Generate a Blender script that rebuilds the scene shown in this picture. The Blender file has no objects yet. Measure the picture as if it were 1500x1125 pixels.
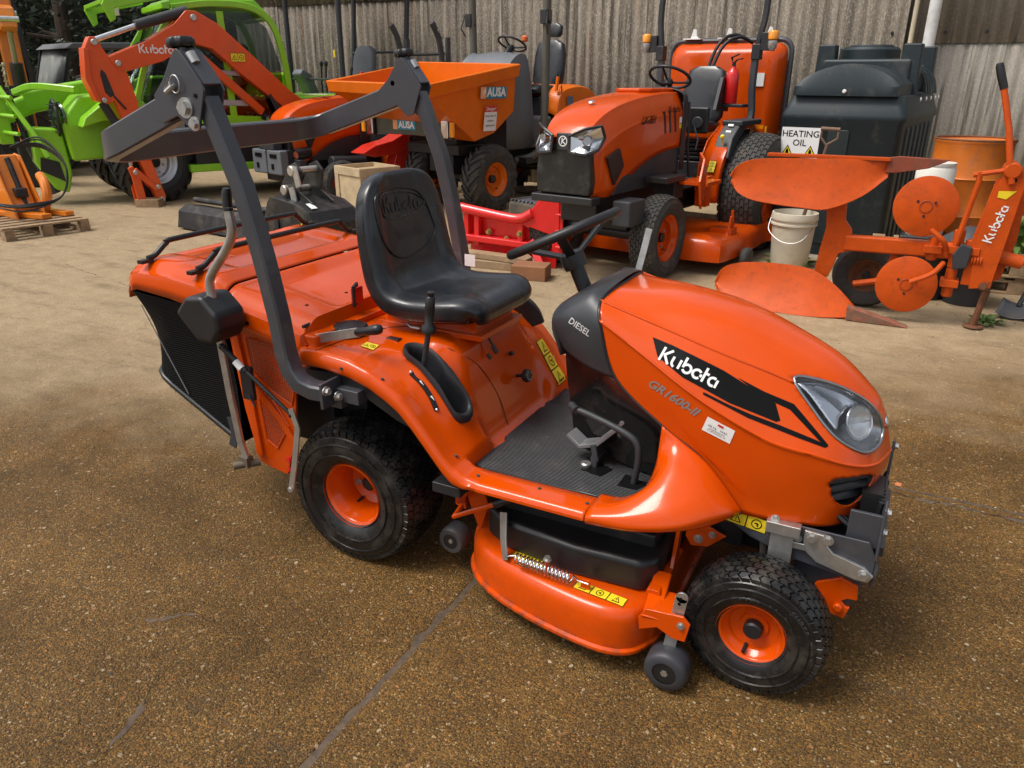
import bpy, bmesh, math, random
from math import sin, cos, pi, radians
from mathutils import Vector as V, Matrix, noise
from mathutils.bvhtree import BVHTree
random.seed(7)
S = bpy.context.scene
# ---------------- camera, sky, sun, exposure ----------------
CAMLOC = V((1.543, -2.2015, 1.5985)); YAW = radians(117.32); PIT = radians(21.99); ROL = radians(-.257); FPX = 1115.0
fw = V((cos(YAW)*cos(PIT), sin(YAW)*cos(PIT), -sin(PIT))); rt = V((sin(YAW), -cos(YAW), 0)); dn = fw.cross(rt)
rt2 = cos(ROL)*rt + sin(ROL)*dn; dn2 = -sin(ROL)*rt + cos(ROL)*dn
cd = bpy.data.cameras.new('camera'); cam = bpy.data.objects.new('camera', cd); S.collection.objects.link(cam); S.camera = cam
cam.matrix_world = Matrix(((rt2.x, -dn2.x, -fw.x, CAMLOC.x), (rt2.y, -dn2.y, -fw.y, CAMLOC.y), (rt2.z, -dn2.z, -fw.z, CAMLOC.z), (0, 0, 0, 1)))
cd.sensor_width = 36; cd.lens = 36*FPX/1500; cd.clip_end = 400; cd.clip_start = .05
W = bpy.data.worlds.new('World'); S.world = W; W.use_nodes = True
SUN_EL = radians(60); SUN_AZ = radians(222)      # azimuth of the sun, measured from +X towards +Y
n = W.node_tree.nodes; L = W.node_tree.links; n.clear()
sky = n.new('ShaderNodeTexSky'); sky.sky_type = 'NISHITA'; sky.sun_disc = False; sky.sun_elevation = SUN_EL
sky.sun_rotation = pi/2 - SUN_AZ; sky.dust_density = 4; sky.air_density = 1.0; sky.ozone_density = 1
hs = n.new('ShaderNodeHueSaturation'); hs.inputs['Saturation'].default_value = .35
tc = n.new('ShaderNodeTexCoord'); nz = n.new('ShaderNodeTexNoise'); nz.inputs['Scale'].default_value = 2.2; nz.inputs['Detail'].default_value = 6
mr = n.new('ShaderNodeMapRange'); mr.inputs[1].default_value = .35; mr.inputs[2].default_value = .68; mr.inputs[3].default_value = .75; mr.inputs[4].default_value = 1.7
mx = n.new('ShaderNodeVectorMath'); mx.operation = 'SCALE'
bg = n.new('ShaderNodeBackground'); bg.inputs[1].default_value = .122; wo = n.new('ShaderNodeOutputWorld')
L.new(sky.outputs[0], hs.inputs['Color']); L.new(tc.outputs['Generated'], nz.inputs[0]); L.new(nz.outputs[0], mr.inputs[0])
L.new(hs.outputs[0], mx.inputs[0]); L.new(mr.outputs[0], mx.inputs['Scale']); L.new(mx.outputs[0], bg.inputs[0]); L.new(bg.outputs[0], wo.inputs[0])
sl = bpy.data.lights.new('sun', 'SUN'); so = bpy.data.objects.new('sun', sl); S.collection.objects.link(so)
sl.energy = 2.0; sl.angle = radians(24); sl.color = (1, .95, .88)
so.rotation_euler = V((cos(SUN_AZ)*cos(SUN_EL), sin(SUN_AZ)*cos(SUN_EL), sin(SUN_EL))).to_track_quat('Z', 'Y').to_euler()
S.view_settings.view_transform = 'Standard'; S.view_settings.look = 'None'; S.view_settings.exposure = 0.25; S.view_settings.gamma = 1; S.view_settings.use_curve_mapping = False
# ---------------- helpers ----------------
def frame_z(d):
    d = V(d).normalized(); q = d.to_track_quat('Z', 'Y'); return q.to_matrix()
def spl(pts, k=6, closed=False):
    P = [V(p) for p in pts]; m = len(P); out = []
    if m < 3: return P
    rng = m if closed else m-1
    for i in range(rng):
        if closed: a, b, c, d = P[(i-1) % m], P[i], P[(i+1) % m], P[(i+2) % m]
        else:
            b, c = P[i], P[i+1]; a = P[i-1] if i else 2*b-c; d = P[i+2] if i+2 < m else 2*c-b
        for j in range(k):
            t = j/k; out.append(.5*((2*b)+(c-a)*t+(2*a-5*b+4*c-d)*t*t+(3*b-a-3*c+d)*t**3))
    if not closed: out.append(P[-1])
    return out
def lerp1(xs, ys, x):
    if x <= xs[0]: return ys[0]
    for i in range(len(xs)-1):
        if x <= xs[i+1]:
            t = (x-xs[i])/(xs[i+1]-xs[i]); return ys[i]+(ys[i+1]-ys[i])*t
    return ys[-1]
def sst(a, b, x):
    t = min(1, max(0, (x-a)/(b-a))); return t*t*(3-2*t)
class MB:
    def __init__(s): s.v = []; s.f = []; s.mi = []; s.m = 0
    def add(s, vs, fs, M=None):
        b = len(s.v)
        for p in vs: s.v.append(tuple(M @ V(p)) if M else tuple(p))
        for f in fs: s.f.append(tuple(b+i for i in f)); s.mi.append(s.m)
        return s
    def box(s, c, d, R=None, tx=1, ty=1):      # centre, full size; tx/ty taper the top
        x, y, z = d[0]/2, d[1]/2, d[2]/2
        vs = [(-x, -y, -z), (x, -y, -z), (x, y, -z), (-x, y, -z), (-x*tx, -y*ty, z), (x*tx, -y*ty, z), (x*tx, y*ty, z), (-x*tx, y*ty, z)]
        fs = [(3, 2, 1, 0), (4, 5, 6, 7), (0, 1, 5, 4), (1, 2, 6, 5), (2, 3, 7, 6), (3, 0, 4, 7)]
        M = Matrix.Translation(c)
        if R is not None: M = M @ (R.to_4x4() if len(R) == 3 else R)
        return s.add(vs, fs, M)
    def prism(s, pts, ax, a, b):        # polygon in the plane across ax; ax='y': (x,z), 'x': (y,z), 'z': (x,y)
        def mk(p, c): return {'y': (p[0], c, p[1]), 'x': (c, p[0], p[1]), 'z': (p[0], p[1], c)}[ax]
        m = len(pts); vs = [mk(p, a) for p in pts]+[mk(p, b) for p in pts]
        fs = [tuple(range(m))[::-1], tuple(range(m, 2*m))]+[(i, (i+1) % m, m+(i+1) % m, m+i) for i in range(m)]
        return s.add(vs, fs)
    def tube(s, path, r, k=10, closed=False, caps=True, sec=None, up=None):
        P = [V(p) for p in path]; m = len(P)
        if sec is None: sec = [(cos(2*pi*i/k), sin(2*pi*i/k)) for i in range(k)]
        k = len(sec); rs = r if isinstance(r, (list, tuple)) else [r]*m
        N = None; vs = []; pt = None
        for i in range(m):
            if closed: t0 = (P[i]-P[i-1]).normalized(); t1 = (P[(i+1) % m]-P[i]).normalized()
            else: t0 = (P[i]-P[i-1]).normalized() if i else (P[1]-P[0]).normalized(); t1 = (P[i+1]-P[i]).normalized() if i < m-1 else t0
            t = (t0+t1).normalized() if (t0+t1).length > 1e-6 else t0
            if up is not None:
                N = V(up)-t*t.dot(V(up)); N.normalize()
            elif N is None:
                a = V((0, 0, 1)) if abs(t.z) < .9 else V((1, 0, 0)); N = (a-t*t.dot(a)).normalized()
            else:
                q = pt.rotation_difference(t); N = q @ N; N = (N-t*t.dot(N)).normalized()
            pt = t; B = t.cross(N); cm = max(.5, math.sqrt(max(.0, (1+t0.dot(t1))/2)))
            for (a, b) in sec:
                vs.append(P[i]+B*a*rs[i]/(cm if up is not None else 1)+N*b*rs[i])
        fs = []
        for i in range(m if closed else m-1):
            for j in range(k):
                a = i*k+j; b = i*k+(j+1) % k; c = ((i+1) % m)*k+(j+1) % k; d = ((i+1) % m)*k+j; fs.append((a, b, c, d))
        if caps and not closed: fs.append(tuple(range(k))[::-1]); fs.append(tuple(range((m-1)*k, m*k)))
        return s.add(vs, fs)
    def rtube(s, path, w, h, up=(0, 0, 1), caps=True):     # rectangular section: w across, h along up
        e = min(w, h)*.12; a, b = w/2, h/2
        sec = [(a, -b+e), (a, b-e), (a-e, b), (-a+e, b), (-a, b-e), (-a, -b+e), (-a+e, -b), (a-e, -b)]
        return s.tube(path, 1, sec=sec, up=up, caps=caps)
    def lathe(s, prof, c=(0, 0, 0), ax=(0, 0, 1), k=32, caps=True, a0=0, a1=2*pi):   # prof: (r, h) along ax
        R = frame_z(ax); c = V(c); full = abs(a1-a0-2*pi) < 1e-6; kk = k if full else k+1
        vs = []; 
        for (r, h) in prof:
            for j in range(kk):
                t = a0+(a1-a0)*j/k; vs.append(c+R @ V((r*cos(t), r*sin(t), h)))
        fs = []
        for i in range(len(prof)-1):
            for j in range(k):
                a = i*kk+j; b = i*kk+(j+1) % kk; fs.append((a, b, b+kk, a+kk))
        if caps and full:
            if prof[0][0] > 1e-6: fs.append(tuple(range(kk))[::-1])
            if prof[-1][0] > 1e-6: fs.append(tuple(range((len(prof)-1)*kk, len(prof)*kk)))
        return s.add(vs, fs)
    def cyl(s, a, b, r, k=20, ch=0.0):
        a, b = V(a), V(b); h = (b-a).length
        pr = [(r, 0), (r, h)] if not ch else [(r-ch, 0), (r, ch), (r, h-ch), (r-ch, h)]
        return s.lathe(pr, a, b-a, k)
    def bolt(s, p, ax, r=.009, h=.008):
        ax = V(ax).normalized(); p = V(p)
        s.cyl(p, p+ax*h*.25, r*1.45, 14); s.cyl(p+ax*h*.2, p+ax*h, r, 6); return s
    def grid(s, G, flip=False, closed_v=False):
        nu = len(G); nv = len(G[0]); vs = [p for row in G for p in row]; fs = []
        for i in range(nu-1):
            for j in range(nv if closed_v else nv-1):
                a = i*nv+j; b = i*nv+(j+1) % nv; q = (a, b, b+nv, a+nv); fs.append(q[::-1] if flip else q)
        return s.add(vs, fs)
    def sph(s, c, r, k=16):
        rr = r if isinstance(r, (tuple, list)) else (r, r, r); m = k//2; vs = []; fs = []
        for i in range(m+1):
            for j in range(k):
                t = pi*i/m; u = 2*pi*j/k; vs.append((c[0]+rr[0]*sin(t)*cos(u), c[1]+rr[1]*sin(t)*sin(u), c[2]+rr[2]*cos(t)))
        for i in range(m):
            for j in range(k): a = i*k+j; b = i*k+(j+1) % k; fs.append((a, a+k, b+k, b))
        return s.add(vs, fs)
    def xf(s, M):
        s.v = [tuple(M @ V(p)) for p in s.v]; return s
    def merge(s, o, M=None):
        b = len(s.v); s.v += [tuple(M @ V(p)) if M else p for p in o.v]; s.f += [tuple(b+i for i in f) for f in o.f]; s.mi += [m+s.m for m in o.mi]; return s
def link(o, parent=None, loc=None, rot=None):
    S.collection.objects.link(o)
    if parent is not None: o.parent = parent
    if loc is not None: o.location = loc
    if rot is not None: o.rotation_euler = rot
    return o
def mesh(name, mb, mats, ang=32, weld=False):
    me = bpy.data.meshes.new(name); me.from_pydata(mb.v, [], mb.f)
    if not isinstance(mats, (list, tuple)): mats = [mats]
    for m in mats: me.materials.append(m)
    if len(mats) > 1: me.polygons.foreach_set('material_index', mb.mi)
    bm = bmesh.new(); bm.from_mesh(me)
    if weld: bmesh.ops.remove_doubles(bm, verts=bm.verts, dist=1e-4)
    bmesh.ops.recalc_face_normals(bm, faces=bm.faces); bm.to_mesh(me); bm.free()
    me.update()
    if ang:
        me.shade_smooth(); me.set_sharp_from_angle(angle=radians(ang))
    return me
NOSPLIT = ('label', 'mark', 'graphic', 'lettering', 'logo', 'emblem', 'sign', 'tread', 'grille', 'strip', 'crown', 'weed', 'piping', 'lamp_guard', 'trunk', 'grit', 'louvre')
def islands(mb):       # groups of faces whose bounding boxes do not touch
    par = list(range(len(mb.v)))
    def fd(i):
        while par[i] != i: par[i] = par[par[i]]; i = par[i]
        return i
    for f in mb.f:
        a = fd(f[0])
        for j in f[1:]: par[fd(j)] = a
    comp = {}
    for k, f in enumerate(mb.f): comp.setdefault(fd(f[0]), []).append(k)
    gs = []
    for fs in comp.values():
        vs = {i for k in fs for i in mb.f[k]}; lo = [min(mb.v[i][c] for i in vs)-.003 for c in range(3)]; hi = [max(mb.v[i][c] for i in vs)+.003 for c in range(3)]; gs.append([lo, hi, fs])
    if len(gs) > 400: return [mb]
    ch = True
    while ch:
        ch = False
        for i in range(len(gs)):
            for j in range(len(gs)-1, i, -1):
                if all(gs[i][0][c] <= gs[j][1][c] and gs[j][0][c] <= gs[i][1][c] for c in range(3)):
                    gs[i] = [[min(gs[i][0][c], gs[j][0][c]) for c in range(3)], [max(gs[i][1][c], gs[j][1][c]) for c in range(3)], gs[i][2]+gs[j][2]]; del gs[j]; ch = True
    if len(gs) < 2: return [mb]
    out = []
    for g in sorted(gs, key=lambda g: -len(g[2])):
        m = MB(); mp = {}
        for k in g[2]:
            f = []
            for i in mb.f[k]:
                if i not in mp: mp[i] = len(m.v); m.v.append(mb.v[i])
                f.append(mp[i])
            m.f.append(tuple(f)); m.mi.append(mb.mi[k])
        out.append(m)
    return out
def part(name, mb, mats, parent=None, bev=0, ang=32, sub=0, sol=0, weld=False, loc=None, rot=None, seg=2, label=None, solo=-1):
    if parent is not None and mb.f and not any(q in name for q in NOSPLIT):
        r = None
        for m in islands(mb):
            o = part1(name, m, mats, parent, bev, ang, sub, sol, weld, loc, rot, seg, label, solo); r = r or o
        return r
    return part1(name, mb, mats, parent, bev, ang, sub, sol, weld, loc, rot, seg, label, solo)
def part1(name, mb, mats, parent=None, bev=0, ang=32, sub=0, sol=0, weld=False, loc=None, rot=None, seg=2, label=None, solo=-1):
    o = bpy.data.objects.new(name, mesh(name, mb, mats, ang, weld)); link(o, parent, loc, rot)
    if sol: m = o.modifiers.new('solid', 'SOLIDIFY'); m.thickness = sol; m.offset = solo
    if bev: m = o.modifiers.new('bevel', 'BEVEL'); m.width = bev; m.segments = seg; m.limit_method = 'ANGLE'; m.angle_limit = radians(35); m.harden_normals = True
    if sub: m = o.modifiers.new('sub', 'SUBSURF'); m.levels = sub; m.render_levels = sub
    if label: o['label'] = label
    return o
def thing(name, label, cat, loc=(0, 0, 0), rz=0, group=None, rot=None):
    o = bpy.data.objects.new(name, None); link(o, None, loc, rot or (0, 0, rz)); o.empty_display_size = .2
    o['label'] = label; o['category'] = cat
    if group: o['group'] = group
    return o
def tag(o, label, cat, group=None):
    o['label'] = label; o['category'] = cat
    if group: o['group'] = group
    return o
def empty(name, parent, loc=(0, 0, 0), rot=(0, 0, 0)):
    o = bpy.data.objects.new(name, None); return link(o, parent, loc, rot)
def struct(o): o['kind'] = 'structure'; return o
def stuff(o): o['kind'] = 'stuff'; return o
def copytree(o, parent=None):
    c = o.copy(); S.collection.objects.link(c)
    if parent is not None: c.parent = parent
    for ch in list(o.children): copytree(ch, c)
    return c
# ---------------- materials ----------------
def mat(name, col, rough=.5, metal=0, coat=0, var=.12, vs=6, bump=0, bs=60, dirt=0, dcol=(.16, .12, .08), ds=3.5, alpha=1, trans=0, emit=0, spec=.5, rv=.12, dz=None, drops=0, streak=0):
    m = bpy.data.materials.get(name)
    if m: return m
    m = bpy.data.materials.new(name); m.use_nodes = True; nt = m.node_tree; N = nt.nodes; K = nt.links; b = N['Principled BSDF']
    b.inputs['Roughness'].default_value = rough; b.inputs['Metallic'].default_value = metal; b.inputs['Coat Weight'].default_value = coat
    b.inputs['Coat Roughness'].default_value = .05; b.inputs['Transmission Weight'].default_value = trans; b.inputs['Specular IOR Level'].default_value = spec
    b.inputs['Alpha'].default_value = alpha
    t = N.new('ShaderNodeTexCoord'); no = N.new('ShaderNodeTexNoise'); no.inputs['Scale'].default_value = vs; no.inputs['Detail'].default_value = 7; no.inputs['Roughness'].default_value = .62
    K.new(t.outputs['Object'], no.inputs['Vector'])
    r = N.new('ShaderNodeMapRange'); r.inputs[1].default_value = .3; r.inputs[2].default_value = .7; r.inputs[3].default_value = 1-var; r.inputs[4].default_value = 1+var
    K.new(no.outputs[0], r.inputs[0])
    c = N.new('ShaderNodeVectorMath'); c.operation = 'SCALE'; c.inputs[0].default_value = col; K.new(r.outputs[0], c.inputs['Scale'])
    out = c.outputs[0]
    if dirt:
        n2 = N.new('ShaderNodeTexNoise'); n2.inputs['Scale'].default_value = ds; n2.inputs['Detail'].default_value = 9; n2.inputs['Roughness'].default_value = .7
        K.new(t.outputs['Object'], n2.inputs['Vector'])
        src = t.outputs['Object']
        if streak:
            mp = N.new('ShaderNodeMapping'); mp.inputs['Scale'].default_value = (1, 1, streak); K.new(t.outputs['Object'], mp.inputs[0]); K.new(mp.outputs[0], n2.inputs['Vector'])
        r2 = N.new('ShaderNodeMapRange'); r2.inputs[1].default_value = .62-dirt*.35; r2.inputs[2].default_value = .78-dirt*.3; r2.inputs[4].default_value = min(1, .35+dirt); K.new(n2.outputs[0], r2.inputs[0])
        fac = r2.outputs[0]
        if dz:      # (z_low, z_high): dirt thicker low down on the thing
            sx = N.new('ShaderNodeSeparateXYZ'); K.new(t.outputs['Object'], sx.inputs[0])
            r3 = N.new('ShaderNodeMapRange'); r3.inputs[1].default_value = dz[0]; r3.inputs[2].default_value = dz[1]; r3.inputs[3].default_value = 1; r3.inputs[4].default_value = .12; K.new(sx.outputs[2], r3.inputs[0])
            mu = N.new('ShaderNodeMath'); mu.operation = 'MULTIPLY'; K.new(fac, mu.inputs[0]); K.new(r3.outputs[0], mu.inputs[1]); fac = mu.outputs[0]
        mi = N.new('ShaderNodeMix'); mi.data_type = 'RGBA'; mi.inputs[7].default_value = (*dcol, 1); K.new(fac, mi.inputs[0]); K.new(out, mi.inputs[6]); out = mi.outputs[2]
        ra = N.new('ShaderNodeMapRange'); ra.inputs[3].default_value = rough; ra.inputs[4].default_value = min(1, rough+.4); K.new(fac, ra.inputs[0]); K.new(ra.outputs[0], b.inputs['Roughness'])
    elif rv:
        ra = N.new('ShaderNodeMapRange'); ra.inputs[1].default_value = .3; ra.inputs[2].default_value = .7; ra.inputs[3].default_value = max(.02, rough-rv*rough); ra.inputs[4].default_value = min(1, rough+rv)
        K.new(no.outputs[0], ra.inputs[0]); K.new(ra.outputs[0], b.inputs['Roughness'])
    K.new(out, b.inputs['Base Color'])
    if bump or drops:
        bu = N.new('ShaderNodeBump'); bu.inputs['Distance'].default_value = .002
        if drops:
            vo = N.new('ShaderNodeTexVoronoi'); vo.inputs['Scale'].default_value = 130; K.new(t.outputs['Object'], vo.inputs['Vector'])
            q = N.new('ShaderNodeMapRange'); q.inputs[1].default_value = .38; q.inputs[2].default_value = .1; K.new(vo.outputs['Distance'], q.inputs[0])
            n4 = N.new('ShaderNodeTexNoise'); n4.inputs['Scale'].default_value = 14; n4.inputs['Detail'].default_value = 4; K.new(t.outputs['Object'], n4.inputs['Vector'])
            q2 = N.new('ShaderNodeMapRange'); q2.inputs[1].default_value = .5; q2.inputs[2].default_value = .62; K.new(n4.outputs[0], q2.inputs[0])
            mm = N.new('ShaderNodeMath'); mm.operation = 'MULTIPLY'; K.new(q.outputs[0], mm.inputs[0]); K.new(q2.outputs[0], mm.inputs[1])
            K.new(mm.outputs[0], bu.inputs['Height']); bu.inputs['Strength'].default_value = drops
        else:
            n3 = N.new('ShaderNodeTexNoise'); n3.inputs['Scale'].default_value = bs; n3.inputs['Detail'].default_value = 6; K.new(t.outputs['Object'], n3.inputs['Vector'])
            K.new(n3.outputs[0], bu.inputs['Height']); bu.inputs['Strength'].default_value = bump
        K.new(bu.outputs[0], b.inputs['Normal'])
    if emit:
        b.inputs['Emission Color'].default_value = (*col, 1); b.inputs['Emission Strength'].default_value = emit
    return m
ORANGE = mat('mower_orange', (.61, .066, .0006), .15, 0, .25, var=.05, dirt=.10, dcol=(.50, .042, .001), spec=.30, rv=.3)
ORANGE2 = mat('tractor_orange', (.58, .066, .001), .22, 0, .2, var=.06, dirt=.08, dcol=(.45, .10, .02), ds=5, spec=.28)
ORANGE3 = mat('dumper_orange', (.68, .135, .003), .34, 0, .1, var=.07, dirt=.12, dcol=(.48, .16, .03), ds=5, spec=.28)
WORN = mat('worn_orange', (.52, .072, .006), .42, 0, .05, var=.12, vs=10, dirt=.24, dcol=(.22, .05, .015), ds=22, bump=.15, bs=90, spec=.22)
RED = mat('bright_red_paint', (.66, .012, .012), .3, 0, .4, var=.08, dirt=.12, dcol=(.3, .03, .02))
GREEN = mat('lime_green_paint', (.24, .56, .012), .32, 0, .4, var=.06, dirt=.15, dcol=(.2, .3, .06))
GREY = mat('charcoal_paint', (.045, .047, .055), .36, 0, .3, var=.1, dirt=.15, dcol=(.09, .075, .06), ds=6)
DGREY = mat('dark_grey_plastic', (.028, .03, .034), .5, var=.15, bump=.15, bs=300)
MGREY = mat('mid_grey_plastic', (.115, .125, .14), .5, var=.1, bump=.1, bs=200, dirt=.2, dcol=(.14, .12, .1))
BLACK = mat('black_plastic', (.012, .012, .013), .36, var=.2, bump=.12, bs=250)
GLOSSB = mat('gloss_black', (.010, .009, .009), .16, 0, .5, var=.3, dirt=.3, dcol=(.04, .034, .028), ds=10, bump=.15, bs=25)
BMETAL = mat('black_metal', (.016, .016, .018), .42, var=.2, dirt=.25, dcol=(.06, .045, .03), ds=8)
VINYL = mat('black_vinyl', (.010, .011, .014), .27, 0, .25, var=.3, vs=9, bump=.12, bs=260, rv=.3)
RUBBER = mat('tyre_rubber', (.018, .018, .018), .55, var=.25, vs=12, bump=.25, bs=120, dirt=.22, dcol=(.045, .038, .03), ds=9)
WETRUB = mat('wet_tyre_rubber', (.009, .009, .0095), .26, var=.35, vs=14, bump=.2, bs=90, dirt=.40, dcol=(.050, .043, .035), ds=11)
DUSTRUB = mat('dusty_tyre_rubber', (.04, .038, .035), .75, var=.25, vs=12, bump=.3, bs=120, dirt=.4, dcol=(.12, .10, .075), ds=7)
ZINC = mat('zinc_plate', (.52, .52, .50), .36, .85, var=.18, vs=25, dirt=.2, dcol=(.22, .19, .15), ds=14)
STEEL = mat('bright_steel', (.65, .65, .66), .2, 1, var=.1)
CHROME = mat('chrome_reflector', (.85, .86, .88), .07, 1, var=.03)
RUST = mat('rusty_steel', (.16, .065, .03), .8, .3, var=.4, vs=20, bump=.6, bs=60)
WHITE = mat('white_plastic', (.72, .70, .62), .42, var=.05, dirt=.25, dcol=(.38, .33, .24), ds=5)
LABELW = mat('white_label', (.78, .78, .76), .4, var=.03)
YEL = mat('yellow_label', (.80, .60, .02), .38, var=.04, dirt=.1)
INK = mat('black_ink', (.006, .006, .006), .3, spec=.12)
REDINK = mat('red_ink', (.6, .02, .02), .45)
GREYINK = mat('silver_ink', (.33, .30, .28), .3, .4)
BLUE = mat('blue_label', (.015, .24, .36), .35, var=.03)
WOOD = mat('pallet_wood', (.30, .20, .11), .85, var=.3, vs=9, bump=.5, bs=45, dirt=.3, dcol=(.13, .10, .07), ds=5)
PLY = mat('pale_plywood', (.46, .35, .21), .8, var=.2, vs=9, bump=.4, bs=45)
AMBER = mat('amber_lens', (.85, .30, .01), .15, 0, .5)
def glassm(name, col, al, rough=.03):
    m = bpy.data.materials.new(name); m.use_nodes = True; N = m.node_tree.nodes; K = m.node_tree.links; N.clear()
    t = N.new('ShaderNodeBsdfTransparent'); t.inputs[0].default_value = (*col, 1); g = N.new('ShaderNodeBsdfGlossy'); g.inputs['Roughness'].default_value = rough
    f = N.new('ShaderNodeFresnel'); f.inputs[0].default_value = 1.45; mp = N.new('ShaderNodeMath'); mp.operation = 'MULTIPLY_ADD'; mp.inputs[1].default_value = .8; mp.inputs[2].default_value = al
    x = N.new('ShaderNodeMixShader'); o = N.new('ShaderNodeOutputMaterial')
    no = N.new('ShaderNodeTexNoise'); no.inputs['Scale'].default_value = 9; tc_ = N.new('ShaderNodeTexCoord'); K.new(tc_.outputs['Object'], no.inputs[0])
    bu = N.new('ShaderNodeBump'); bu.inputs['Strength'].default_value = .012; K.new(no.outputs[0], bu.inputs['Height']); K.new(bu.outputs[0], g.inputs['Normal'])
    K.new(f.outputs[0], mp.inputs[0]); K.new(mp.outputs[0], x.inputs[0]); K.new(t.outputs[0], x.inputs[1]); K.new(g.outputs[0], x.inputs[2]); K.new(x.outputs[0], o.inputs[0]); return m
LENS = glassm('clear_lens', (.95, .96, .97), .03)
CABGL = glassm('cab_glass', (.42, .47, .46), .04)
# ---------------- lettering ----------------
_tc = {}
def text2d(s, size, shear=0, off=0.012, align='CENTER', space=1):
    key = (s, size, shear, off, align, space)
    if key in _tc: return _tc[key]
    cu = bpy.data.curves.new('lettering', 'FONT'); cu.body = s; cu.size = size; cu.align_x = align; cu.align_y = 'CENTER'; cu.shear = shear; cu.offset = off*size; cu.resolution_u = 3; cu.space_character = space
    o = bpy.data.objects.new('lettering', cu); me = o.to_mesh(); vs = [(v.co.x, v.co.y) for v in me.vertices]; fs = [tuple(p.vertices) for p in me.polygons]
    o.to_mesh_clear(); bpy.data.objects.remove(o); bpy.data.curves.remove(cu); _tc[key] = (vs, fs); return vs, fs
def ribbon(pts, w):
    P = [V((p[0], p[1])) for p in pts]; vs = []; m = len(P)
    for i in range(m):
        t0 = (P[i]-P[i-1]).normalized() if i else (P[1]-P[0]).normalized(); t1 = (P[i+1]-P[i]).normalized() if i < m-1 else t0
        t = (t0+t1).normalized(); nn = V((-t.y, t.x)); c = max(.6, math.sqrt(max(0, (1+t0.dot(t1))/2))); vs += [P[i]+nn*w/2/c, P[i]-nn*w/2/c]
    return [tuple(v) for v in vs], [(2*i, 2*i+1, 2*i+3, 2*i+2) for i in range(m-1)]
def arc(cx, cy, r, a0, a1, k=9): return [(cx+r*cos(radians(a0+(a1-a0)*i/k)), cy+r*sin(radians(a0+(a1-a0)*i/k))) for i in range(k+1)]
def logo2d(h):        # the maker's word mark: broken strokes, total width about 4.1 h
    w = .165; st = []
    st += [[(0, 0), (0, 1)], [(.60, 1), (.18, .52), (.64, 0)]]
    st += [[(.84, .68)]+arc(1.10, .31, .27, 180, 262, 6), [(1.37, .68), (1.37, .04)]]
    st += [[(1.64, 1.02), (1.64, .30)], arc(1.93, .32, .28, 150, -150, 16)]
    st += [arc(2.66, .32, .28, 40, 320, 16)+[], arc(2.66, .32, .28, -20, 20, 4)]
    st += [[(3.14, 1.0), (3.14, .0)], [(3.22, .62), (3.42, .62)]]
    st += [arc(3.80, .32, .27, 60, 300, 14), [(4.07, .56), (4.07, .02)]]
    vs = []; fs = []
    for s_ in st:
        a, b = ribbon(s_, w); o = len(vs); vs += [((x-2.02)*h, (y-.5)*h) for x, y in a]; fs += [tuple(o+i for i in f) for f in b]
    return vs, fs
def rect2d(w, h, x=0, y=0, k=1):
    vs = [(x-w/2+w*i/k, y-h/2+h*j) for j in (0, 1) for i in range(k+1)]; return vs, [(i, i+1, i+k+2, i+k+1) for i in range(k)]
def poly2d(p): return list(p), [tuple(range(len(p)))]
def tri2d(s, x=0, y=0): return [(x-s/2, y-s*.43), (x+s/2, y-s*.43), (x, y+s*.43)], [(0, 1, 2)]
def ring2d(r, w, x=0, y=0): 
    a, f = ribbon(arc(x, y, r, 0, 360, 20), w); return a, f
def flat(mb, shape, o, u, v, lift=0.0):       # put a 2D shape on a plane given by origin o and unit axes u, v
    o, u, v = V(o), V(u).normalized(), V(v).normalized(); nn = u.cross(v).normalized(); u = v.cross(nn)
    return mb.add([o+u*a+v*b+nn*lift for a, b in shape[0]], shape[1])
def wrap(mb, shape, o, u, v, bvh, lift=.0012):     # the same, laid on a curved surface
    o, u, v = V(o), V(u).normalized(), V(v).normalized(); nn = u.cross(v).normalized(); u = v.cross(nn); out = []
    for a, b in shape[0]:
        p = o+u*a+v*b; h = bvh.ray_cast(p+nn*.2, -nn); q = h[0] if h[0] is not None else p
        nl = h[1] if h[0] is not None else nn
        if nl.dot(nn) < 0: nl = -nl
        out.append(q+nl*lift)
    return mb.add(out, shape[1])
def densify(shape, step):      # triangulate and split a 2D shape so that it can follow a curved surface
    bm = bmesh.new(); vs = [bm.verts.new((a, b, 0)) for a, b in shape[0]]
    for f in shape[1]:
        try: bm.faces.new([vs[i] for i in f])
        except ValueError: pass
    bmesh.ops.triangulate(bm, faces=bm.faces)
    for _ in range(6):
        lg = [e for e in bm.edges if e.calc_length() > step]
        if not lg: break
        bmesh.ops.subdivide_edges(bm, edges=lg, cuts=1); bmesh.ops.triangulate(bm, faces=[f for f in bm.faces if len(f.verts) > 3])
    bm.verts.index_update(); r = ([(v.co.x, v.co.y) for v in bm.verts], [tuple(v.index for v in f.verts) for f in bm.faces]); bm.free(); return r
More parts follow.
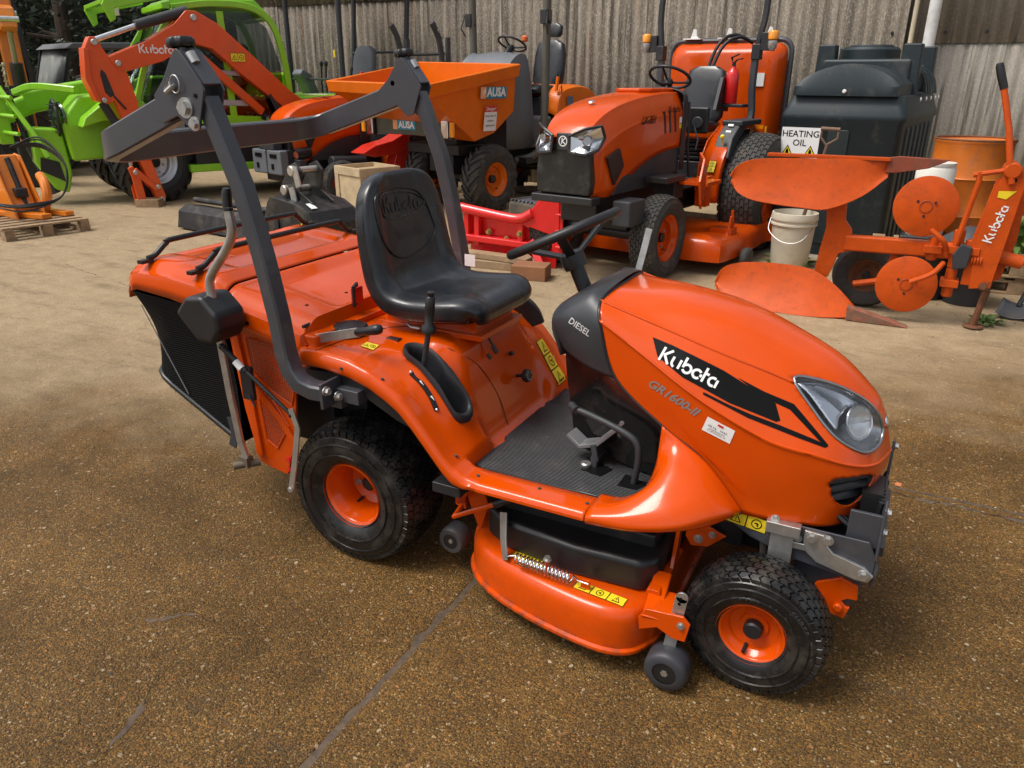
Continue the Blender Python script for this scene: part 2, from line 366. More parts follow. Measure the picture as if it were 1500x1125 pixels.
def warn(mb, w, h, o, u, v, bvh=None, cells=3, vert=False):   # yellow warning sticker: cells with triangle / disc signs. slots 0 yellow, 1 black
    pl = (lambda s, l: wrap(mb, densify(s, .02), o, u, v, bvh, l+.001)) if bvh else (lambda s, l: flat(mb, s, o, u, v, l))
    mb.m = 1; pl(rect2d(w, h), .0006); mb.m = 0
    for i in range(cells):
        t = (i+.5)/cells-.5
        if vert: cx, cy, cw, chh = 0, t*h, w*.92, h/cells*.92
        else: cx, cy, cw, chh = t*w, 0, w/cells*.94, h*.92
        mb.m = 0; pl(rect2d(cw, chh, cx, cy), .0012); s = min(cw, chh)*.8
        mb.m = 1
        if i % 2 == 0:
            a = tri2d(s, cx, cy); pl(a, .0018); mb.m = 0; pl(tri2d(s*.72, cx, cy-s*.03), .0024); mb.m = 1; pl(rect2d(s*.08, s*.26, cx, cy), .003); pl(rect2d(s*.08, s*.07, cx, cy-s*.21), .003)
        else:
            pl(ring2d(s*.42, s*.09, cx, cy), .0018); pl(rect2d(s*.3, s*.12, cx-.05*s, cy+.05*s), .0018); pl(rect2d(s*.12, s*.34, cx+.08*s, cy-.05*s), .0022)
    mb.m = 0; return mb
def squiggle(w, h, x=0, y=0, rows=1, seed=1):      # lettering too small to read in the photograph: short uneven strokes
    rd = random.Random(seed); vs = []; fs = []; hh = h/rows
    for r in range(rows):
        cx = x-w/2; yy = y+h/2-hh*(r+.5)
        while cx < x+w/2-hh*.3:
            ww = hh*rd.uniform(.25, .6)
            if rd.random() < .15: cx += ww; continue
            for (dx, dy, a, b) in ((0, 0, .16, .62), (ww*.5, rd.choice((-.25, 0, .25))*hh, ww/hh*.8, .14)):
                q = len(vs); vs += [(cx+dx-a*hh/2, yy+dy-b*hh/2), (cx+dx+a*hh/2, yy+dy-b*hh/2), (cx+dx+a*hh/2, yy+dy+b*hh/2), (cx+dx-a*hh/2, yy+dy+b*hh/2)]; fs.append((q, q+1, q+2, q+3))
            cx += ww+hh*.18
    return vs, fs
# ---------------- wheels ----------------
def tyre_mb(R, Wd, rr, crown=.03, k=64):
    h = Wd/2; s = R-rr
    pr = [(rr-.004, -h*.72), (rr+s*.08, -h*.84), (rr+s*.3, -h*.97), (rr+s*.55, -h*1.0), (rr+s*.78, -h*.95), (R-crown*.75, -h*.84), (R-crown*.3, -h*.6), (R-.002, -h*.25)]
    pr += [(r, -z) for r, z in pr[::-1]]
    mb = MB(); mb.lathe(pr, (0, 0, 0), (0, 1, 0), k, caps=False); return mb, pr
def tread(R, Wd, crown, kind, n, rows=8, hgt=.007):
    mb = MB(); h = Wd/2
    def P(th, y, e):
        t = abs(y)/h; rad = R-crown*(t**2.4)*.95+e; return (rad*cos(th), y, rad*sin(th))
    def blk(poly, e0=-.006):
        m = len(poly); mb.add([P(a, y, e0) for a, y in poly]+[P(a, y, hgt) for a, y in poly], [tuple(range(m, 2*m))]+[(i, (i+1) % m, m+(i+1) % m, m+i) for i in range(m)])
    dt = 2*pi/n
    if kind == 'turf':
        dy = 2*h*.93/rows
        for r in range(rows):
            y0 = -h*.93+dy*(r+.08); y1 = y0+dy*.84; ym = (y0+y1)/2; o = (r % 2)*.5*dt
            for i in range(n):
                a = i*dt+o; b = a+dt*.80; w = dt*.26
                blk([(a, y0), (a+w, ym), (a, y1), (b, y1), (b+w, ym), (b, y0)])
    elif kind == 'bar':
        for sd in (-1, 1):
            for i in range(n):
                a = (i+(.5 if sd > 0 else 0))*dt; sk = dt*1.15; wd = dt*.34
                ys = [0.02*h, .35*h, .7*h, .98*h]
                for j in range(3):
                    ya, yb = ys[j], ys[j+1]; fa, fb = ya/h, yb/h
                    blk([(a+sk*fa**1.2, sd*ya), (a+sk*fb**1.2, sd*yb), (a+sk*fb**1.2+wd*(1+.25*fb), sd*yb), (a+sk*fa**1.2+wd, sd*ya)], -.02)
                t0, t1 = a+sk, a+sk+wd*1.2; z = h*.98      # shoulder of the lug
                q = [(R-crown*.9+hgt, z), (R-crown*1.0-.12*R, h*1.0)]
                vs = [(q[0][0]*cos(t0), sd*z, q[0][0]*sin(t0)), (q[0][0]*cos(t1), sd*z, q[0][0]*sin(t1)), (q[1][0]*cos(t1), sd*(h+.004), q[1][0]*sin(t1)), (q[1][0]*cos(t0), sd*(h+.004), q[1][0]*sin(t0))]
                vs += [(x*.985, y*.93, z_*.985) for x, y, z_ in vs]
                mb.add(vs, [(0, 1, 2, 3), (0, 4, 5, 1), (1, 5, 6, 2), (2, 6, 7, 3), (3, 7, 4, 0)])
    return mb
def wheel(parent, loc, R, Wd, rr, rimmat, side=-1, kind='turf', n=48, rows=8, rub=None, crown=.03, dish=.5, rz=0, hub=.03, name='wheel', hgt=.007, spin=0, hubmat=None, k=64, bolts=0, camber=0):
    rub = rub or RUBBER; w = empty(name, parent, loc, (0, 0, rz))
    t, _ = tyre_mb(R, Wd, rr, crown, k); part('tyre', t, rub, w, ang=40, rot=(0, spin, 0))
    if kind: 
        stuff(part('tread', tread(R, Wd, crown, kind, n, rows, hgt), rub, w, ang=0, rot=(0, spin, 0)))
        lr = MB(); h = Wd/2
        for q in (.35, .62): lr.lathe([(rr+(R-rr)*q-.003, side*h*.955), (rr+(R-rr)*q, side*(h+.003)), (rr+(R-rr)*q+.003, side*h*.955)], (0, 0, 0), (0, 1, 0), k, caps=False)
        part('sidewall_rib', lr, rub, w)
    h = Wd/2*side; d = dish
    pr = [(rr+.006, h*.86), (rr+.008, h*.80), (rr-.004, h*.74), (rr*.93, h*.70), (rr*.88, h*.5), (rr*.78, h*.42), (rr*.75, h*(.62-d)), (rr*.45, h*(.5-d)), (rr*.42, h*(.6-d)), (.0, h*(.6-d))]
    m = MB(); m.lathe(pr, (0, 0, 0), (0, 1, 0), 48, caps=False); part('rim', m, rimmat, w, ang=50)
    m = MB(); m.lathe([(rr*.93, -h*.72), (rr*.86, -h*.4), (rr*.86, h*.1), (rr*.93, h*.5)], (0, 0, 0), (0, 1, 0), 32, caps=False); part('barrel', m, rimmat, w)
    y0 = h*(.6-d)
    if hub:
        m = MB(); m.cyl((0, y0-side*.002, 0), (0, y0+side*hub*1.1, 0), hub, 28, ch=hub*.18); part('hub_cap', m, hubmat or BLACK, w)
    if bolts:
        m = MB()
        for i in range(bolts):
            a = 2*pi*i/bolts+.3; m.bolt((rr*.58*cos(a), h*(.56-d), rr*.58*sin(a)), (0, side, 0), .007+rr*.02, .012)
        part('wheel_nut', m, ZINC if hubmat is None else rimmat, w)
    m = MB(); a = 4.1+spin; m.cyl((rr*.72*cos(a), h*(.66-d), rr*.72*sin(a)), (rr*.80*cos(a), h*(.66-d)+side*.03, rr*.80*sin(a)), .0055, 10); part('valve', m, BLACK, w)
    return w
# ---------------- the yard ----------------
def ground_mat():
    m = bpy.data.materials.new('wet_exposed_aggregate_concrete'); m.use_nodes = True; nt = m.node_tree; N = nt.nodes; K = nt.links; b = N['Principled BSDF']
    g = N.new('ShaderNodeNewGeometry'); P = g.outputs['Position']
    def noi(s, d=6, r=.6, off=(0, 0, 0), sc=(1, 1, 1)):
        mp = N.new('ShaderNodeMapping'); mp.inputs['Location'].default_value = off; mp.inputs['Scale'].default_value = sc; K.new(P, mp.inputs[0])
        q = N.new('ShaderNodeTexNoise'); q.inputs['Scale'].default_value = s; q.inputs['Detail'].default_value = d; q.inputs['Roughness'].default_value = r; K.new(mp.outputs[0], q.inputs['Vector']); return q.outputs[0]
    def rng(x, a, c, d=0., e=1.):
        q = N.new('ShaderNodeMapRange'); q.inputs[1].default_value = a; q.inputs[2].default_value = c; q.inputs[3].default_value = d; q.inputs[4].default_value = e; K.new(x, q.inputs[0]); return q.outputs[0]
    def mix(f, a, c, mode='MIX'):
        q = N.new('ShaderNodeMix'); q.data_type = 'RGBA'; q.blend_type = mode
        for s_, v in ((0, f), (6, a), (7, c)):
            if hasattr(v, 'links'): K.new(v, q.inputs[s_])
            else: q.inputs[s_].default_value = v if not isinstance(v, tuple) else (*v, 1)
        return q.outputs[2]
    def mth(op, a, c=0.):
        q = N.new('ShaderNodeMath'); q.operation = op
        for s_, v in ((0, a), (1, c)):
            if hasattr(v, 'links'): K.new(v, q.inputs[s_])
            else: q.inputs[s_].default_value = v
        return q.outputs[0]
    def vor(s, off):
        mp = N.new('ShaderNodeMapping'); mp.inputs['Location'].default_value = off; K.new(P, mp.inputs[0])
        nn = N.new('ShaderNodeTexNoise'); nn.inputs['Scale'].default_value = s*.8; K.new(mp.outputs[0], nn.inputs['Vector'])
        ad = N.new('ShaderNodeVectorMath'); ad.operation = 'MULTIPLY_ADD'; ad.inputs[1].default_value = (1.1/s,)*3; K.new(nn.outputs['Color'], ad.inputs[0]); K.new(mp.outputs[0], ad.inputs[2])
        q = N.new('ShaderNodeTexVoronoi'); q.inputs['Scale'].default_value = s; K.new(ad.outputs[0], q.inputs['Vector']); return q
    # distance from the washed mower -> wet or dry
    sp = N.new('ShaderNodeSeparateXYZ'); K.new(P, sp.inputs[0]); X, Y = sp.outputs[0], sp.outputs[1]
    # dry line: y > 1.9 + .5 * x (for x<0) roughly
    d1 = mth('SUBTRACT', Y, mth('MULTIPLY', mth('MINIMUM', X, 0.), .42)); d1 = mth('SUBTRACT', d1, mth('MULTIPLY', mth('MAXIMUM', mth('MINIMUM', X, 2.4), 0.), .75))      # dryness coordinate
    big = noi(.9, 5, .6); med = noi(3.2, 7, .65, (3, 1, 0)); fine = noi(26, 5, .65)
    dd = mth('ADD', d1, mth('MULTIPLY', mth('SUBTRACT', big, .5), 2.4)); dd = mth('ADD', dd, mth('MULTIPLY', mth('SUBTRACT', med, .5), 1.8))
    dry = rng(dd, .2, 2.2)
    v1 = vor(190, (0, 0, 0)); v2 = vor(62, (5, 2, 1)); v3 = vor(400, (1, 7, 0))
    rp = N.new('ShaderNodeValToRGB'); e = rp.color_ramp.elements
    s1 = N.new('ShaderNodeSeparateColor'); K.new(v1.outputs['Color'], s1.inputs[0]); K.new(s1.outputs[0], rp.inputs[0])
    cols = [(0, (.035, .019, .007)), (.22, (.085, .046, .014)), (.48, (.150, .082, .023)), (.68, (.21, .115, .028)), (.82, (.33, .165, .028)), (.90, (.38, .12, .014)), (.96, (.42, .27, .10)), (1, (.62, .48, .27))]
    e[0].position, e[0].color = 0, (*cols[0][1], 1); e[1].position, e[1].color = 1, (*cols[-1][1], 1)
    for p_, c_ in cols[1:-1]:
        q = e.new(p_); q.color = (*c_, 1)
    base = rp.outputs[0]
    s3 = N.new('ShaderNodeSeparateColor'); K.new(v3.outputs['Color'], s3.inputs[0])
    base = mix(.45, base, mix(s3.outputs[1], (.055, .030, .010), (.25, .145, .048)))
    # cement film between the stones
    film = mix(rng(fine, .3, .7), (.125, .068, .020), (.180, .100, .031)); base = mix(rng(v1.outputs['Distance'], .35, .75, 0, .45), base, film)
    base = mix(rng(v1.outputs['Distance'], .50, .80, 0, .8), base, (.028, .018, .011)); base = mix(rng(noi(380, 3, .6, (2, 2, 2)), .56, .70, 0, .55), base, (.035, .022, .013))
    # sparse larger stones
    s2 = N.new('ShaderNodeSeparateColor'); K.new(v2.outputs['Color'], s2.inputs[0])
    bigm = mth('MULTIPLY', rng(s2.outputs[0], .945, .95), rng(v2.outputs['Distance'], .42, .36))
    bc = mix(s2.outputs[1], (.30, .12, .03), (.42, .34, .22)); base = mix(bigm, base, bc)
    # broad tone: darker oily patches and silt
    tone = rng(noi(2.1, 8, .68, (9, 4, 0)), .28, .72, .55, 1.35); base = mix(1, base, tone, 'MULTIPLY')
    pat = rng(noi(5.5, 8, .7, (2, 8, 0)), .60, .72, 0, .6); base = mix(pat, base, (.05, .036, .026))
    # tyre marks / drag streaks
    stk = rng(noi(1.0, 6, .6, (0, 3, 0), (.8, 14, 1)), .58, .74, 0, .35); base = mix(stk, base, (.075, .055, .042))
    # dry silt covers the stones
    silt = mix(rng(noi(7, 8, .7), .3, .7), (.28, .200, .112), (.43, .318, .190)); silt = mix(rng(noi(90, 4, .6), .35, .7, 0, .5), silt, (.56, .44, .29))
    silt = mix(rng(noi(1.6, 7, .65, (4, 4, 0), (1, 3.5, 1)), .52, .72, 0, .7), silt, (.17, .12, .075)); siltf = mth('MULTIPLY', dry, rng(fine, .2, .6, .72, 1.)); base = mix(siltf, base, silt)
    K.new(base, b.inputs['Base Color'])
    wet = mth('SUBTRACT', 1., dry)
    pud = rng(noi(1.7, 6, .6, (7, 7, 0)), .46, .66)
    ro = mth('SUBTRACT', .86, mth('MULTIPLY', wet, mth('ADD', .30, mth('MULTIPLY', pud, .30)))); K.new(ro, b.inputs['Roughness'])
    b.inputs['Specular IOR Level'].default_value = .17
    h = mth('MULTIPLY', v1.outputs['Distance'], -.0022); h = mth('ADD', h, mth('MULTIPLY', v3.outputs['Distance'], -.0010)); h = mth('ADD', h, mth('MULTIPLY', bigm, .003)); h = mth('ADD', h, mth('MULTIPLY', fine, .004)); h = mth('ADD', h, mth('MULTIPLY', med, .014))
    h = mth('ADD', h, mth('MULTIPLY', mth('MULTIPLY', noi(60, 5, .7), dry), .007))
    bu = N.new('ShaderNodeBump'); bu.inputs['Strength'].default_value = 1; bu.inputs['Distance'].default_value = 1.3; K.new(h, bu.inputs['Height']); K.new(bu.outputs[0], b.inputs['Normal'])
    return m
GM = ground_mat()
SILTM = mat('joint_silt', (.085, .058, .036), .7, var=.45, vs=30, bump=.8, bs=60, dirt=.3, dcol=(.03, .02, .014), ds=25)
gm = MB(); gm.add([(-120, -120, -.0035), (120, -120, -.0035), (120, 120, -.0035), (-120, 120, -.0035)], [(0, 1, 2, 3)])
ground = struct(part('ground', gm, SILTM, ang=0))
def slab(x0, x1, y0, y1):
    rnd = random.Random(int(x0*31+y0*17)); g = .0025; nx = max(4, min(2400, int((x1-x0)*24))); ny = max(4, min(2400, int((y1-y0)*24)))
    def J(s): return abs(noise.noise(V((s*6, y0, x0))))*.010+abs(noise.noise(V((s*27, x1, y1))))*.006+max(0, noise.noise(V((s*70, x0, y1))))*.007+max(0, noise.noise(V((s*19, y1, x1)))-.25)*.05
    out = []
    def ring(ins, z):
        r = []
        for i in range(nx): t = x0+(x1-x0)*i/nx; r.append((t, y0+g+ins+J(t), z))
        for i in range(ny): t = y0+(y1-y0)*i/ny; r.append((x1-g-ins-J(t+9), t, z))
        for i in range(nx): t = x1-(x1-x0)*i/nx; r.append((t, y1-g-ins-J(t+5), z))
        for i in range(ny): t = y1-(y1-y0)*i/ny; r.append((x0+g+ins+J(t+2), t, z))
        c = [(min(max(x, x0+g+ins), x1-g-ins), min(max(y, y0+g+ins), y1-g-ins), z) for x, y, z in r]; return c
    a = ring(0, -.03); b = ring(0, -.006); c = ring(.005, -.0015); d = ring(.013, 0.0); m = len(a)
    mb = MB(); vs = a+b+c+d; fs = [(k*m+i, k*m+(i+1) % m, (k+1)*m+(i+1) % m, (k+1)*m+i) for k in range(3) for i in range(m)]; fs.append(tuple(range(3*m, 4*m)))
    mb.add(vs, fs); part('concrete_slab', mb, GM, ground, ang=40)
slab(-60, .44, -40, 60); slab(.44, 60, -40, 1.045); slab(.44, 60, 1.045, 60)
# a worn crack filled with silt, and mortar ridge along the joint
def crack(pts, w, h=.0015, name='crack_filling'):
    P = spl(pts, 40); G = []; n_ = len(P)
    for i, p in enumerate(P):
        t = (P[min(i+1, n_-1)]-P[max(i-1, 0)]).normalized(); nn = V((-t.y, t.x, 0)); q = p+nn*(noise.noise(p*7)*.02+noise.noise(p*40)*.006); ww = w*max(.02, .15+1.1*noise.noise(p*9)+.7*noise.noise(p*45))*min(1, 4*i/n_+.15, 4*(n_-1-i)/n_+.15)
        G.append([q-nn*ww+V((0, 0, .0004)), q-nn*ww*.4+V((0, 0, h)), q+nn*ww*.4+V((0, 0, h)), q+nn*ww+V((0, 0, .0004))])
    mb = MB(); mb.grid(G); return part(name, mb, SILTM, ground, ang=60)
crack([(-.02, -1.45, 0), (-.07, -1.3, 0), (-.12, -1.19, 0), (-.14, -1.08, 0)], .010)
crack([(-.46, -1.03, 0), (-.36, -.99, 0), (-.28, -.93, 0), (-.20, -.9, 0)], .016)
crack([(-5.6, 2.1, 0), (-4.8, 1.9, 0), (-4.0, 1.75, 0), (-3.3, 1.7, 0), (-2.7, 1.6, 0)], .012)
crack([(-3.3, 2.0, 0), (-3.0, 2.15, 0), (-2.7, 2.2, 0)], .03)
crack([(1.5, 1.0, 0), (1.8, .985, 0), (2.3, .975, 0), (3.0, .98, 0)], .02, .005)
# loose grit
gr = MB()
rnd = random.Random(3)
def pebble(mb, x, y, r, rnd=rnd):
    a = rnd.random()*6.28; vs = []
    for k in range(5): t = a+k*2*pi/5; q = r*(.7+.5*rnd.random()); vs.append((x+q*cos(t), y+q*sin(t)*.8, .0005))
    for k in range(5): t = a+.5+k*2*pi/5; q = r*(.4+.35*rnd.random()); vs.append((x+q*cos(t), y+q*sin(t)*.8, r*(.5+.3*rnd.random())))
    mb.add(vs, [(0, 1, 6, 5), (1, 2, 7, 6), (2, 3, 8, 7), (3, 4, 9, 8), (4, 0, 5, 9), (5, 6, 7, 8, 9)])
for i in range(900):
    x = rnd.uniform(-3, 2.6); y = rnd.uniform(-1.9, 3.0); gr.m = rnd.choice([0, 0, 1, 2, 3]); pebble(gr, x, y, rnd.uniform(.0015, .0042)*(1 if rnd.random() < .93 else 1.7))
for i in range(700):
    x = rnd.uniform(-9, 3.6); y = rnd.uniform(2.8, 7.6); gr.m = rnd.choice([0, 0, 1, 2]); pebble(gr, x, y, rnd.uniform(.004, .012))
PEB = [mat('pebble_a', (.24, .16, .09), .6, var=.3), mat('pebble_b', (.38, .17, .06), .5, var=.3), mat('pebble_c', (.42, .35, .25), .6, var=.2), mat('pebble_d', (.07, .055, .045), .5)]
stuff(part('loose_grit', gr, PEB, ang=0))
st = MB(); pebble(st, 1.70, 1.07, .017, random.Random(5)); o = part('stone', st, mat('orange_pebble', (.45, .15, .05), .6), ang=0, bev=.002); tag(o, 'small orange pebble lying on the joint in front of the mower', 'stone')
# ---------------- walls ----------------
def wall_mat(name, c1, c2, c3, lich, ph):
    m = bpy.data.materials.new(name); m.use_nodes = True; nt = m.node_tree; N = nt.nodes; K = nt.links; b = N['Principled BSDF']; b.inputs['Roughness'].default_value = .93; b.inputs['Specular IOR Level'].default_value = .2
    g = N.new('ShaderNodeNewGeometry'); oi = N.new('ShaderNodeObjectInfo')
    def noi(s, d, r, sc, off=(0, 0, 0)):
        mp = N.new('ShaderNodeMapping'); mp.inputs['Scale'].default_value = sc; mp.inputs['Location'].default_value = off; K.new(g.outputs['Position'], mp.inputs[0]); q = N.new('ShaderNodeTexNoise'); q.inputs['Scale'].default_value = s; q.inputs['Detail'].default_value = d; q.inputs['Roughness'].default_value = r; K.new(mp.outputs[0], q.inputs['Vector']); return q.outputs[0]
    def rng(x, a, c, d=0., e=1.):
        q = N.new('ShaderNodeMapRange'); q.inputs[1].default_value = a; q.inputs[2].default_value = c; q.inputs[3].default_value = d; q.inputs[4].default_value = e; K.new(x, q.inputs[0]); return q.outputs[0]
    def mix(f, a, c, mode='MIX'):
        q = N.new('ShaderNodeMix'); q.data_type = 'RGBA'; q.blend_type = mode
        for s_, v in ((0, f), (6, a), (7, c)):
            if hasattr(v, 'links'): K.new(v, q.inputs[s_])
            else: q.inputs[s_].default_value = v if not isinstance(v, tuple) else (*v, 1)
        return q.outputs[2]
    base = mix(rng(noi(7, 8, .7, (1, 1, .06)), .3, .7), c1, c2)
    base = mix(rng(noi(3, 7, .65, (3.2, 1, .10), (ph, 0, 0)), .48, .66, 0, .8), base, c3)
    base = mix(rng(noi(60, 6, .8, (1, 1, .5)), .5, .66, 0, .8), base, lich); base = mix(rng(noi(170, 3, .6, (1, 1, .6)), .52, .64, 0, .5), base, tuple(v*.4 for v in c1))
    base = mix(rng(noi(4.5, 6, .7, (2.2, 1, .16), (0, 0, ph)), .56, .66, 0, .7), base, mix(rng(noi(80, 4, .7, (1, 1, 1)), .4, .6), c1, lich))
    base = mix(rng(noi(11, 5, .6, (1.4, 1, .05), (3, 0, 3)), .56, .66, 0, .8), base, tuple(v*.30 for v in c1))
    base = mix(rng(noi(2.6, 6, .6, (2.5, 1, .2), (8, 0, 3)), .62, .70, 0, .5), base, (.22, .10, .05) if c1[0] > c1[2]*1.5 else (.16, .13, .10))
    base = mix(1, base, rng(oi.outputs['Random'], 0, 1, .86, 1.12), 'MULTIPLY')
    K.new(base, b.inputs['Base Color']); bu = N.new('ShaderNodeBump'); bu.inputs['Strength'].default_value = .5; bu.inputs['Distance'].default_value = .004; K.new(noi(110, 6, .7, (1, 1, .6)), bu.inputs['Height']); K.new(bu.outputs[0], b.inputs['Normal']); return m
WB = wall_mat('weathered_brown_cement_sheet', (.125, .104, .080), (.215, .184, .145), (.070, .058, .047), (.46, .41, .33), 1.3)
WG = wall_mat('weathered_grey_cement_sheet', (.225, .20, .165), (.31, .28, .235), (.185, .17, .148), (.40, .38, .34), 4.1)
PITCH = .146
def sheet_mesh(m, h, waves=7):
    mb = MB(); G = []; k = 10
    for i in range(waves*k+4):
        x = i/k*PITCH; y = .019*cos(2*pi*i/k); G.append([(x, y, 0), (x, y, h*.5), (x, y, h)])
    mb.grid(G); me = mesh('sheet', mb, m, 50); return me
def wallrun(w, m, x0, nsh, rows, y0):
    W_ = 7*PITCH
    for (z, h, dy) in rows:
        me = sheet_mesh(m, h)
        for i in range(nsh):
            o = bpy.data.objects.new('sheet', me); link(o, w, (x0+i*W_+random.uniform(-.006, .006), y0+dy+(.003 if i % 2 else 0), z+random.uniform(-.012, .006)), (random.uniform(-.003, .003), 0, random.uniform(-.002, .002)))
            s = o.modifiers.new('solid', 'SOLIDIFY'); s.thickness = .007
xr = 1.05
wl = thing('corrugated_wall', 'brown lichen-streaked corrugated cement sheet wall behind the machines', 'wall', (-4, 9.3, 0))
wallrun(wl, WB, xr-11*7*PITCH+4, 11, [(-.02, 2.79, .0), (2.75, 2.4, -.012)], -.02)
bm_ = MB()
for i in range(11):
    for z in (.9, 2.85):
        for k in (1, 5): bm_.bolt((xr-11*7*PITCH+4+i*7*PITCH+PITCH*k, -.05, z), (0, -1, 0), .012, .014)
stuff(part('fixing_bolt', bm_, RUST, wl))
wr = thing('corrugated_wall', 'grey weathered corrugated sheet wall behind the oil tank and drum', 'wall', (4, 9.3, 0))
wallrun(wr, WG, xr-.25-4, 9, [(-.02, 2.05, .03), (2.01, 3.0, .018)], 0.02)
bm_ = MB()
for i in range(9):
    for k in (1, 5): bm_.bolt((xr-.25-4+i*7*PITCH+PITCH*k, -.04, 2.12), (0, -1, 0), .016, .02)
stuff(part('fixing_bolt', bm_, BMETAL, wr))
pw = MB(); pw.cyl((1.37, 9.12, .4), (1.37, 9.12, 4.9), .068, 24); pw.cyl((1.37, 9.12, 2.9), (1.37, 9.12, 3.05), .08, 24); pw.box((1.37, 9.2, 3.0), (.2, .05, .04))
o = part('drainpipe', pw, mat('white_upvc', (.66, .66, .64), .4, var=.05, dirt=.3, dcol=(.4, .37, .3), ds=4), ang=40); tag(o, 'white plastic drainpipe on the wall above the oil tank', 'drainpipe')
pw = MB(); pw.tube([(1.17, 9.18, .3), (1.165, 9.18, 2), (1.17, 9.18, 3.4), (1.18, 9.18, 4.9)], .028, 12); o = part('conduit', pw, mat('cream_conduit', (.52, .45, .32), .5, var=.1)); tag(o, 'thin cream conduit running up the wall beside the white drainpipe', 'pipe')
# ---------------- trees beyond ----------------
LEAFD = mat('dark_evergreen_leaves', (.022, .034, .016), .6, var=.5, vs=3); BARK = mat('bark', (.07, .05, .035), .9, var=.3, bump=.5, bs=30)
def tree(x, y, h, r, label, seed, nl=9000):
    rd = random.Random(seed); t = thing('conifer_tree', label, 'tree', (x, y, 0), group='dark trees beyond the yard')
    m = MB(); m.tube([(0, 0, 0), (.1, 0, h*.4), (0, .1, h*.9)], [.22, .15, .04], 10)
    for i in range(26):
        a = rd.random()*6.28; z = h*rd.uniform(.08, .9); q = r*(1-z/h*.8); m.tube([(0, 0, z), (q*.5*cos(a), q*.5*sin(a), z+.15), (q*.9*cos(a), q*.9*sin(a), z+.05)], [.05, .03, .01], 5)
    part('trunk', m, BARK, t); f = MB()
    cl = [(rd.random()*6.28, rd.uniform(.02, 1)) for _ in range(150)]
    for i in range(nl):
        a, zf = rd.choice(cl); z = h*zf*.97+rd.gauss(0, .2); q = r*(1-zf*.82)*(.55+.45*rd.random())
        p = V((q*cos(a)+rd.gauss(0, .22), q*sin(a)+rd.gauss(0, .22), max(.1, z))); s = rd.uniform(.05, .12); d = V((rd.gauss(0, 1), rd.gauss(0, 1), rd.gauss(-.2, .7))).normalized(); e = d.cross(V((rd.random(), rd.random(), rd.random()))).normalized()
        f.add([p, p+d*s+e*s*.35, p+d*s*1.7, p+d*s-e*s*.35], [(0, 1, 2, 3)])
    stuff(part('crown', f, LEAFD, t, ang=0))
tree(-13.4, 11.2, 6.5, 2.4, 'dark evergreen tree standing just past the left end of the corrugated wall', 1)
tree(-16.2, 9.9, 7, 2.8, 'dark evergreen tree behind the green telehandler roof', 2)
tree(-19, 8.2, 7, 3.0, 'dark evergreen tree behind the dark cab at the left edge', 3)
tree(-22.5, 6.4, 7, 3.2, 'leftmost dark evergreen tree seen through the cab windows', 4)
tree(-15.2, 13.5, 8, 3.4, 'taller dark evergreen tree behind the end of the wall', 5)
hb_ = MB(); rdh = random.Random(77)
hb_.prism([(-34, 4), (-13, 14.0), (-13, 15.5), (-35, 6)], 'z', 0, 4.6)
hh = struct(part('hedge_bank', hb_, mat('deep_hedge', (.012, .018, .009), .9, var=.5, vs=2, bump=1, bs=6), ang=0))
hl2 = MB()
for i in range(15000):
    t = rdh.random(); x = -34+21*t+rdh.gauss(0, .25); y = 4+10*t+rdh.gauss(-.1, .35); z = rdh.uniform(0, 5.2); p = V((x, y, z)); s_ = rdh.uniform(.06, .16); d = V((rdh.gauss(0, 1), rdh.gauss(0, 1), rdh.gauss(-.3, .7))).normalized(); e = d.cross(V((rdh.random(), rdh.random(), rdh.random()))).normalized()
    hl2.add([p, p+d*s_+e*s_*.35, p+d*s_*1.7, p+d*s_-e*s_*.35], [(0, 1, 2, 3)])
hl3 = stuff(part('hedge', hl2, LEAFD, ang=0)); tag(hl3, 'dark dense hedge closing the yard behind the machines on the left', 'hedge')
def weed(x, y, r, n_, label, seed, h=.05, grp=None):
    rd = random.Random(seed); m = MB()
    for i in range(n_):
        a = rd.random()*6.28; q = r*rd.random()**.6; b = V((x+q*.4*cos(a), y+q*.4*sin(a), .002)); tip = V((x+q*cos(a), y+q*sin(a), h*rd.uniform(.3, 1))); w_ = (.012+.01*rd.random())*(1+r*3)*.6; sd_ = V((-sin(a), cos(a), 0))*w_; md = (b+tip)/2+V((0, 0, h*.35))
        m.add([b, md-sd_, tip, md+sd_], [(0, 1, 2, 3)])
    o = part('weed', m, mat('weed_leaves', (.10, .17, .03), .55, var=.35), ang=0); tag(o, label, 'weed', grp); return o
weed(-3.05, 1.78, .12, 60, 'low green weed in the silt left of the mower catcher', 1)
weed(-1.62, .62, .10, 40, 'flat yellow-green weed beside the lower edge of the mesh bag', 2, .02)
weed(.62, 5.15, .28, 90, 'green weeds in front of the oil tank beside the white bucket', 3, .06)
weed(2.35, 5.4, .4, 150, 'leafy green weed growing in front of the orange drum', 4, .55)
weed(2.15, 3.9, .14, 50, 'small broad-leaved weed below the disc coulter of the plough', 5, .05)
weed(2.62, 4.3, .2, 60, 'weed growing beside the black shovel blade at the right', 6, .12)
# ======================= the ride-on mower =======================
mw = thing('ride_on_mower', 'orange ride-on mower with black vinyl seat, folded roll bar and grass catcher in the foreground', 'ride-on mower', (0, 0, 0))
def catgrid(G, su, sv, pre=None, post=None):
    rows = [spl(r, sv) for r in G]; nv = len(rows[0]); cols = []
    for j in range(nv):
        c = [r[j] for r in rows]
        if post: c = c+[post(rows[-2][nv-1-j])]
        s_ = spl(c, su)
        if post: s_ = s_[:(len(rows)-1)*su+1]
        cols.append(s_)
    return [[cols[j][i] for j in range(nv)] for i in range(len(cols[0]))]
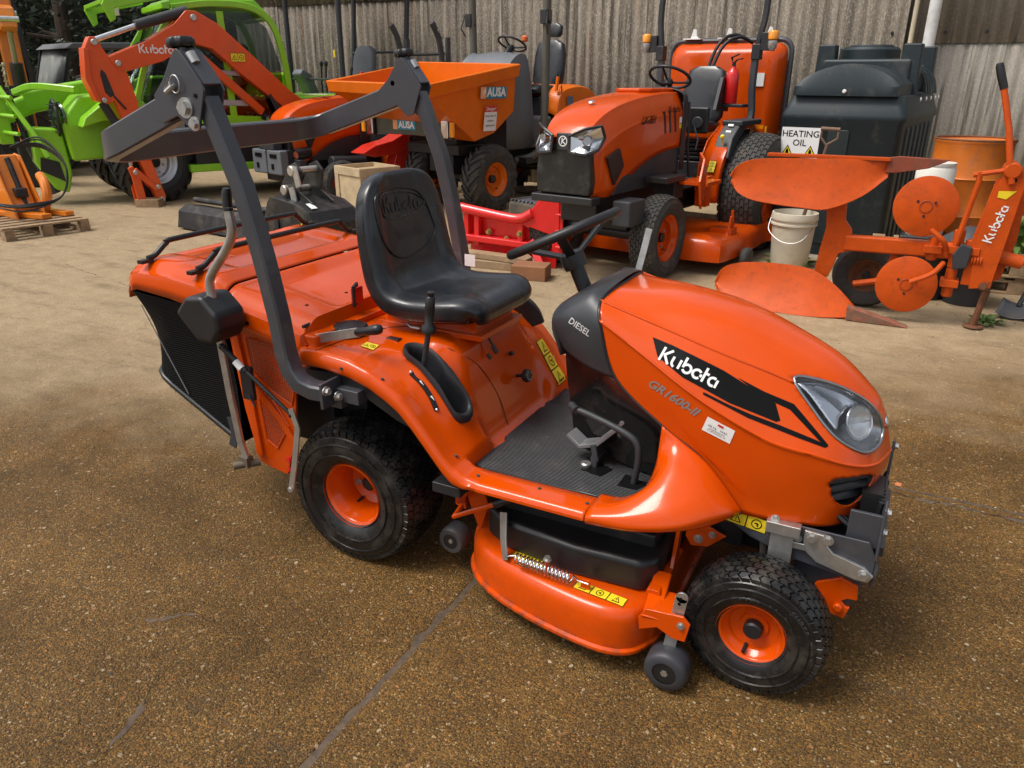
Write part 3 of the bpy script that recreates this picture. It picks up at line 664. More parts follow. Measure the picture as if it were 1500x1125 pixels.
# ---- bonnet ----
B = [
 [(.80,0,1.035),(.80,-.10,1.03),(.79,-.19,1.0),(.80,-.225,.98),(.809,-.24,.955),(.87,-.245,.79),(1.024,-.26,.677),(1.151,-.27,.604),(1.268,-.27,.465)],
 [(.98,0,1.036),(.97,-.11,1.018),(.957,-.195,.955),(.95,-.235,.92),(.95,-.262,.883),(1.0,-.265,.76),(1.10,-.27,.66),(1.20,-.272,.575),(1.31,-.27,.466)],
 [(1.18,0,1.004),(1.16,-.115,.982),(1.137,-.20,.906),(1.13,-.25,.855),(1.128,-.284,.788),(1.14,-.283,.70),(1.19,-.28,.62),(1.26,-.275,.55),(1.36,-.265,.468)],
 [(1.35,0,.94),(1.33,-.105,.918),(1.31,-.185,.857),(1.305,-.235,.79),(1.304,-.282,.711),(1.31,-.281,.655),(1.33,-.278,.60),(1.36,-.27,.54),(1.42,-.255,.470)],
 [(1.46,0,.874),(1.45,-.09,.852),(1.44,-.155,.80),(1.435,-.21,.74),(1.43,-.257,.682),(1.435,-.258,.635),(1.44,-.255,.585),(1.455,-.248,.53),(1.475,-.235,.466)],
 [(1.545,0,.79),(1.537,-.06,.775),(1.525,-.115,.74),(1.52,-.165,.70),(1.52,-.205,.65),(1.525,-.212,.61),(1.525,-.208,.565),(1.525,-.2,.52),(1.525,-.185,.462)],
 [(1.572,0,.75),(1.570,-.03,.74),(1.569,-.06,.715),(1.569,-.095,.675),(1.578,-.125,.63),(1.582,-.13,.59),(1.578,-.122,.55),(1.57,-.112,.51),(1.56,-.10,.458)],
 [(1.580,0,.735),(1.584,0,.722),(1.590,0,.70),(1.600,0,.665),(1.610,0,.625),(1.612,0,.59),(1.606,0,.55),(1.594,0,.505),(1.575,0,.455)]]
def mir(p): return V((p[0], -p[1], p[2]))
def sharpen(r, ks, e=.10):
    r = [V(p) for p in r]; out = []
    for i, p in enumerate(r):
        if i in ks: out += [p+(r[i-1]-p)*e, p, p+(r[i+1]-p)*e]
        else: out.append(p)
    return out
for i_, r in enumerate(B[:5]): d_ = .018 if i_ < 4 else .009; r[0] = (r[0][0], 0, r[0][2]-d_-.002); r[1] = (r[1][0], r[1][1], r[1][2]-d_*.8)
B = [sharpen(r, (2, 4)) for r in B]
Bf = [[V(p) for p in r[::-1]]+[mir(p) for p in r[1:]] for r in B]
GB = catgrid(Bf, 12, 7, post=mir)
def inpoly(x, y, P):
    c = False; j = len(P)-1
    for i in range(len(P)):
        if (P[i][1] > y) != (P[j][1] > y) and x < (P[j][0]-P[i][0])*(y-P[i][1])/(P[j][1]-P[i][1])+P[i][0]: c = not c
        j = i
    return c
def snap(x, y, P):
    best = None
    for i in range(len(P)):
        a, b = V(P[i]), V(P[(i+1) % len(P)]); d = b-a; t = max(0, min(1, (V((x, y))-a).dot(d)/max(1e-9, d.dot(d)))); q = a+d*t; e = (q-V((x, y))).length
        if best is None or e < best[0]: best = (e, q)
    return best
class Hole:      # an opening cut in a shell: outline given as points in space, cut along dirn
    def __init__(s, pts, dirn, nrm):
        s.P3 = [V(p) for p in pts]; s.d = V(dirn).normalized(); s.o = s.P3[0]; a = V((0, 0, 1)); s.u = (a.cross(s.d)).normalized() if abs(s.d.z) < .95 else V((1, 0, 0)); s.u = (s.u-s.d*s.u.dot(s.d)).normalized(); s.w = s.d.cross(s.u)
        s.P = [s.to2(p) for p in s.P3]; s.n = V(nrm)
    def to2(s, p): q = V(p)-s.o; return (q.dot(s.u), q.dot(s.w))
def cut(name, GR, mats, holes, parent, step=.012, **kw):
    mb = MB(); mb.grid(GR); me = mesh(name, mb, mats, 0); bm = bmesh.new(); bm.from_mesh(me); bmesh.ops.remove_doubles(bm, verts=bm.verts, dist=1e-5); bmesh.ops.recalc_face_normals(bm, faces=bm.faces)
    for H in holes:
        ctr = sum(H.P3, V())/len(H.P3); rad = max((p-ctr).length for p in H.P3)*1.25
        dele = [f for f in bm.faces if (f.calc_center_median()-ctr).length < rad and inpoly(*H.to2(f.calc_center_median()), H.P)]
        dl = set(dele); bv = {v for f in dele for v in f.verts if any(g not in dl for g in v.link_faces)}
        bmesh.ops.delete(bm, geom=dele, context='FACES')
        for v in bv:
            if v.is_valid: e, q = snap(*H.to2(v.co), H.P); x, y = H.to2(v.co); v.co += H.u*(q[0]-x)+H.w*(q[1]-y)
    bm.to_mesh(me); bm.free(); me.shade_smooth(); me.set_sharp_from_angle(angle=radians(60))
    o = bpy.data.objects.new(name, me); link(o, parent); return o
def cray(px, py, bvh, depth=None):      # design helper: where a line of sight of the survey photograph meets a surface
    d = rt2*(px-750)+dn2*(py-562.5)+fw*FPX; d.normalize(); h = bvh.ray_cast(CAMLOC, d); return h[0]
def bvh_of(GR):
    mb = MB(); mb.grid(GR); return BVHTree.FromPolygons([V(p) for p in mb.v], mb.f)
BB = bvh_of(GB)
HLP = spl([(1163,554,0),(1191,600,0),(1219,636,0),(1245,655,0),(1269,663,0),(1288,650,0),(1293,622,0),(1276,593,0),(1241,571,0),(1202,557,0)], 4, True)
HL = [p for p in (cray(p.x, p.y, BB) for p in HLP) if p]
VEP = spl([(1219,705,0),(1218,725,0),(1228,738,0),(1243,741,0),(1260,730,0),(1281,697,0),(1250,699,0)], 3, True)
VE = [p for p in (cray(p.x, p.y, BB) for p in VEP) if p]
hdir = V((.62, -.62, .45)); vdir = V((.8, -.6, 0))
holes = [Hole(HL, hdir, hdir), Hole([mir(p) for p in HL], mir(hdir), mir(hdir)), Hole(VE, vdir, vdir), Hole([mir(p) for p in VE], mir(vdir), mir(vdir))]
bon = cut('bonnet', GB, ORANGE, holes, mw); sm = bon.modifiers.new('solid', 'SOLIDIFY'); sm.thickness = .004; sm.offset = -1
# bonnet edge seams and lower flange
def seam(name, path, r, m, parent, k=6): mb = MB(); mb.tube(path, r, k); return part(name, mb, m, parent, ang=60)
for sd in (1, -1):
    q = [V((p.x, p.y*sd, p.z)) for p in GB[0][:len(GB[0])//2+1]]
    seam('bonnet_seam', q, .0045, BLACK, mw)
# headlights and side vents
def headlight(P, sd):
    f = (lambda p: V((p[0], p[1]*sd, p[2]))); P = [f(p) for p in P]; d = f(hdir).normalized(); c = sum(P, V())/len(P)
    rim = MB(); rim.tube(P, .0045, 8, closed=True); hl = part('headlight', rim, mat('headlight_bezel', (.35, .36, .38), .12, .9), mw, ang=60)
    G = [[c+(p-c)*s_-d*(.045*(1-s_**2)) for p in P] for s_ in (1, .97, .9, .75, .5, .25, .02)]
    bw = MB(); bw.grid(G, closed_v=True); part('reflector_bowl', bw, mat('headlight_bowl', (.50, .51, .52), .18, .8, var=.3, vs=20), hl, ang=60)
    tip = max(P, key=lambda p: (p-f((1.25, -.2, .8))).length); a = f(V((1.505, -.145, .705)))-d*.022
    la = MB(); ax = (d+V((.5, 0, -.1))).normalized(); a = f(surf_hl)-d*.016; la.lathe([(.047, .004), (.045, .002), (.038, -.006), (.028, -.012), (.014, -.016), (.001, -.017)], a, (d+ax)/2, 32, caps=False); part('reflector', la, mat('fluted_reflector', (.86, .87, .86), .22, .75, bump=.9, bs=70, var=.1), hl, ang=30)
    cs = MB(); cs.tube([a+frame_z((d+ax)/2) @ V((.046*cos(t), .046*sin(t), .004)) for t in [i*2*pi/32 for i in range(32)]], .004, 6, closed=True); cs.rtube([a+frame_z(d) @ V((-.04, 0, .0)), a+frame_z(d) @ V((.04, .0, .0))], .004, .003); part('reflector_rim', cs, CHROME, hl, ang=60)
    cs = MB(); wrap(cs, densify(poly2d([to_uv(surf(*p), o0) for p in [(1168,558),(1203,560),(1240,574),(1268,590),(1245,597),(1232,611),(1229,632),(1216,616),(1200,594),(1183,572)]]), .015), o0, u0, v0, BB, -.009)
    if sd < 0: cs.v = [(x, -y, z) for x, y, z in cs.v]
    part('chrome_shroud', cs, CHROME, hl, ang=60, sol=.001)
    db = MB(); cc = c+(f(V((1.33, -.22, .76)))-c)*.25-d*.028; Rm = frame_z(d).to_4x4(); 
    for i in range(3): db.box(cc+V((.014*i, 0, -.018*i)), (.085, .016, .014), frame_z(d)@Matrix.Rotation(.6*sd, 3, 'Z'))
    part('indicator_insert', db, mat('smoked_insert', (.16, .17, .18), .2, .5), hl, bev=.003)
    G = [[c+(p-c)*s_+d*(.012*(1-s_**2)) for p in P] for s_ in (1, .92, .8, .6, .4, .2, .01)]
    ln = MB(); ln.grid(G, closed_v=True); part('lens', ln, LENS, hl, ang=60)
for sd in (1, -1):
    f = (lambda p: V((p[0], p[1]*sd, p[2]))); P = [f(p) for p in VE]; d = f(vdir).normalized(); c = sum(P, V())/len(P)
    G = [[c+(p-c)*s_-d*dd for p in P] for s_, dd in ((1.04, -.001), (1.0, .006), (.96, .03), (.9, .035), (.02, .035))]
    mb = MB(); mb.grid(G, closed_v=True); v_ = part('air_vent', mb, BLACK, mw, ang=40)
    zs = [p.z for p in P]; z0, z1 = min(zs), max(zs); u = V((0, 0, 1)).cross(d).normalized()
    for i in range(3):
        z = z0+(z1-z0)*(.24+.27*i); xs_ = [p for p in P if abs(p.z-z) < .016]
        if len(xs_) < 2: continue
        a = min(xs_, key=lambda p: p.dot(u)); b = max(xs_, key=lambda p: p.dot(u)); a = V((a.x, a.y, z)); b = V((b.x, b.y, z))
        lo = MB(); lo.grid([[p-d*.004+V((0, 0, 0)), p-d*.018+V((0, 0, .014)), p-d*.022+V((0, 0, .012)), p-d*.008-V((0, 0, .004))] for p in (a, (a+b)/2+d*.004, b)]); part('louvre', lo, DGREY, v_, ang=60, sol=.002)
# badge on the nose
mb = MB(); mb.lathe([(.001, .006), (.014, .006), (.019, .003), (.02, 0)], (1.585, 0, .708), (1, 0, .35), 28); bg_ = part('badge', mb, STEEL, mw)
# stickers on the bonnet: laid on the surface. Axes follow the crease of the bonnet side
def surf(px, py): return cray(px, py, BB)
def near_axes(p0, p1, nrm):
    u = (p1-p0).normalized(); nn = V(nrm).normalized(); v = nn.cross(u).normalized(); return u, v
pa, pb = surf(968, 512), surf(1045, 556)
def map_px(pxs): return [surf(*p) for p in pxs]
u0 = (surf(1150, 612)-surf(960, 505)).normalized(); nn0 = V((.25, -1, .55)).normalized(); v0 = nn0.cross(u0).normalized(); u0 = v0.cross(nn0)
def to_uv(p, o): q = p-o; return (q.dot(u0), q.dot(v0))
o0 = surf(1050, 565)
def pxpoly(px): return poly2d([to_uv(surf(*p), o0) for p in px])
surf_hl = surf(1263, 618)
headlight(HL, 1); headlight(HL, -1)
for sd in (1, -1):
    tmp = MB(); tmp.m = 0
    for shp in ([(956,494),(985,506),(1060,543),(1136,591),(1143,616),(1137,618),(1068,590),(1000,553),(963,522)],
                [(1080,553),(1120,574),(1163,592),(1213,652),(1211,655),(1200,646),(1157,600),(1118,582)],
                [(1030,574),(1068,593),(1100,607),(1140,622),(1198,646),(1213,654),(1208,656),(1170,642),(1095,612),(1030,578)]):
        wrap(tmp, densify(pxpoly(shp), .012), o0, u0, v0, BB, .0014)
    tmp.m = 1
    a = surf(968, 517); b = surf(1053, 560); lc = (a+b)/2; ang = math.atan2(*((b-a).dot(x) for x in (v0, u0))); W_ = (b-a).length; h = W_/4.3
    vs, fs = logo2d(h); R2 = Matrix.Rotation(ang, 2); oc = to_uv(lc, o0); sh = .18
    vs = [tuple(R2 @ V((x+y*-sh*0, y)) + V(oc)) for x, y in vs]; wrap(tmp, densify((vs, fs), .02), o0, u0, v0, BB, .0028)
    tmp.m = 2
    a = surf(945, 556); b = surf(1027, 609); lc = (a+b)/2; ang = math.atan2((b-a).dot(v0), (b-a).dot(u0)); vs, fs = text2d('GR1600-II', (b-a).length/6.2, .25, .03); vs = [(x*1.28, y) for x, y in vs]
    vs = [tuple(Matrix.Rotation(ang, 2) @ V(p) + V(to_uv(lc, o0))) for p in vs]; wrap(tmp, densify((vs, fs), .03), o0, u0, v0, BB, .0014)
    if sd < 0:
        tmp.v = [(x, -y, z) for x, y, z in tmp.v]; tmp.f = [f[::-1] for f in tmp.f]
        # lettering reads forwards on the far side too
    part('bonnet_graphic', tmp, [INK, mat('white_ink', (.8, .8, .78), .4), GREYINK], mw, ang=0)
q = MB(); P = [to_uv(surf(*p), o0) for p in [(1037,610),(1077,631),(1069,650),(1028,629)]]; wrap(q, densify(poly2d(P), .02), o0, u0, v0, BB, .0016)
q.m = 1; c4 = V(P[0])*.25+V(P[1])*.25+V(P[2])*.25+V(P[3])*.25; ang = math.atan2(P[1][1]-P[0][1], P[1][0]-P[0][0]); Rt = Matrix.Rotation(ang, 2); wd = (V(P[1])-V(P[0])).length
for k_, (yy, ww, mi, hh) in enumerate([(.012, .2, 2, .005), (.001, .72, 1, .0045), (-.006, .6, 1, .003), (-.011, .66, 1, .003)]):
    q.m = mi; vs, fs = rect2d(wd*ww, hh, 0, yy); 
    if mi == 1: vs, fs = squiggle(wd*ww, hh*1.7, 0, yy, 1, k_)
    vs = [tuple(Rt @ V((x, y)) + c4) for x, y in vs]; wrap(q, densify((vs, fs), .03), o0, u0, v0, BB, .003)
part('dealer_label', q, [LABELW, mat('grey_ink', (.12, .12, .13), .5), REDINK], mw, ang=0)
# ---- cowl behind the bonnet: dark dash pod, then gloss column panel ----
CW = [  # columns run from near lower edge over the top; rows from rear to bonnet
 [(.655,-.155,.83),(.640,-.185,.885),(.640,-.19,.93),(.648,-.16,.958),(.655,-.09,.968),(.658,0,.97)],
 [(.70,-.20,.825),(.690,-.212,.88),(.690,-.212,.945),(.705,-.17,.99),(.71,-.09,1.003),(.71,0,1.005)],
 [(.775,-.225,.80),(.765,-.232,.87),(.755,-.222,.955),(.755,-.18,1.012),(.765,-.10,1.025),(.765,0,1.028)],
 [(.868,-.238,.785),(.845,-.240,.85),(.811,-.235,.945),(.795,-.185,1.003),(.803,-.10,1.028),(.803,0,1.033)]]
CG = catgrid([[V(p) for p in r]+[mir(p) for p in r[::-1][1:]] for r in CW], 6, 6)
# rear face closing down
r0 = CG[0]; back = [[V((p.x+.03*t, p.y*(1-.05*t), p.z*(1-t)+.81*t)) for p in r0] for t in (1, .75, .5, .25)]
mb = MB(); mb.grid(back+CG); part('dash_cowl', mb, mat('cowl_plastic', (.03, .032, .036), .34, var=.12, bump=.1, bs=300, drops=.25), mw, ang=50, sol=.004)
lo = MB()
ring = lambda z, x0, x1, y0, y1: [(x0, -y0, z), (x1, -y1, z), (x1, y1, z), (x0, y0, z)]
sec = [(.835,.668,.88,.15,.225),(.70,.672,.99,.125,.225),(.60,.680,1.12,.105,.225),(.47,.69,1.2,.085,.21)]
lo.grid([[V(p) for p in [(x0,0,z),(x0,-y0,z),(x0+(x1-x0)*.5,-(y0*.35+y1*.65),z),(x1,-y1,z)]][::-1]+[V(p) for p in [(x0,y0,z),(x0+(x1-x0)*.5,(y0*.35+y1*.65),z),(x1,y1,z)]] for z, x0, x1, y0, y1 in sec])
part('steering_column_panel', lo, GLOSSB, mw, bev=.006, ang=30, sol=.003)
mb = MB(); d0 = V((.70, -.2215, .905)); t2 = text2d('DIESEL', .034, .15, .03); 
CB = bvh_of(back+CG); a = cray(831, 466, CB); b = cray(867, 492, CB)
if a and b:
    u1 = (b-a).normalized(); n1 = V((-.35, -1, .25)).normalized(); v1 = n1.cross(u1).normalized(); t2 = text2d('DIESEL', (b-a).length/3.55, .1, .015); wrap(mb, densify(t2, .03), (a+b)/2, u1, v1, CB, .0015); part('diesel_lettering', mb, mat('silver_lettering', (.6, .6, .6), .3, .3), mw, ang=0)
# key, levers on the cowl
mb = MB(); mb.rtube([(.765,.215,.985),(.775,.235,1.06),(.785,.25,1.135)], .022, .004, up=(0, 1, 0)); part('throttle_lever', mb, ZINC, mw)
mb = MB(); mb.tube([(.70,.16,.96),(.70,.24,.985),(.70,.275,.98)], .007, 8); mb.cyl((.70,.27,.98), (.70,.34,.965), .011, 12, ch=.003); part('choke_lever', mb, BLACK, mw)
# ---- steering wheel ----
sc = V((.585, .0, 1.142)); sn = V((-.47, -.01, 1)).normalized(); Rs = frame_z(sn)
sw = MB(); P = [sc+Rs @ V((.178*cos(2*pi*i/48), .178*sin(2*pi*i/48), 0)) for i in range(48)]; sw.tube(P, .0145, 12, closed=True)
swo = part('steering_wheel', sw, mat('steering_wheel_foam', (.014, .014, .015), .42, bump=.2, bs=200, var=.2), mw, ang=60)
hubp = sc-sn*.085
for a in (20, 140, 260):
    e = sc+Rs @ V((.17*cos(radians(a)), .17*sin(radians(a)), 0)); mb = MB(); mb.rtube([hubp+(e-hubp)*.08, hubp+(e-hubp)*.5-sn*.0, e], .030, .012, up=sn); part('spoke', mb, BLACK, swo, bev=.003)
mb = MB(); mb.lathe([(.036, -.03), (.04, 0), (.038, .018), (.025, .026), (.001, .028)], hubp, sn, 28); mb.cyl(hubp-sn*.13, hubp, .024, 20); part('hub', mb, BLACK, swo)
# ---- rear body: fenders, seat deck and floor ----
def out_z(x): return lerp1([-.12,-.02,.08,.16,.22,.27,.31,.35,.39,.42,.45,.49,.54,1.2], [.795,.795,.783,.760,.730,.698,.658,.612,.565,.530,.502,.482,.473,.473], x)
def mid_z(x): return lerp1([-.12,0,.1,.2,.26,.31,.35,.385,.42,.45,.48,.52,1.2], [.80,.80,.795,.780,.755,.715,.670,.615,.555,.510,.480,.460,.457], x)
def cen_z(x): return lerp1([-.12,.24,.29,.32,.345,.365,.385,.40,.415,.43,.46,1.2], [.81,.805,.79,.765,.72,.665,.60,.55,.505,.475,.457,.455], x)
def body_z(x, y):
    a = abs(y); c = cen_z(x); m_ = mid_z(x); o = out_z(x); w1 = sst(.20, .27, a); z = c+(m_-c)*w1; w2 = sst(.31, .43, a); z = z+(o-z)*w2
    if a < .2: z -= .025*math.exp(-((x-.375)/.05)**2)*math.exp(-((y-.1)/.08)**2)*0
    if x > .46: z = z if a > .40 else min(z, .456+.017*sst(.355, .41, a))
    return z
ys_ = [-.474+.948*i/90 for i in range(91)]; GRD = []
for i in range(116):
    x = -.11+.994*i/115; row = []
    zl = body_z(x, .474)
    def edge(s):
        b = .055-.027*sst(.44, .54, x)
        return [V((x, s*(.474-.012), zl-b-.004)), V((x, s*(.480), zl-b)), V((x, s*.489, zl-b*.82)), V((x, s*.489, zl-b*.5)), V((x, s*.4865, zl-.016)), V((x, s*.481, zl-.005))]
    row = edge(-1)+[V((x, y, body_z(x, y))) for y in ys_]+edge(1)[::-1]; GRD.append(row)
RB = bvh_of(GRD)
# lever slot opening on the near fender
SLP = spl([(593,512,0),(610,510,0),(632,520,0),(660,550,0),(682,583,0),(690,604,0),(684,616,0),(668,614,0),(656,597,0),(640,570,0),(615,540,0),(596,525,0)], 3, True)
SL = [p for p in (cray(p.x, p.y, RB) for p in SLP) if p]
hs_ = [Hole(SL, (0.3, -.1, 1), (0, 0, 1))]
bd = cut('rear_body', GRD, ORANGE, hs_, mw); sm = bd.modifiers.new('solid', 'SOLIDIFY'); sm.thickness = .004; sm.offset = -1
for sd in (1,):
    P = [V((p.x, p.y*sd, p.z)) for p in SL]; c = sum(P, V())/len(P); up = V((.35, -.05*sd, 1)).normalized()
    G = []
    for d_, h in ((.006, -.003), (.007, .010), (.003, .019), (-.004, .021), (-.012, .017), (-.018, .012), (-.020, -.01), (-.022, -.12)):
        G.append([p+(p-c).normalized()*d_+up*h for p in P])
    G.append([c+(p-c)*.3+up*-.125 for p in P])
    mb = MB(); mb.grid(G, closed_v=True); part('lever_slot', mb, mat('slot_rubber', (.02, .021, .024), .45, var=.2), mw, ang=60)
# PTO / height lever
lv = MB(); a = cray(618, 530, RB)+V((0, 0, -.05)); b = a+V((.03, -.0, .16)); lv.tube([a, b], .009, 12); lvo = part('hydraulic_lever', lv, DGREY, mw)
g = V((.012, 0, .11)); mb = MB(); mb.tube([b-g*.05, b+g*.1, b+g*.2, b+g*.6, b+g*.95, b+g*1.0, b+g*1.12, b+g*1.15], [.024, .024, .013, .016, .015, .010, .013, .006], 16); part('grip', mb, BLACK, lvo, ang=50)
# quadrant strip with rivets and arrows
q = [cray(*p, RB) for p in ((602,547),(618,563),(631,582),(640,602))]; P = spl(q, 5); mb = MB()
mb.tube([p+V((0, 0, .001)) for p in P], 1, sec=[(-.009, 0), (-.009, .002), (.009, .002), (.009, 0)], up=(.5, -.2, 1)); so_ = part('range_strip', mb, BLACK, mw, ang=30)
mb = MB()
for p in (P[0], P[-1]): mb.sph(p+V((0, 0, .004)), .006, 12)
part('rivet', mb, STEEL, so_)
mb = MB()
for p in (P[4], P[10]): t = (P[6]-P[5]).normalized(); s_ = t.cross(V((.5, -.2, 1))).normalized(); mb.add([p+V((.001, 0, .0048))-s_*.004, p+V((.001, 0, .0048))+s_*.004, p+V((.001, 0, .0048))+t*.02], [(0, 1, 2)])
part('arrow_mark', mb, LABELW, so_, ang=0)
# ribbed foot mat
def matm():
    m = bpy.data.materials.new('ribbed_floor_mat'); m.use_nodes = True; N = m.node_tree.nodes; K = m.node_tree.links; b = N['Principled BSDF']; b.inputs['Roughness'].default_value = .38; b.inputs['Specular IOR Level'].default_value = .3
    t = N.new('ShaderNodeTexCoord'); w = N.new('ShaderNodeTexWave'); w.bands_direction = 'X'; w.inputs['Scale'].default_value = 40; mp = N.new('ShaderNodeMapping'); mp.inputs['Rotation'].default_value = (0, 0, radians(90)); K.new(t.outputs['Object'], mp.inputs[0]); K.new(mp.outputs[0], w.inputs[0])
    bu = N.new('ShaderNodeBump'); bu.inputs['Strength'].default_value = 1; bu.inputs['Distance'].default_value = .002; K.new(w.outputs['Fac'], bu.inputs['Height']); K.new(bu.outputs[0], b.inputs['Normal'])
    no = N.new('ShaderNodeTexNoise'); no.inputs['Scale'].default_value = 9; no.inputs['Detail'].default_value = 8; no.inputs['Roughness'].default_value = .7; K.new(t.outputs['Object'], no.inputs[0])
    cr = N.new('ShaderNodeValToRGB'); cr.color_ramp.elements[0].position = .4; cr.color_ramp.elements[0].color = (.009, .010, .012, 1); cr.color_ramp.elements[1].position = .7; cr.color_ramp.elements[1].color = (.035, .037, .040, 1); K.new(no.outputs[0], cr.inputs[0]); K.new(cr.outputs[0], b.inputs['Base Color'])
    r = N.new('ShaderNodeMapRange'); r.inputs[1].default_value = .35; r.inputs[2].default_value = .6; r.inputs[3].default_value = .22; r.inputs[4].default_value = .55; K.new(no.outputs[0], r.inputs[0]); K.new(r.outputs[0], b.inputs['Roughness']); return m
pts = [(.445,-.355),(.52,-.368),(.88,-.362),(.95,-.345),(.995,-.31),(1.01,-.26),(1.02,-.16),(1.02,.16),(1.01,.26),(.995,.31),(.95,.345),(.88,.362),(.52,.368),(.445,.355),(.40,.30),(.46,.16),(.425,.12),(.42,-.09),(.465,-.165)]
mb = MB(); mb.prism([(.85,-.36),(1.03,-.33),(1.03,.33),(.85,.36)], 'z', .440, .452); part('floor_panel', mb, BLACK, mw)
mb = MB(); mb.prism(pts, 'z', .452, .4625); part('foot_mat', mb, matm(), mw, bev=.003)
# ---- front fenders (foot guards) ----
def guard(sd):
    I = [(.886,-.355,.468),(.945,-.345,.469),(1.0,-.325,.50),(1.022,-.298,.56),(1.022,-.272,.62),(1.022,-.262,.680)]
    M1 = [(.887,-.440,.476),(.965,-.428,.498),(1.035,-.395,.545),(1.07,-.345,.59),(1.08,-.300,.620),(1.085,-.268,.645)]
    M2 = [(.888,-.482,.470),(.995,-.468,.492),(1.10,-.432,.525),(1.15,-.375,.555),(1.165,-.325,.575),(1.17,-.279,.595)]
    O = [(.888,-.4895,.458),(1.01,-.482,.466),(1.125,-.452,.488),(1.20,-.395,.508),(1.245,-.335,.508),(1.262,-.285,.495)]
    O2 = [(.888,-.482,.442),(1.01,-.476,.450),(1.13,-.447,.468),(1.205,-.39,.475),(1.25,-.33,.482),(1.265,-.282,.475)]
    G = catgrid([[V((x, y*sd, z)) for x, y, z in r] for r in (I, M1, M2, O, O2)], 6, 6); mb = MB(); mb.grid(G); o = part('foot_guard', mb, ORANGE, mw, ang=50, sol=.004, solo=0)
guard(1); guard(-1)
# ---- pedals ----
pd = MB(); pd.rtube([(.70,-.155,.545),(.745,-.16,.515),(.80,-.165,.535),(.86,-.165,.60),(.885,-.165,.635)], .05, .014, up=(-.5, 0, 1)); pdo = part('forward_reverse_pedal', pd, mat('pedal_grey', (.17, .17, .175), .4, bump=.3, bs=120, dirt=.3), mw, bev=.003)
mb = MB(); mb.rtube([(.80,-.175,.455),(.80,-.17,.50),(.79,-.165,.53)], .06, .02, up=(1, 0, 0)); mb.cyl((.80,-.20,.49), (.80,-.12,.49), .014, 16); part('pedal_bracket', mb, DGREY, pdo, bev=.002)
mb = MB()
for i in range(5): mb.box((.862+.011*i, -.165, .607+.013*i), (.006, .05, .012), Matrix.Rotation(-.85, 3, 'Y'))
part('pedal_tread', mb, BLACK, pdo)
mb = MB(); mb.cyl((.775,-.205,.462), (.775,-.205,.476), .017, 18, ch=.003); part('floor_bolt', mb, ZINC, mw)
mb = MB(); mb.tube(spl([(.735,-.215,.655),(.80,-.222,.645),(.90,-.24,.625),(.945,-.245,.60),(.955,-.245,.55),(.945,-.24,.46)], 5), .0105, 12); mb.tube([(.715,-.195,.655), (.745,-.225,.655)], .013, 12); part('brake_pedal', mb, DGREY, mw, ang=60)
mb = MB(); mb.prism([(.905,-.275),(.965,-.275),(.985,-.225),(.905,-.20)], 'z', .463, .4645); part('pedal_opening', mb, INK, mw)
mb = MB(); mb.prism([(.77,-.235),(.84,-.25),(.86,-.19),(.79,-.16)], 'z', .463, .4645); part('pedal_opening', mb, INK, mw)
# ---- front panel details: knobs, stickers ----
def kb(p, ax, r, L_, name='control_knob'):
    ax = V(ax).normalized(); mb = MB(); p = V(p); mb.cyl(p, p+ax*L_, r*.28, 12); mb.lathe([(r*.9, 0), (r, .004), (r, .018), (r*.85, .024), (.001, .024)], p+ax*L_, ax, 28)
    for i in range(10): a = 2*pi*i/10; R = frame_z(ax); mb.cyl(p+ax*L_+R @ V((r*cos(a), r*sin(a), .002)), p+ax*L_+R @ V((r*cos(a), r*sin(a), .019)), r*.12, 6)
    o = part(name, mb, BLACK, mw, ang=40); t = MB(); R = frame_z(ax)
    for i in range(9): a = .5+i*.6; flat(t, rect2d(.002, .006, 0, r*.72), p+ax*(L_+.0245), R @ V((cos(a), sin(a), 0)), R @ V((-sin(a), cos(a), 0)))
    part('dial_mark', t, LABELW, o, ang=0); return o
kb((.385,.075,.60), (1, -.12, .22), .0215, .035)
mb = MB(); mb.cyl((.365,.06,.685), (.38,.058,.69), .008, 12); mb.tube([(.40,-.165,.76),(.41,-.16,.745)], .006, 8); part('panel_plug', mb, BLACK, mw)
mb = MB(); mb.tube([(.335,-.045,.775),(.36,-.05,.745)], .004, 8); mb.tube([(.358,-.05,.747),(.375,-.053,.725)], .008, 10); part('release_cable', mb, BLACK, mw)
mb = MB(); wb = bvh_of(GRD); pA, pB, pC = cray(787, 505, RB), cray(801, 500, RB), cray(832, 555, RB)
if pA and pB and pC:
    o_ = (cray(794, 503, RB)+cray(823, 560, RB))/2 if cray(823, 560, RB) else (pA+pC)/2; v1 = (cray(795, 505, RB)-cray(820, 552, RB)).normalized(); u1 = V((0, -1, 0)); n_ = u1.cross(v1); n_ = n_ if n_.x > 0 or n_.z > 0 else -n_
    u1 = v1.cross(n_).normalized(); o_ = (cray(795, 505, RB)+cray(820, 552, RB))/2
    warn(mb, .080, (cray(795, 505, RB)-cray(820, 552, RB)).length*1.35, o_, u1, v1, RB, 3, True)
    part('warning_label', mb, [YEL, INK], mw, ang=0)
mb = MB(); a = cray(542, 507, RB); warn(mb, .05, .036, a, (1, 0, 0), (0, 1, 0), RB, 2); part('warning_label', mb, [YEL, INK], mw, ang=0)
mb = MB(); a = cray(577, 496, RB); mb.box(a, (.05, .026, .006)); part('rocker_switch', mb, GLOSSB, mw, bev=.002)
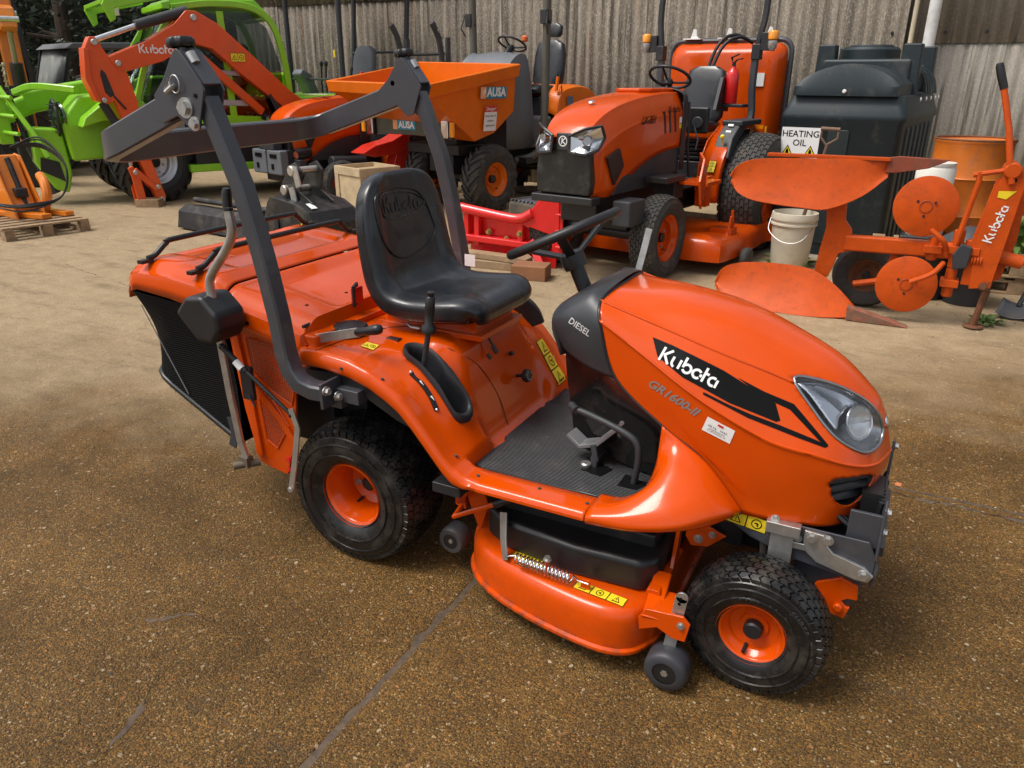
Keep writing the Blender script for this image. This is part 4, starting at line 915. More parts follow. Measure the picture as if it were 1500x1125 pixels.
# fuel cap and lift lever on the fender
def knurl(p, r, h, parent, m=BLACK, name='fuel_cap', n=12):
    mb = MB(); pr = []; k = n*6; vs = []; 
    for z, s_ in ((0, .96), (.1, 1), (.75, 1), (.95, .9), (1, .6), (1, 0.01)):
        for j in range(k): t = 2*pi*j/k; q = r*s_*(1+(.05*cos(n*t) if s_ > .85 else 0)); vs.append((p[0]+q*cos(t), p[1]+q*sin(t), p[2]+z*h))
    fs = [(i*k+j, i*k+(j+1) % k, (i+1)*k+(j+1) % k, (i+1)*k+j) for i in range(5) for j in range(k)]; mb.add(vs, fs); return part(name, mb, m, parent, ang=40)
fc = cray(514, 489, RB) or V((-.05, -.3, .8)); knurl(fc, .058, .034, mw)
lv = MB(); a = V((-.12, -.43, .805)); b = V((.085, -.42, .860)); lv.rtube([a, b], .006, .030); ll = part('lift_lever', lv, ZINC, mw)
mb = MB(); dd = (b-a).normalized(); mb.tube([b-dd*.01, b+dd*.0, b+dd*.03, b+dd*.07, b+dd*.085, b+dd*.09], [.010, .014, .0135, .017, .014, .004], 16); part('grip', mb, BLACK, ll, ang=60)
# ---- seat ----
SP = [(.340,.862,.13,.03),(.360,.870,.180,.060),(.354,.884,.210,.080),(.315,.892,.232,.088),(.23,.884,.242,.088),(.13,.880,.247,.088),(.055,.898,.249,.088),(.005,.955,.245,.086),(-.018,1.04,.241,.080),(-.032,1.12,.234,.075),(-.043,1.19,.220,.070),(-.050,1.245,.194,.064),(-.054,1.283,.150,.054),(-.056,1.300,.09,.032)]
A_ = spl([V((x, z, w)) for x, z, w, t in SP], 5); B_ = spl([V((t, 0, 0)) for x, z, w, t in SP], 5); G = []; FR = []
for i, p in enumerate(A_):
    t_ = A_[min(i+1, len(A_)-1)]-A_[max(0, i-1)]; nx, nz_ = t_.y, -t_.x; q_ = math.hypot(nx, nz_); nx /= q_; nz_ /= q_; r = []; u_ = i/len(A_)
    for j in range(72):
        a_ = 2*pi*j/72; cx, sy = cos(a_), sin(a_); X = abs(cx)**.55*(1 if cx > 0 else -1); Nn = B_[i].x/2*abs(sy)**.62*(1 if sy > 0 else -1); e = abs(X)
        if sy > 0:
            k_ = sst(.02, .2, u_)*sst(1.0, .86, u_); Nn += k_*(.020*sst(.35, .9, e)-.006); Nn -= k_*.005*math.exp(-((e-.60)/.035)**2)
        r.append(V((p.x+nx*Nn, X*p.z, p.y+nz_*Nn)))
    G.append(r)
mb = MB(); mb.grid(G, closed_v=True); mb.f += [tuple(range(72))[::-1], tuple(range(len(mb.v)-72, len(mb.v)))]; mb.mi += [0, 0]; seat = part('seat', mb, VINYL, mw, ang=60)
G = [r+[r[0]] for r in G]
SB = bvh_of(G)
def backp(px): return [cray(x, y, SB) for x, y in px]
pn = MB()
P = [p for p in backp([(549,305),(550,288),(560,279),(583,274),(608,278),(622,294),(632,318),(637,336),(629,354),(610,370),(592,377),(577,373),(564,357),(555,333)]) if p]
P = spl(P, 4, True); pn.tube([p+V((.001, 0, 0)) for p in P], .0035, 6, closed=True)
P = [p for p in backp([(557,288),(575,281),(600,281),(618,290),(621,297),(610,308),(590,316),(575,320),(562,316)]) if p]
P = spl(P, 4, True); pn.tube([p+V((.001, 0, 0)) for p in P], .003, 6, closed=True); 
part('seam_piping', pn, VINYL, seat, ang=60)
mb = MB(); a, b = cray(562, 302, SB), cray(612, 294, SB)
if a and b:
    u1 = (b-a).normalized(); n1 = V((1, 0, .1)).normalized(); v1 = n1.cross(u1).normalized(); vs, fs = logo2d((b-a).length/4.2)
    wrap(mb, densify((vs, fs), .03), (a+b)/2, u1, v1, SB, .0025); part('embossed_logo', mb, mat('embossed_vinyl', (.02, .021, .025), .4), seat, ang=0)
mb = MB(); mb.box((.16, 0, .842), (.36, .26, .085)); mb.box((.16, 0, .80), (.42, .30, .02)); part('seat_base', mb, ORANGE, mw, bev=.004)
mb = MB(); mb.box((.15, 0, .885), (.34, .30, .03)); part('seat_pan', mb, BMETAL, mw, bev=.004)
mb = MB(); mb.tube([(.10,-.18,.825),(.13,-.20,.822),(.165,-.20,.822)], .005, 8); part('seat_latch', mb, ZINC, mw)
mb = MB(); mb.rtube(spl([(.0,.265,.84),(.10,.30,.835),(.20,.34,.815),(.29,.36,.76),(.32,.37,.70)], 4), .03, .07); part('far_slot_guard', mb, BLACK, mw, bev=.006)
mb = MB(); 
for k_ in range(1): mb.tube([(-.125,-.155,.93),(-.10,-.205,.93),(-.10,-.205,.865),(-.125,-.155,.865)], .006, 8, closed=True)
part('catcher_latch', mb, BLACK, mw)
mb = MB(); mb.box((-.105,-.18,.898), (.015,.05,.055)); part('latch_insert', mb, RED, mw, bev=.003)
# ---- wheels ----
for y, s in ((-.317, -1), (.317, 1)): wheel(mw, (0, y, .253), .254, .25, .113, ORANGE, s, 'turf', 50, 9, WETRUB, .030, .72, hub=.026, spin=.1, bolts=4, hgt=.010)
for y, s in ((-.359, -1), (.359, 1)): wheel(mw, (1.36, y, .190), .190, .15, .089, ORANGE, s, 'turf', 42, 7, WETRUB, .022, .35, hub=.026, rz=-.03, spin=.4, hgt=.009)
# tyre lettering
mb = MB()
for r_, tx, a0 in ((.150, 'SUPER TURF', .9), (.125, '15X6.00-6', 1.9)):
    for i, ch in enumerate(tx):
        if ch == ' ': continue
        a = a0-i*.105*(.15/r_); vs, fs = text2d(ch, .022 if r_ > .13 else .013, 0, .02)
        q = V((1.36+r_*cos(a), -.4345-.001, .19+r_*sin(a))); flat(mb, (vs, fs), q, (sin(a), 0, -cos(a)), (cos(a), 0, sin(a)), .001)
part('tyre_lettering', mb, mat('moulded_rubber', (.055, .055, .055), .6), mw, ang=0)
# ---- chassis ----
mb = MB(); mb.box((.62,.16,.36), (1.3,.05,.11)); mb.box((.62,-.16,.36), (1.3,.05,.11)); mb.box((.0,0,.40), (.32,.34,.26)); mb.cyl((0,-.3,.253), (0,.3,.253), .045, 20); mb.box((-.12,0,.5), (.16,.5,.2)); mb.cyl((1.36,-.32,.19), (1.36,.32,.19), .026, 16); mb.box((1.36,0,.25), (.09,.42,.07)); mb.box((1.25,0,.33), (.5,.3,.08)); mb.box((.72, 0, .44), (.5, .66, .02))
part('chassis', mb, BMETAL, mw, bev=.004)
mb = MB(); mb.box((1.22,0,.55), (.36,.34,.22)); mb.cyl((1.05,-.05,.5), (1.05,-.2,.5), .06, 16); part('engine', mb, BMETAL, mw, bev=.01)
mb = MB()
for s in (-1, 1): mb.prism([(-.1,.66),(.1,.70),(.26,.66),(.34,.54),(.40,.44),(.34,.42),(.2,.56),(-.1,.58)], 'y', s*.19, s*.20)
mb.prism([(-.12,.655),(-.12,.72),(.1,.735),(.24,.68),(.30,.60),(.25,.615),(.1,.685)], 'y', -.47, .47); part('fender_liner', mb, BLACK, mw)
mb = MB(); mb.box((.42,-.40,.415), (.10,.14,.035)); part('body_mount', mb, BMETAL, mw, bev=.003)
# front frame with hitch bracket
fr = MB()
for s in (-1, 1):
    fr.prism([(1.14,.50),(1.20,.505),(1.25,.475),(1.33,.468),(1.60,.468),(1.635,.40),(1.630,.350),(1.59,.340),(1.42,.36),(1.30,.395),(1.16,.475)], 'y', s*.262, s*.255)
    fr.prism([(1.43,.385),(1.60,.345),(1.60,.29),(1.58,.225),(1.48,.205),(1.42,.23)], 'y', s*.225, s*.217)
fr.prism([(-.262,.335),(.262,.335),(.262,.44),(.24,.56),(.20,.57),(.18,.46),(-.18,.46),(-.20,.57),(-.24,.56),(-.262,.44)], 'x', 1.618, 1.626)
fr.box((1.58,-.235,.49), (.08,.012,.10)); fr.box((1.50,0,.40), (.28,.36,.03))
fo = part('front_frame', fr, GREY, mw, bev=.003)
for s in (-1, 1):
    mb = MB(); mb.prism([(1.47,.245),(1.49,.29),(1.55,.325),(1.595,.31),(1.60,.265),(1.575,.262),(1.56,.25),(1.575,.235),(1.585,.235),(1.575,.195),(1.52,.205)], 'y', s*.226, s*.238); h_ = part('hitch_hook', mb, ORANGE, fo, bev=.003)
    mb = MB(); mb.cyl((1.50,s*.236,.248), (1.50,s*.252,.248), .017, 20, ch=.004); mb.cyl((1.555,s*.236,.232), (1.555,s*.252,.232), .013, 20, ch=.004); part('hook_pin', mb, ORANGE, h_)
mb = MB(); mb.prism([(1.44,.465),(1.50,.462),(1.50,.435),(1.52,.415),(1.60,.395),(1.625,.375),(1.615,.352),(1.58,.352),(1.48,.375),(1.45,.40),(1.44,.43)], 'y', -.262, -.274); zp = part('latch_plate', mb, ZINC, fo, bev=.003)
mb = MB()
for p in ((1.60,-.274,.372),(1.46,-.274,.448),(1.50,-.274,.452)): mb.bolt(p, (0, -1, 0), .011, .012)
for p in ((1.41,-.264,.405),(1.425,-.264,.43),(1.36,-.264,.475),(1.17,-.264,.492)): mb.bolt(p, (0, -1, 0), .008, .009)
for p in ((1.626,-.22,.545),(1.626,-.23,.49),(1.626,.22,.545)): mb.bolt(p, (1, 0, 0), .009, .010)
part('bolt', mb, ZINC, fo)
mb = MB(); mb.box((1.385,-.275,.385), (.062,.006,.105)); mb.box((1.385,-.27,.455), (.09,.03,.034)); mb.box((1.425,-.27,.41), (.05,.004,.02)); part('catch_bracket', mb, ZINC, fo, bev=.003)
mb = MB(); warn(mb, .115, .044, (1.285,-.2625,.445), (1,0,-.12), (.12,0,1), None, 2); part('warning_label', mb, [YEL, INK], fo, ang=0)
mb = MB()
for k_ in range(5): y = -.20+.02*k_; mb.tube(spl([(1.50,y,.50),(1.56,y-.01,.47),(1.60,y,.50),(1.61,y,.56)], 4), .008, 6)
mb.box((1.585,-.12,.52), (.05,.12,.10)); part('hose', mb, BLACK, fo)
mb = MB(); mb.cyl((1.40,-.2,.33), (1.40,-.2,.39), .03, 18); mb.tube([(1.33,-.22,.40),(1.34,-.23,.30)], .01, 8); mb.cyl((1.36,-.27,.24), (1.36,-.27,.34), .018, 14); part('steering_knuckle', mb, mat('cast_metal', (.2, .19, .17), .6, .5, var=.3, dirt=.4), mw)
# ---- mower deck ----
pl = [(.41,-.24),(.435,-.33),(.49,-.40),(.57,-.452),(.68,-.492),(.80,-.520),(.93,-.537),(1.0,-.532),(1.05,-.507),(1.085,-.45),(1.10,-.38),(1.10,0)]
P2 = spl([V((x, y, 0)) for x, y in pl], 5); full = [p for p in P2]+[V((p.x, -p.y, 0)) for p in P2[::-1][1:]]
cx_, cy_ = .78, 0
G = []
for z, ins in ((.072, -.010), (.078, -.012), (.084, -.010), (.088, 0), (.13, .0), (.175, .002), (.196, .008), (.208, .018), (.213, .034), (.215, .10)):
    row = []
    for p in full:
        d = V((p.x-cx_, p.y*.75, 0)); d.normalize(); row.append(V((p.x-d.x*ins, p.y-d.y*ins, z)))
    G.append(row)
mb = MB(); mb.grid(G, closed_v=True); mb.f.append(tuple(range(len(mb.v)-len(full), len(mb.v)))); mb.mi.append(0); dk = part('mower_deck', mb, mat('deck_orange', (.61, .066, .0006), .22, 0, .2, var=.06, dirt=.55, dcol=(.07, .03, .015), ds=26, spec=.3, dz=(.072, .108)), mw, ang=45)
mb = MB(); mb.tube([V((p.x, p.y*1.012, .076)) for p in full], .0045, 6, closed=True); part('deck_lip', mb, mat('chipped_edge', (.30, .05, .015), .6, var=.5, vs=30, dirt=.5, dcol=(.03, .02, .015), ds=22), dk)
# plastic cover over the belts
cv = [(.50,-.27),(.525,-.37),(.60,-.435),(.72,-.47),(.92,-.478),(1.0,-.47),(1.055,-.43),(1.08,-.36),(1.085,-.15),(1.085,.15),(1.08,.36),(1.0,.47),(.72,.47),(.55,.40),(.50,.27)]
cv = [(.495,-.345),(.595,-.400),(.833,-.430),(1.04,-.418),(1.082,-.37),(1.085,-.14),(1.085,.14),(1.082,.37),(1.04,.418),(.833,.430),(.595,.400),(.495,.345)]
mb = MB(); mb.prism(cv, 'z', .21, .318); bc_ = part('belt_cover', mb, BLACK, dk, bev=.022, seg=4); bc_.rotation_euler = (0, .0, 0)
mb = MB(); mb.box((.80,-.27,.335), (.50,.12,.05)); part('discharge_chute_cover', mb, BMETAL, dk, bev=.01)
# deck stickers
mb = MB(); G1 = bvh_of(G); a = V((.985,-.475,.199))
def deckpt(px, py): 
    d = rt2*(px-750)+dn2*(py-562.5)+fw*FPX; d.normalize(); n_, _ = None, None
    h = DB.ray_cast(CAMLOC, d); return h[0]
dm = dk.data; DB = BVHTree.FromPolygons([v.co.copy() for v in dm.vertices], [tuple(p.vertices) for p in dm.polygons])
for (p1, p2, hh) in (((843,856),(916,884),.034),((752,812),(800,830),.030)):
    a, b = deckpt(*p1), deckpt(*p2)
    if a and b:
        mb = MB(); u1 = (b-a).normalized(); n1 = V((0, -.5, 1)).normalized(); v1 = n1.cross(u1); warn(mb, (b-a).length, hh, (a+b)/2, u1, v1, DB, 3); part('warning_label', mb, [YEL, INK], dk, ang=0)
# deck front corner: bracket, anti-scalp roller; rear roller
def roller(c, r, w, ax=(0, 1, 0)):
    c = V(c); ax = V(ax).normalized(); mb = MB(); mb.lathe([(r*.55, -w/2), (r*.86, -w/2), (r*.97, -w*.40), (r, -w*.2), (r, w*.2), (r*.97, w*.40), (r*.86, w/2), (r*.55, w/2)], c, ax, 32, caps=False); o = part('anti_scalp_roller', mb, mat('roller_rubber', (.035, .036, .042), .5, var=.25, dirt=.3, dcol=(.07, .055, .045)), dk, ang=50)
    mb = MB(); mb.lathe([(r*.56, -w*.47), (r*.52, -w*.2), (r*.25, -w*.2), (r*.22, -w*.38), (.001, -w*.38)], c, ax, 24); mb.lathe([(r*.56, w*.47), (r*.52, w*.2), (.001, w*.2)], c, ax, 24); part('roller_hub', mb, BLACK, o); mb = MB(); mb.bolt(c-ax*w*.36, -ax, r*.17, .010); part('axle_bolt', mb, ZINC, o); return o
roller((1.16,-.50,.066), .062, .075); roller((1.16,.50,.066), .062, .075); roller((.345,-.30,.125), .05, .07); roller((.345,.30,.125), .05, .07)
for s in (-1, 1):
    mb = MB(); mb.rtube([(1.09,s*.36,.26),(1.10,s*.50,.20)], .05, .03); mb.prism([(1.085,.235),(1.19,.245),(1.21,.225),(1.20,.165),(1.165,.165),(1.12,.185),(1.07,.16),(1.065,.20)], 'y', s*.495, s*.503); mb.box((1.135,s*.45,.235), (.06,.10,.006)); bk = part('roller_bracket', mb, ORANGE, dk, bev=.002)
    mb = MB(); mb.box((1.165,s*.487,.195), (.034,.006,.20), Matrix.Rotation(.12, 3, 'Y')); mb.lathe([(.017, -.003), (.017, .003)], (1.178, s*.487, .295), (0, 1, 0), 18); part('height_plate', mb, ZINC, bk, bev=.001)
    mb = MB(); mb.cyl((1.175,s*.485,.292), (1.175,s*.492,.292), .0045, 10); mb.cyl((1.172,s*.485,.275), (1.172,s*.492,.275), .0045, 10); part('pin_hole', mb, INK, bk)
    mb = MB(); mb.bolt((1.185,s*.503,.215), (0, s, 0), .008, .008); part('bolt', mb, ZINC, bk)
    mb = MB(); mb.rtube([(1.10,s*.30,.24),(1.09,s*.20,.36),(1.09,s*.17,.40)], .04, .012, up=(1, 0, 0)); mb.rtube([(1.085,s*.44,.235),(1.085,s*.20,.235)], .04, .04); part('lift_arm', mb, ORANGE, dk, bev=.002)
    mb = MB(); mb.prism([(1.12,.36),(1.16,.38),(1.20,.36),(1.23,.35),(1.21,.33),(1.18,.30),(1.13,.29),(1.11,.32)], 'y', s*.215, s*.223); lk = part('link_plate', mb, ORANGE, dk, bev=.002)
    mb = MB(); mb.bolt((1.15,s*.223,.32), (0, s, 0), .010, .01); mb.bolt((1.19,s*.223,.345), (0, s, 0), .008, .01); part('bolt', mb, ZINC, lk)
mb = MB(); mb.cyl((1.13,-.21,.38), (1.13,-.12,.38), .034, 20, ch=.004); part('belt_pulley', mb, BLACK, dk)
mb = MB(); mb.rtube([(.40,-.36,.43),(.42,-.37,.36),(.385,-.33,.30)], .03, .03); mb.rtube([(.43,-.34,.42),(.46,-.33,.30),(.46,-.33,.20)], .012, .06); mb.prism([(.36,.32),(.40,.33),(.40,.26),(.36,.27)], 'y', -.32, -.30); part('rear_link', mb, ORANGE, dk, bev=.002)
a, b = V((.41,-.41,.285)), V((.55,-.39,.36)); mb = MB(); mb.tube([(.41,-.36,.30), a, b], .0085, 12); hd = part('height_handle', mb, ORANGE, dk)
mb = MB(); mb.tube([b-(b-a)*.02, b+(b-a)*.03, b+(b-a)*.52, b+(b-a)*.6], [.0125, .014, .013, .005], 12); part('grip', mb, BLACK, hd, ang=60)
mb = MB(); mb.rtube([(.585,-.40,.345),(.60,-.43,.27),(.62,-.455,.215)], .03, .005, up=(0, 1, 1)); part('spring_bracket', mb, ZINC, dk)
# coil spring
sa, sb = V((.665,-.470,.245)), V((.85,-.480,.242)); ax = (sb-sa); R = frame_z(ax); pts = []
for i in range(15*12+1): t = i/180; a = 2*pi*15*t; pts.append(sa+ax*t+R @ V((.0165*cos(a), .0165*sin(a), 0)))
mb = MB(); mb.tube([V((.625,-.462,.232)), sa-ax*.12]+pts+[sb+ax*.12, sb+ax*.3], .0027, 6); part('tension_spring', mb, STEEL, dk, ang=60)
mb = MB(); c = sa+ax*.55; mb.cyl(c+V((0, .01, -.05)), c+V((0, .01, .028)), .008, 12); mb.prism([(c.x+.11,.20),(c.x+.14,.20),(c.x+.14,.245),(c.x+.115,.245)], 'y', c.y-.0, c.y+.008); part('spring_post', mb, ORANGE, dk); mb = MB(); mb.bolt(c+V((0, .01, .026)), (0, 0, 1), .009, .012); part('bolt', mb, ZINC, dk)
# ---- roll bar ----
rp = MB()
for s in (-1, 1):
    P = [(-.30, s*.54, 1.535)]+[tuple(p) for p in spl([(-.205,s*.54,1.30),(-.155,s*.54,1.10),(-.118,s*.54,.90)], 4)]+[(-.108,s*.54,.80),(-.092,s*.54,.745),(-.062,s*.538,.705),(-.02,s*.53,.687),(.035,s*.52,.683)]
    rp.rtube(P, .05, .058, up=(0, 1, 0)); 
rb = part('roll_bar', rp, GREY, mw, ang=30)
mb = MB()
for s in (-1, 1): mb.box((.035,s*.50,.683), (.012,.12,.085)); mb.box((.08,s*.47,.672), (.10,.06,.045)); mb.box((.04,s*.30,.655), (.06,.42,.05))
part('roll_bar_mount', mb, GREY, rb, bev=.003)
mb = MB()
for s in (-1, 1):
    for p in ((.042,s*.545,.70),(.06,s*.515,.675)): mb.bolt(p, (1, 0, 0), .011, .016)
part('bolt', mb, ZINC, rb)
hp = MB(); HPL = [(-.372,1.655),(-.355,1.668),(-.340,1.660),(-.276,1.580),(-.266,1.560),(-.305,1.455),(-.335,1.448),(-.385,1.490),(-.450,1.468),(-.475,1.475),(-.470,1.545),(-.425,1.585)]
for s in (-1, 1): hp.prism(HPL, 'y', s*.580, s*.572); hp.prism(HPL, 'y', s*.508, s*.500)
hg = part('hinge_plate', hp, GREY, rb, bev=.0015)
mb = MB()
for s in (-1, 1):
    mb.prism([(-.350,1.662),(-.276,1.572),(-.271,1.577),(-.344,1.668)], 'y', s*.508, s*.571); 
part('hinge_plate', mb, GREY, rb)
hb = MB(); e = .10
path = [(-.36,-.54,1.535),(-.44,-.54,1.508),(-.71,-.54,1.408)]+spl([(-.755,-.537,1.392),(-.788,-.52,1.381),(-.805,-.485,1.375)], 4)+spl([(-.812,-.44,1.373),(-.84,0,1.380),(-.862,.38,1.382)], 8)+spl([(-.862,.44,1.384),(-.845,.495,1.390),(-.80,.53,1.402),(-.75,.54,1.418)], 4)+[(-.62,.54,1.458),(-.44,.54,1.515),(-.36,.54,1.54)]
hb.rtube(path, .045, .088, up=(0.1, 0, 1)); part('folded_hoop', hb, GREY, rb, ang=35)
mb = MB()
for s in (-1, 1):
    mb.bolt((-.345,s*.580,1.512), (0, s, 0), .020, .018); mb.bolt((-.318,s*.580,1.470), (0, s, 0), .014, .013); mb.cyl((-.40,s*.50,1.572), (-.40,s*.585,1.572), .010, 14)
part('hinge_bolt', mb, ZINC, rb)
for s in (-1, 1):
    mb = MB(); c = V((-.365,s*.590,1.575)); mb.tube([c+V((.018*cos(t), -.0*s, .024*sin(t))) for t in [i*2*pi/16 for i in range(16)]], .0022, 6, closed=True); mb.tube([c, c+V((-.03, 0, -.012)), c+V((-.02, s*.008, .012)), c+V((-.045, 0, -.02))], .0035, 6); mb.cyl(c+V((-.01, 0, -.005)), c+V((-.035, s*.004, -.022)), .008, 10)
    part('linch_pin', mb, ZINC, rb)
    mb = MB(); mb.cyl((-.30,s*.580,1.545), (-.30,s*.583,1.545), .006, 14); part('pin_hole', mb, INK, rb)
# star knob on top of each hinge
def star(p, ax, parent, r=.034):
    ax = V(ax).normalized(); R = frame_z(ax); p = V(p); mb = MB(); k = 56; vs = []
    for z, s_ in ((0, .9), (.004, 1), (.02, 1), (.026, .85), (.028, .3), (.028, .01)):
        for j in range(k): t = 2*pi*j/k; q = r*s_*(1+.11*cos(7*t)); vs.append(p+R @ V((q*cos(t), q*sin(t), z)))
    mb.add(vs, [(i*k+j, i*k+(j+1) % k, (i+1)*k+(j+1) % k, (i+1)*k+j) for i in range(5) for j in range(k)]); mb.cyl(p-ax*.03, p, .012, 14); return part('clamp_knob', mb, BLACK, parent, ang=45)
for s in (-1, 1):
    star((-.368,s*.545,1.672), (-.10, 0, 1), rb, .036); mb = MB(); mb.cyl((-.345,s*.55,1.62), (-.362,s*.548,1.67), .0085, 12); mb.cyl((-.335,s*.55,1.655), (-.318,s*.55,1.628), .016, 14); part('clamp_bolt', mb, ZINC, rb)
mb = MB(); flat(mb, rect2d(.05, .05), (-.06,.512,.885), (1, 0, 0), (0, 0, 1)); part('roll_bar_label', mb, LABELW, rb, ang=0)
# ---- grass catcher ----
def top_z(x, y):
    a = abs(y); z = lerp1([-.97,-.93,-.86,-.7,-.52,-.45,-.30,-.14,-.08], [.925,.965,.988,.988,.968,.93,.905,.875,.865], x)
    z -= .04*sst(.36, .455, a)**1.5
    if x < -.5: z -= .016*sst(.30, .27, a)*sst(-.90, -.86, x)*sst(-.52, -.56, x)
    else: z -= .018*sst(.27, .22, a)*sst(-.46, -.40, x)*(1-sst(-.16, -.12, x)); z += .0
    return z
def outl(x): return .462-.05*sst(-.88, -.97, x)
def shell(x0, x1, nx, skirt, name, yw=1):
    G = []
    for i in range(nx+1):
        x = x0+(x1-x0)*i/nx; w = outl(x)*yw; r = []
        for s in (-1, 1):
            e = [V((x, s*(w+.006), top_z(x, w)-skirt(x))), V((x, s*(w+.007), top_z(x, w)-skirt(x)*.5)), V((x, s*(w+.003), top_z(x, w)-.012))]
            if s < 0: r += e+[V((x, -w+2*w*j/60, top_z(x, -w+2*w*j/60))) for j in range(61)]
            else: r += e[::-1]
        G.append(r)
    return G
sk = lambda x: .055+.02*sst(-.95, -.6, x)
G = shell(-.97, -.47, 46, sk, 'lid'); f0 = G[0]; pre = [[V((-.985, p.y*.985, min(p.z, .895)-.02)) for p in f0], [V((-.988, p.y*.985, .83)) for p in f0]][::-1]
mb = MB(); mb.grid(pre+G); ct = part('catcher_lid', mb, ORANGE, mw, ang=45, sol=.004)
G2 = shell(-.462, -.115, 32, lambda x: .07, 'hood'); last = [V((-.105, p.y*.985, min(p.z, .86)-.03)) for p in G2[-1]]; l2 = [V((-.10, p.y*.98, .80)) for p in G2[-1]]
mb = MB(); mb.grid(G2+[last, l2]); part('chute_hood', mb, ORANGE, mw, ang=45, sol=.004)
mb = MB(); mb.box((-.09,0,.795), (.05,.90,.07)); mb.box((-.13,0,.78), (.10,.88,.04)); part('rear_bulkhead', mb, ORANGE, mw, bev=.006)
mb = MB(); mb.tube([(-.122,-.44,.852),(-.122,.44,.862)], .006, 6); mb.tube([(-.466,-.465,.87),(-.466,-.44,.905),(-.466,.44,.905)], .0045, 6); part('rubber_seal', mb, BLACK, mw)
for x in (-.845, -.60):
    z = top_z(x, .3); mb = MB(); mb.tube(spl([(x,-.415,z+.004),(x+.005,-.385,z+.012),(x+.012,-.335,z+.048),(x+.012,-.28,z+.056),(x+.012,.28,z+.056),(x+.012,.335,z+.048),(x+.005,.385,z+.012),(x,.415,z+.004)], 5), .010, 10)
    for s in (-1, 1): mb.box((x,s*.425,z-.004), (.026,.05,.012))
    part('grab_rail', mb, BLACK, ct, ang=50)
# emboss-like printed notes on the lid
mb = MB()
for (x, y) in ((-.72,-.18),(-.30,-.38)):
    for i in range(4): flat(mb, rect2d(.10-.02*(i % 2), .004), (x, y-.012*i, top_z(x, y-.012*i)+.0015), (1, 0, 0), (0, 1, 0))
    flat(mb, ring2d(.008, .002), (x-.03, y+.02, top_z(x, y+.02)+.0015), (1, 0, 0), (0, 1, 0))
part('print_marks', mb, mat('pale_print', (.75, .32, .22), .4), ct, ang=0)
mb = MB()
for p in ((-.36,-.469,.845),(-.335,-.469,.84),(-.44,-.469,.84)): mb.cyl(V(p), V(p)+V((0, -.002, 0)), .007, 12)
for p in ((-.2,-.33),(-.22,-.1)): mb.cyl((p[0],p[1],top_z(*p)), (p[0],p[1],top_z(*p)+.001), .007, 12)
part('fixing_hole', mb, INK, ct)
# mesh bag
def bagm():
    m = bpy.data.materials.new('woven_bag_mesh'); m.use_nodes = True; N = m.node_tree.nodes; K = m.node_tree.links; b = N['Principled BSDF']; b.inputs['Roughness'].default_value = .75; b.inputs['Specular IOR Level'].default_value = .12
    t = N.new('ShaderNodeTexCoord'); w = N.new('ShaderNodeTexWave'); w.bands_direction = 'Z'; w.inputs['Scale'].default_value = 36; w.inputs['Distortion'].default_value = 1.2; w.inputs['Detail Scale'].default_value = 2; K.new(t.outputs['Object'], w.inputs[0])
    no = N.new('ShaderNodeTexNoise'); no.inputs['Scale'].default_value = 6; no.inputs['Detail'].default_value = 6; K.new(t.outputs['Object'], no.inputs[0])
    cr = N.new('ShaderNodeValToRGB'); cr.color_ramp.elements[0].color = (.003, .003, .003, 1); cr.color_ramp.elements[1].color = (.009, .009, .009, 1); K.new(w.outputs['Fac'], cr.inputs[0])
    mi = N.new('ShaderNodeMix'); mi.data_type = 'RGBA'; mi.inputs[7].default_value = (.022, .02, .016, 1); r = N.new('ShaderNodeMapRange'); r.inputs[1].default_value = .58; r.inputs[2].default_value = .75; r.inputs[4].default_value = .7; K.new(no.outputs[0], r.inputs[0]); K.new(r.outputs[0], mi.inputs[0]); K.new(cr.outputs[0], mi.inputs[6]); K.new(mi.outputs[2], b.inputs['Base Color'])
    bu = N.new('ShaderNodeBump'); bu.inputs['Strength'].default_value = .7; bu.inputs['Distance'].default_value = .002; K.new(w.outputs['Fac'], bu.inputs['Height']); K.new(bu.outputs[0], b.inputs['Normal']); return m
G = []
for k in range(13):
    t = k/12; za = .885*(1-t)+.57*t; zb = .85*(1-t)+.355*t; r = []; xa = -.955+.055*t+.03*sin(pi*t); xb = -.475; y0 = .462-.03*t; 
    side = [(xa, za), (xa+.13*(xb-xa), za+(zb-za)*.1), (xa+.5*(xb-xa), za+(zb-za)*.5), (xb, zb)]
    L_ = [V((x, -(y0-.020*sin(pi*t)-(.05 if x == xa else 0)), z)) for x, z in side[::-1]]; Bk = [V((xa-.012, y, za)) for y in (-y0*.8, -y0*.4, 0, y0*.4, y0*.8)]; Rr = [V((x, y0-.02*sin(pi*t)-(.05 if x == xa else 0), z)) for x, z in side]
    G.append(L_+Bk+Rr)
mb = MB(); mb.grid([spl(r, 3) for r in G]); bot = [V(p) for p in [G[-1][i] for i in range(len(G[-1]))]]; mb.add([tuple(p) for p in bot], [tuple(range(len(bot)))]); part('mesh_bag', mb, bagm(), mw, ang=50)
mb = MB(); mb.tube([p+V((0, 0, -.004)) for p in spl([G[-1][i] for i in range(len(G[-1]))], 3)], .011, 8); part('bag_frame', mb, BLACK, ct, ang=50)
mb = MB(); P = [V((-.86,-.463,.83)), V((-.80,-.449,.68)), V((-.72,-.437,.50))]; mb.tube(P, .0022, 6); part('bag_cord', mb, mat('grey_cord', (.22, .22, .21), .7), ct)
mb = MB(); mb.rtube([(-.50,-.452,.46),(-.485,-.455,.40),(-.50,-.46,.345)], .004, .035, up=(1, 0, 0)); part('bag_strap', mb, DGREY, ct)
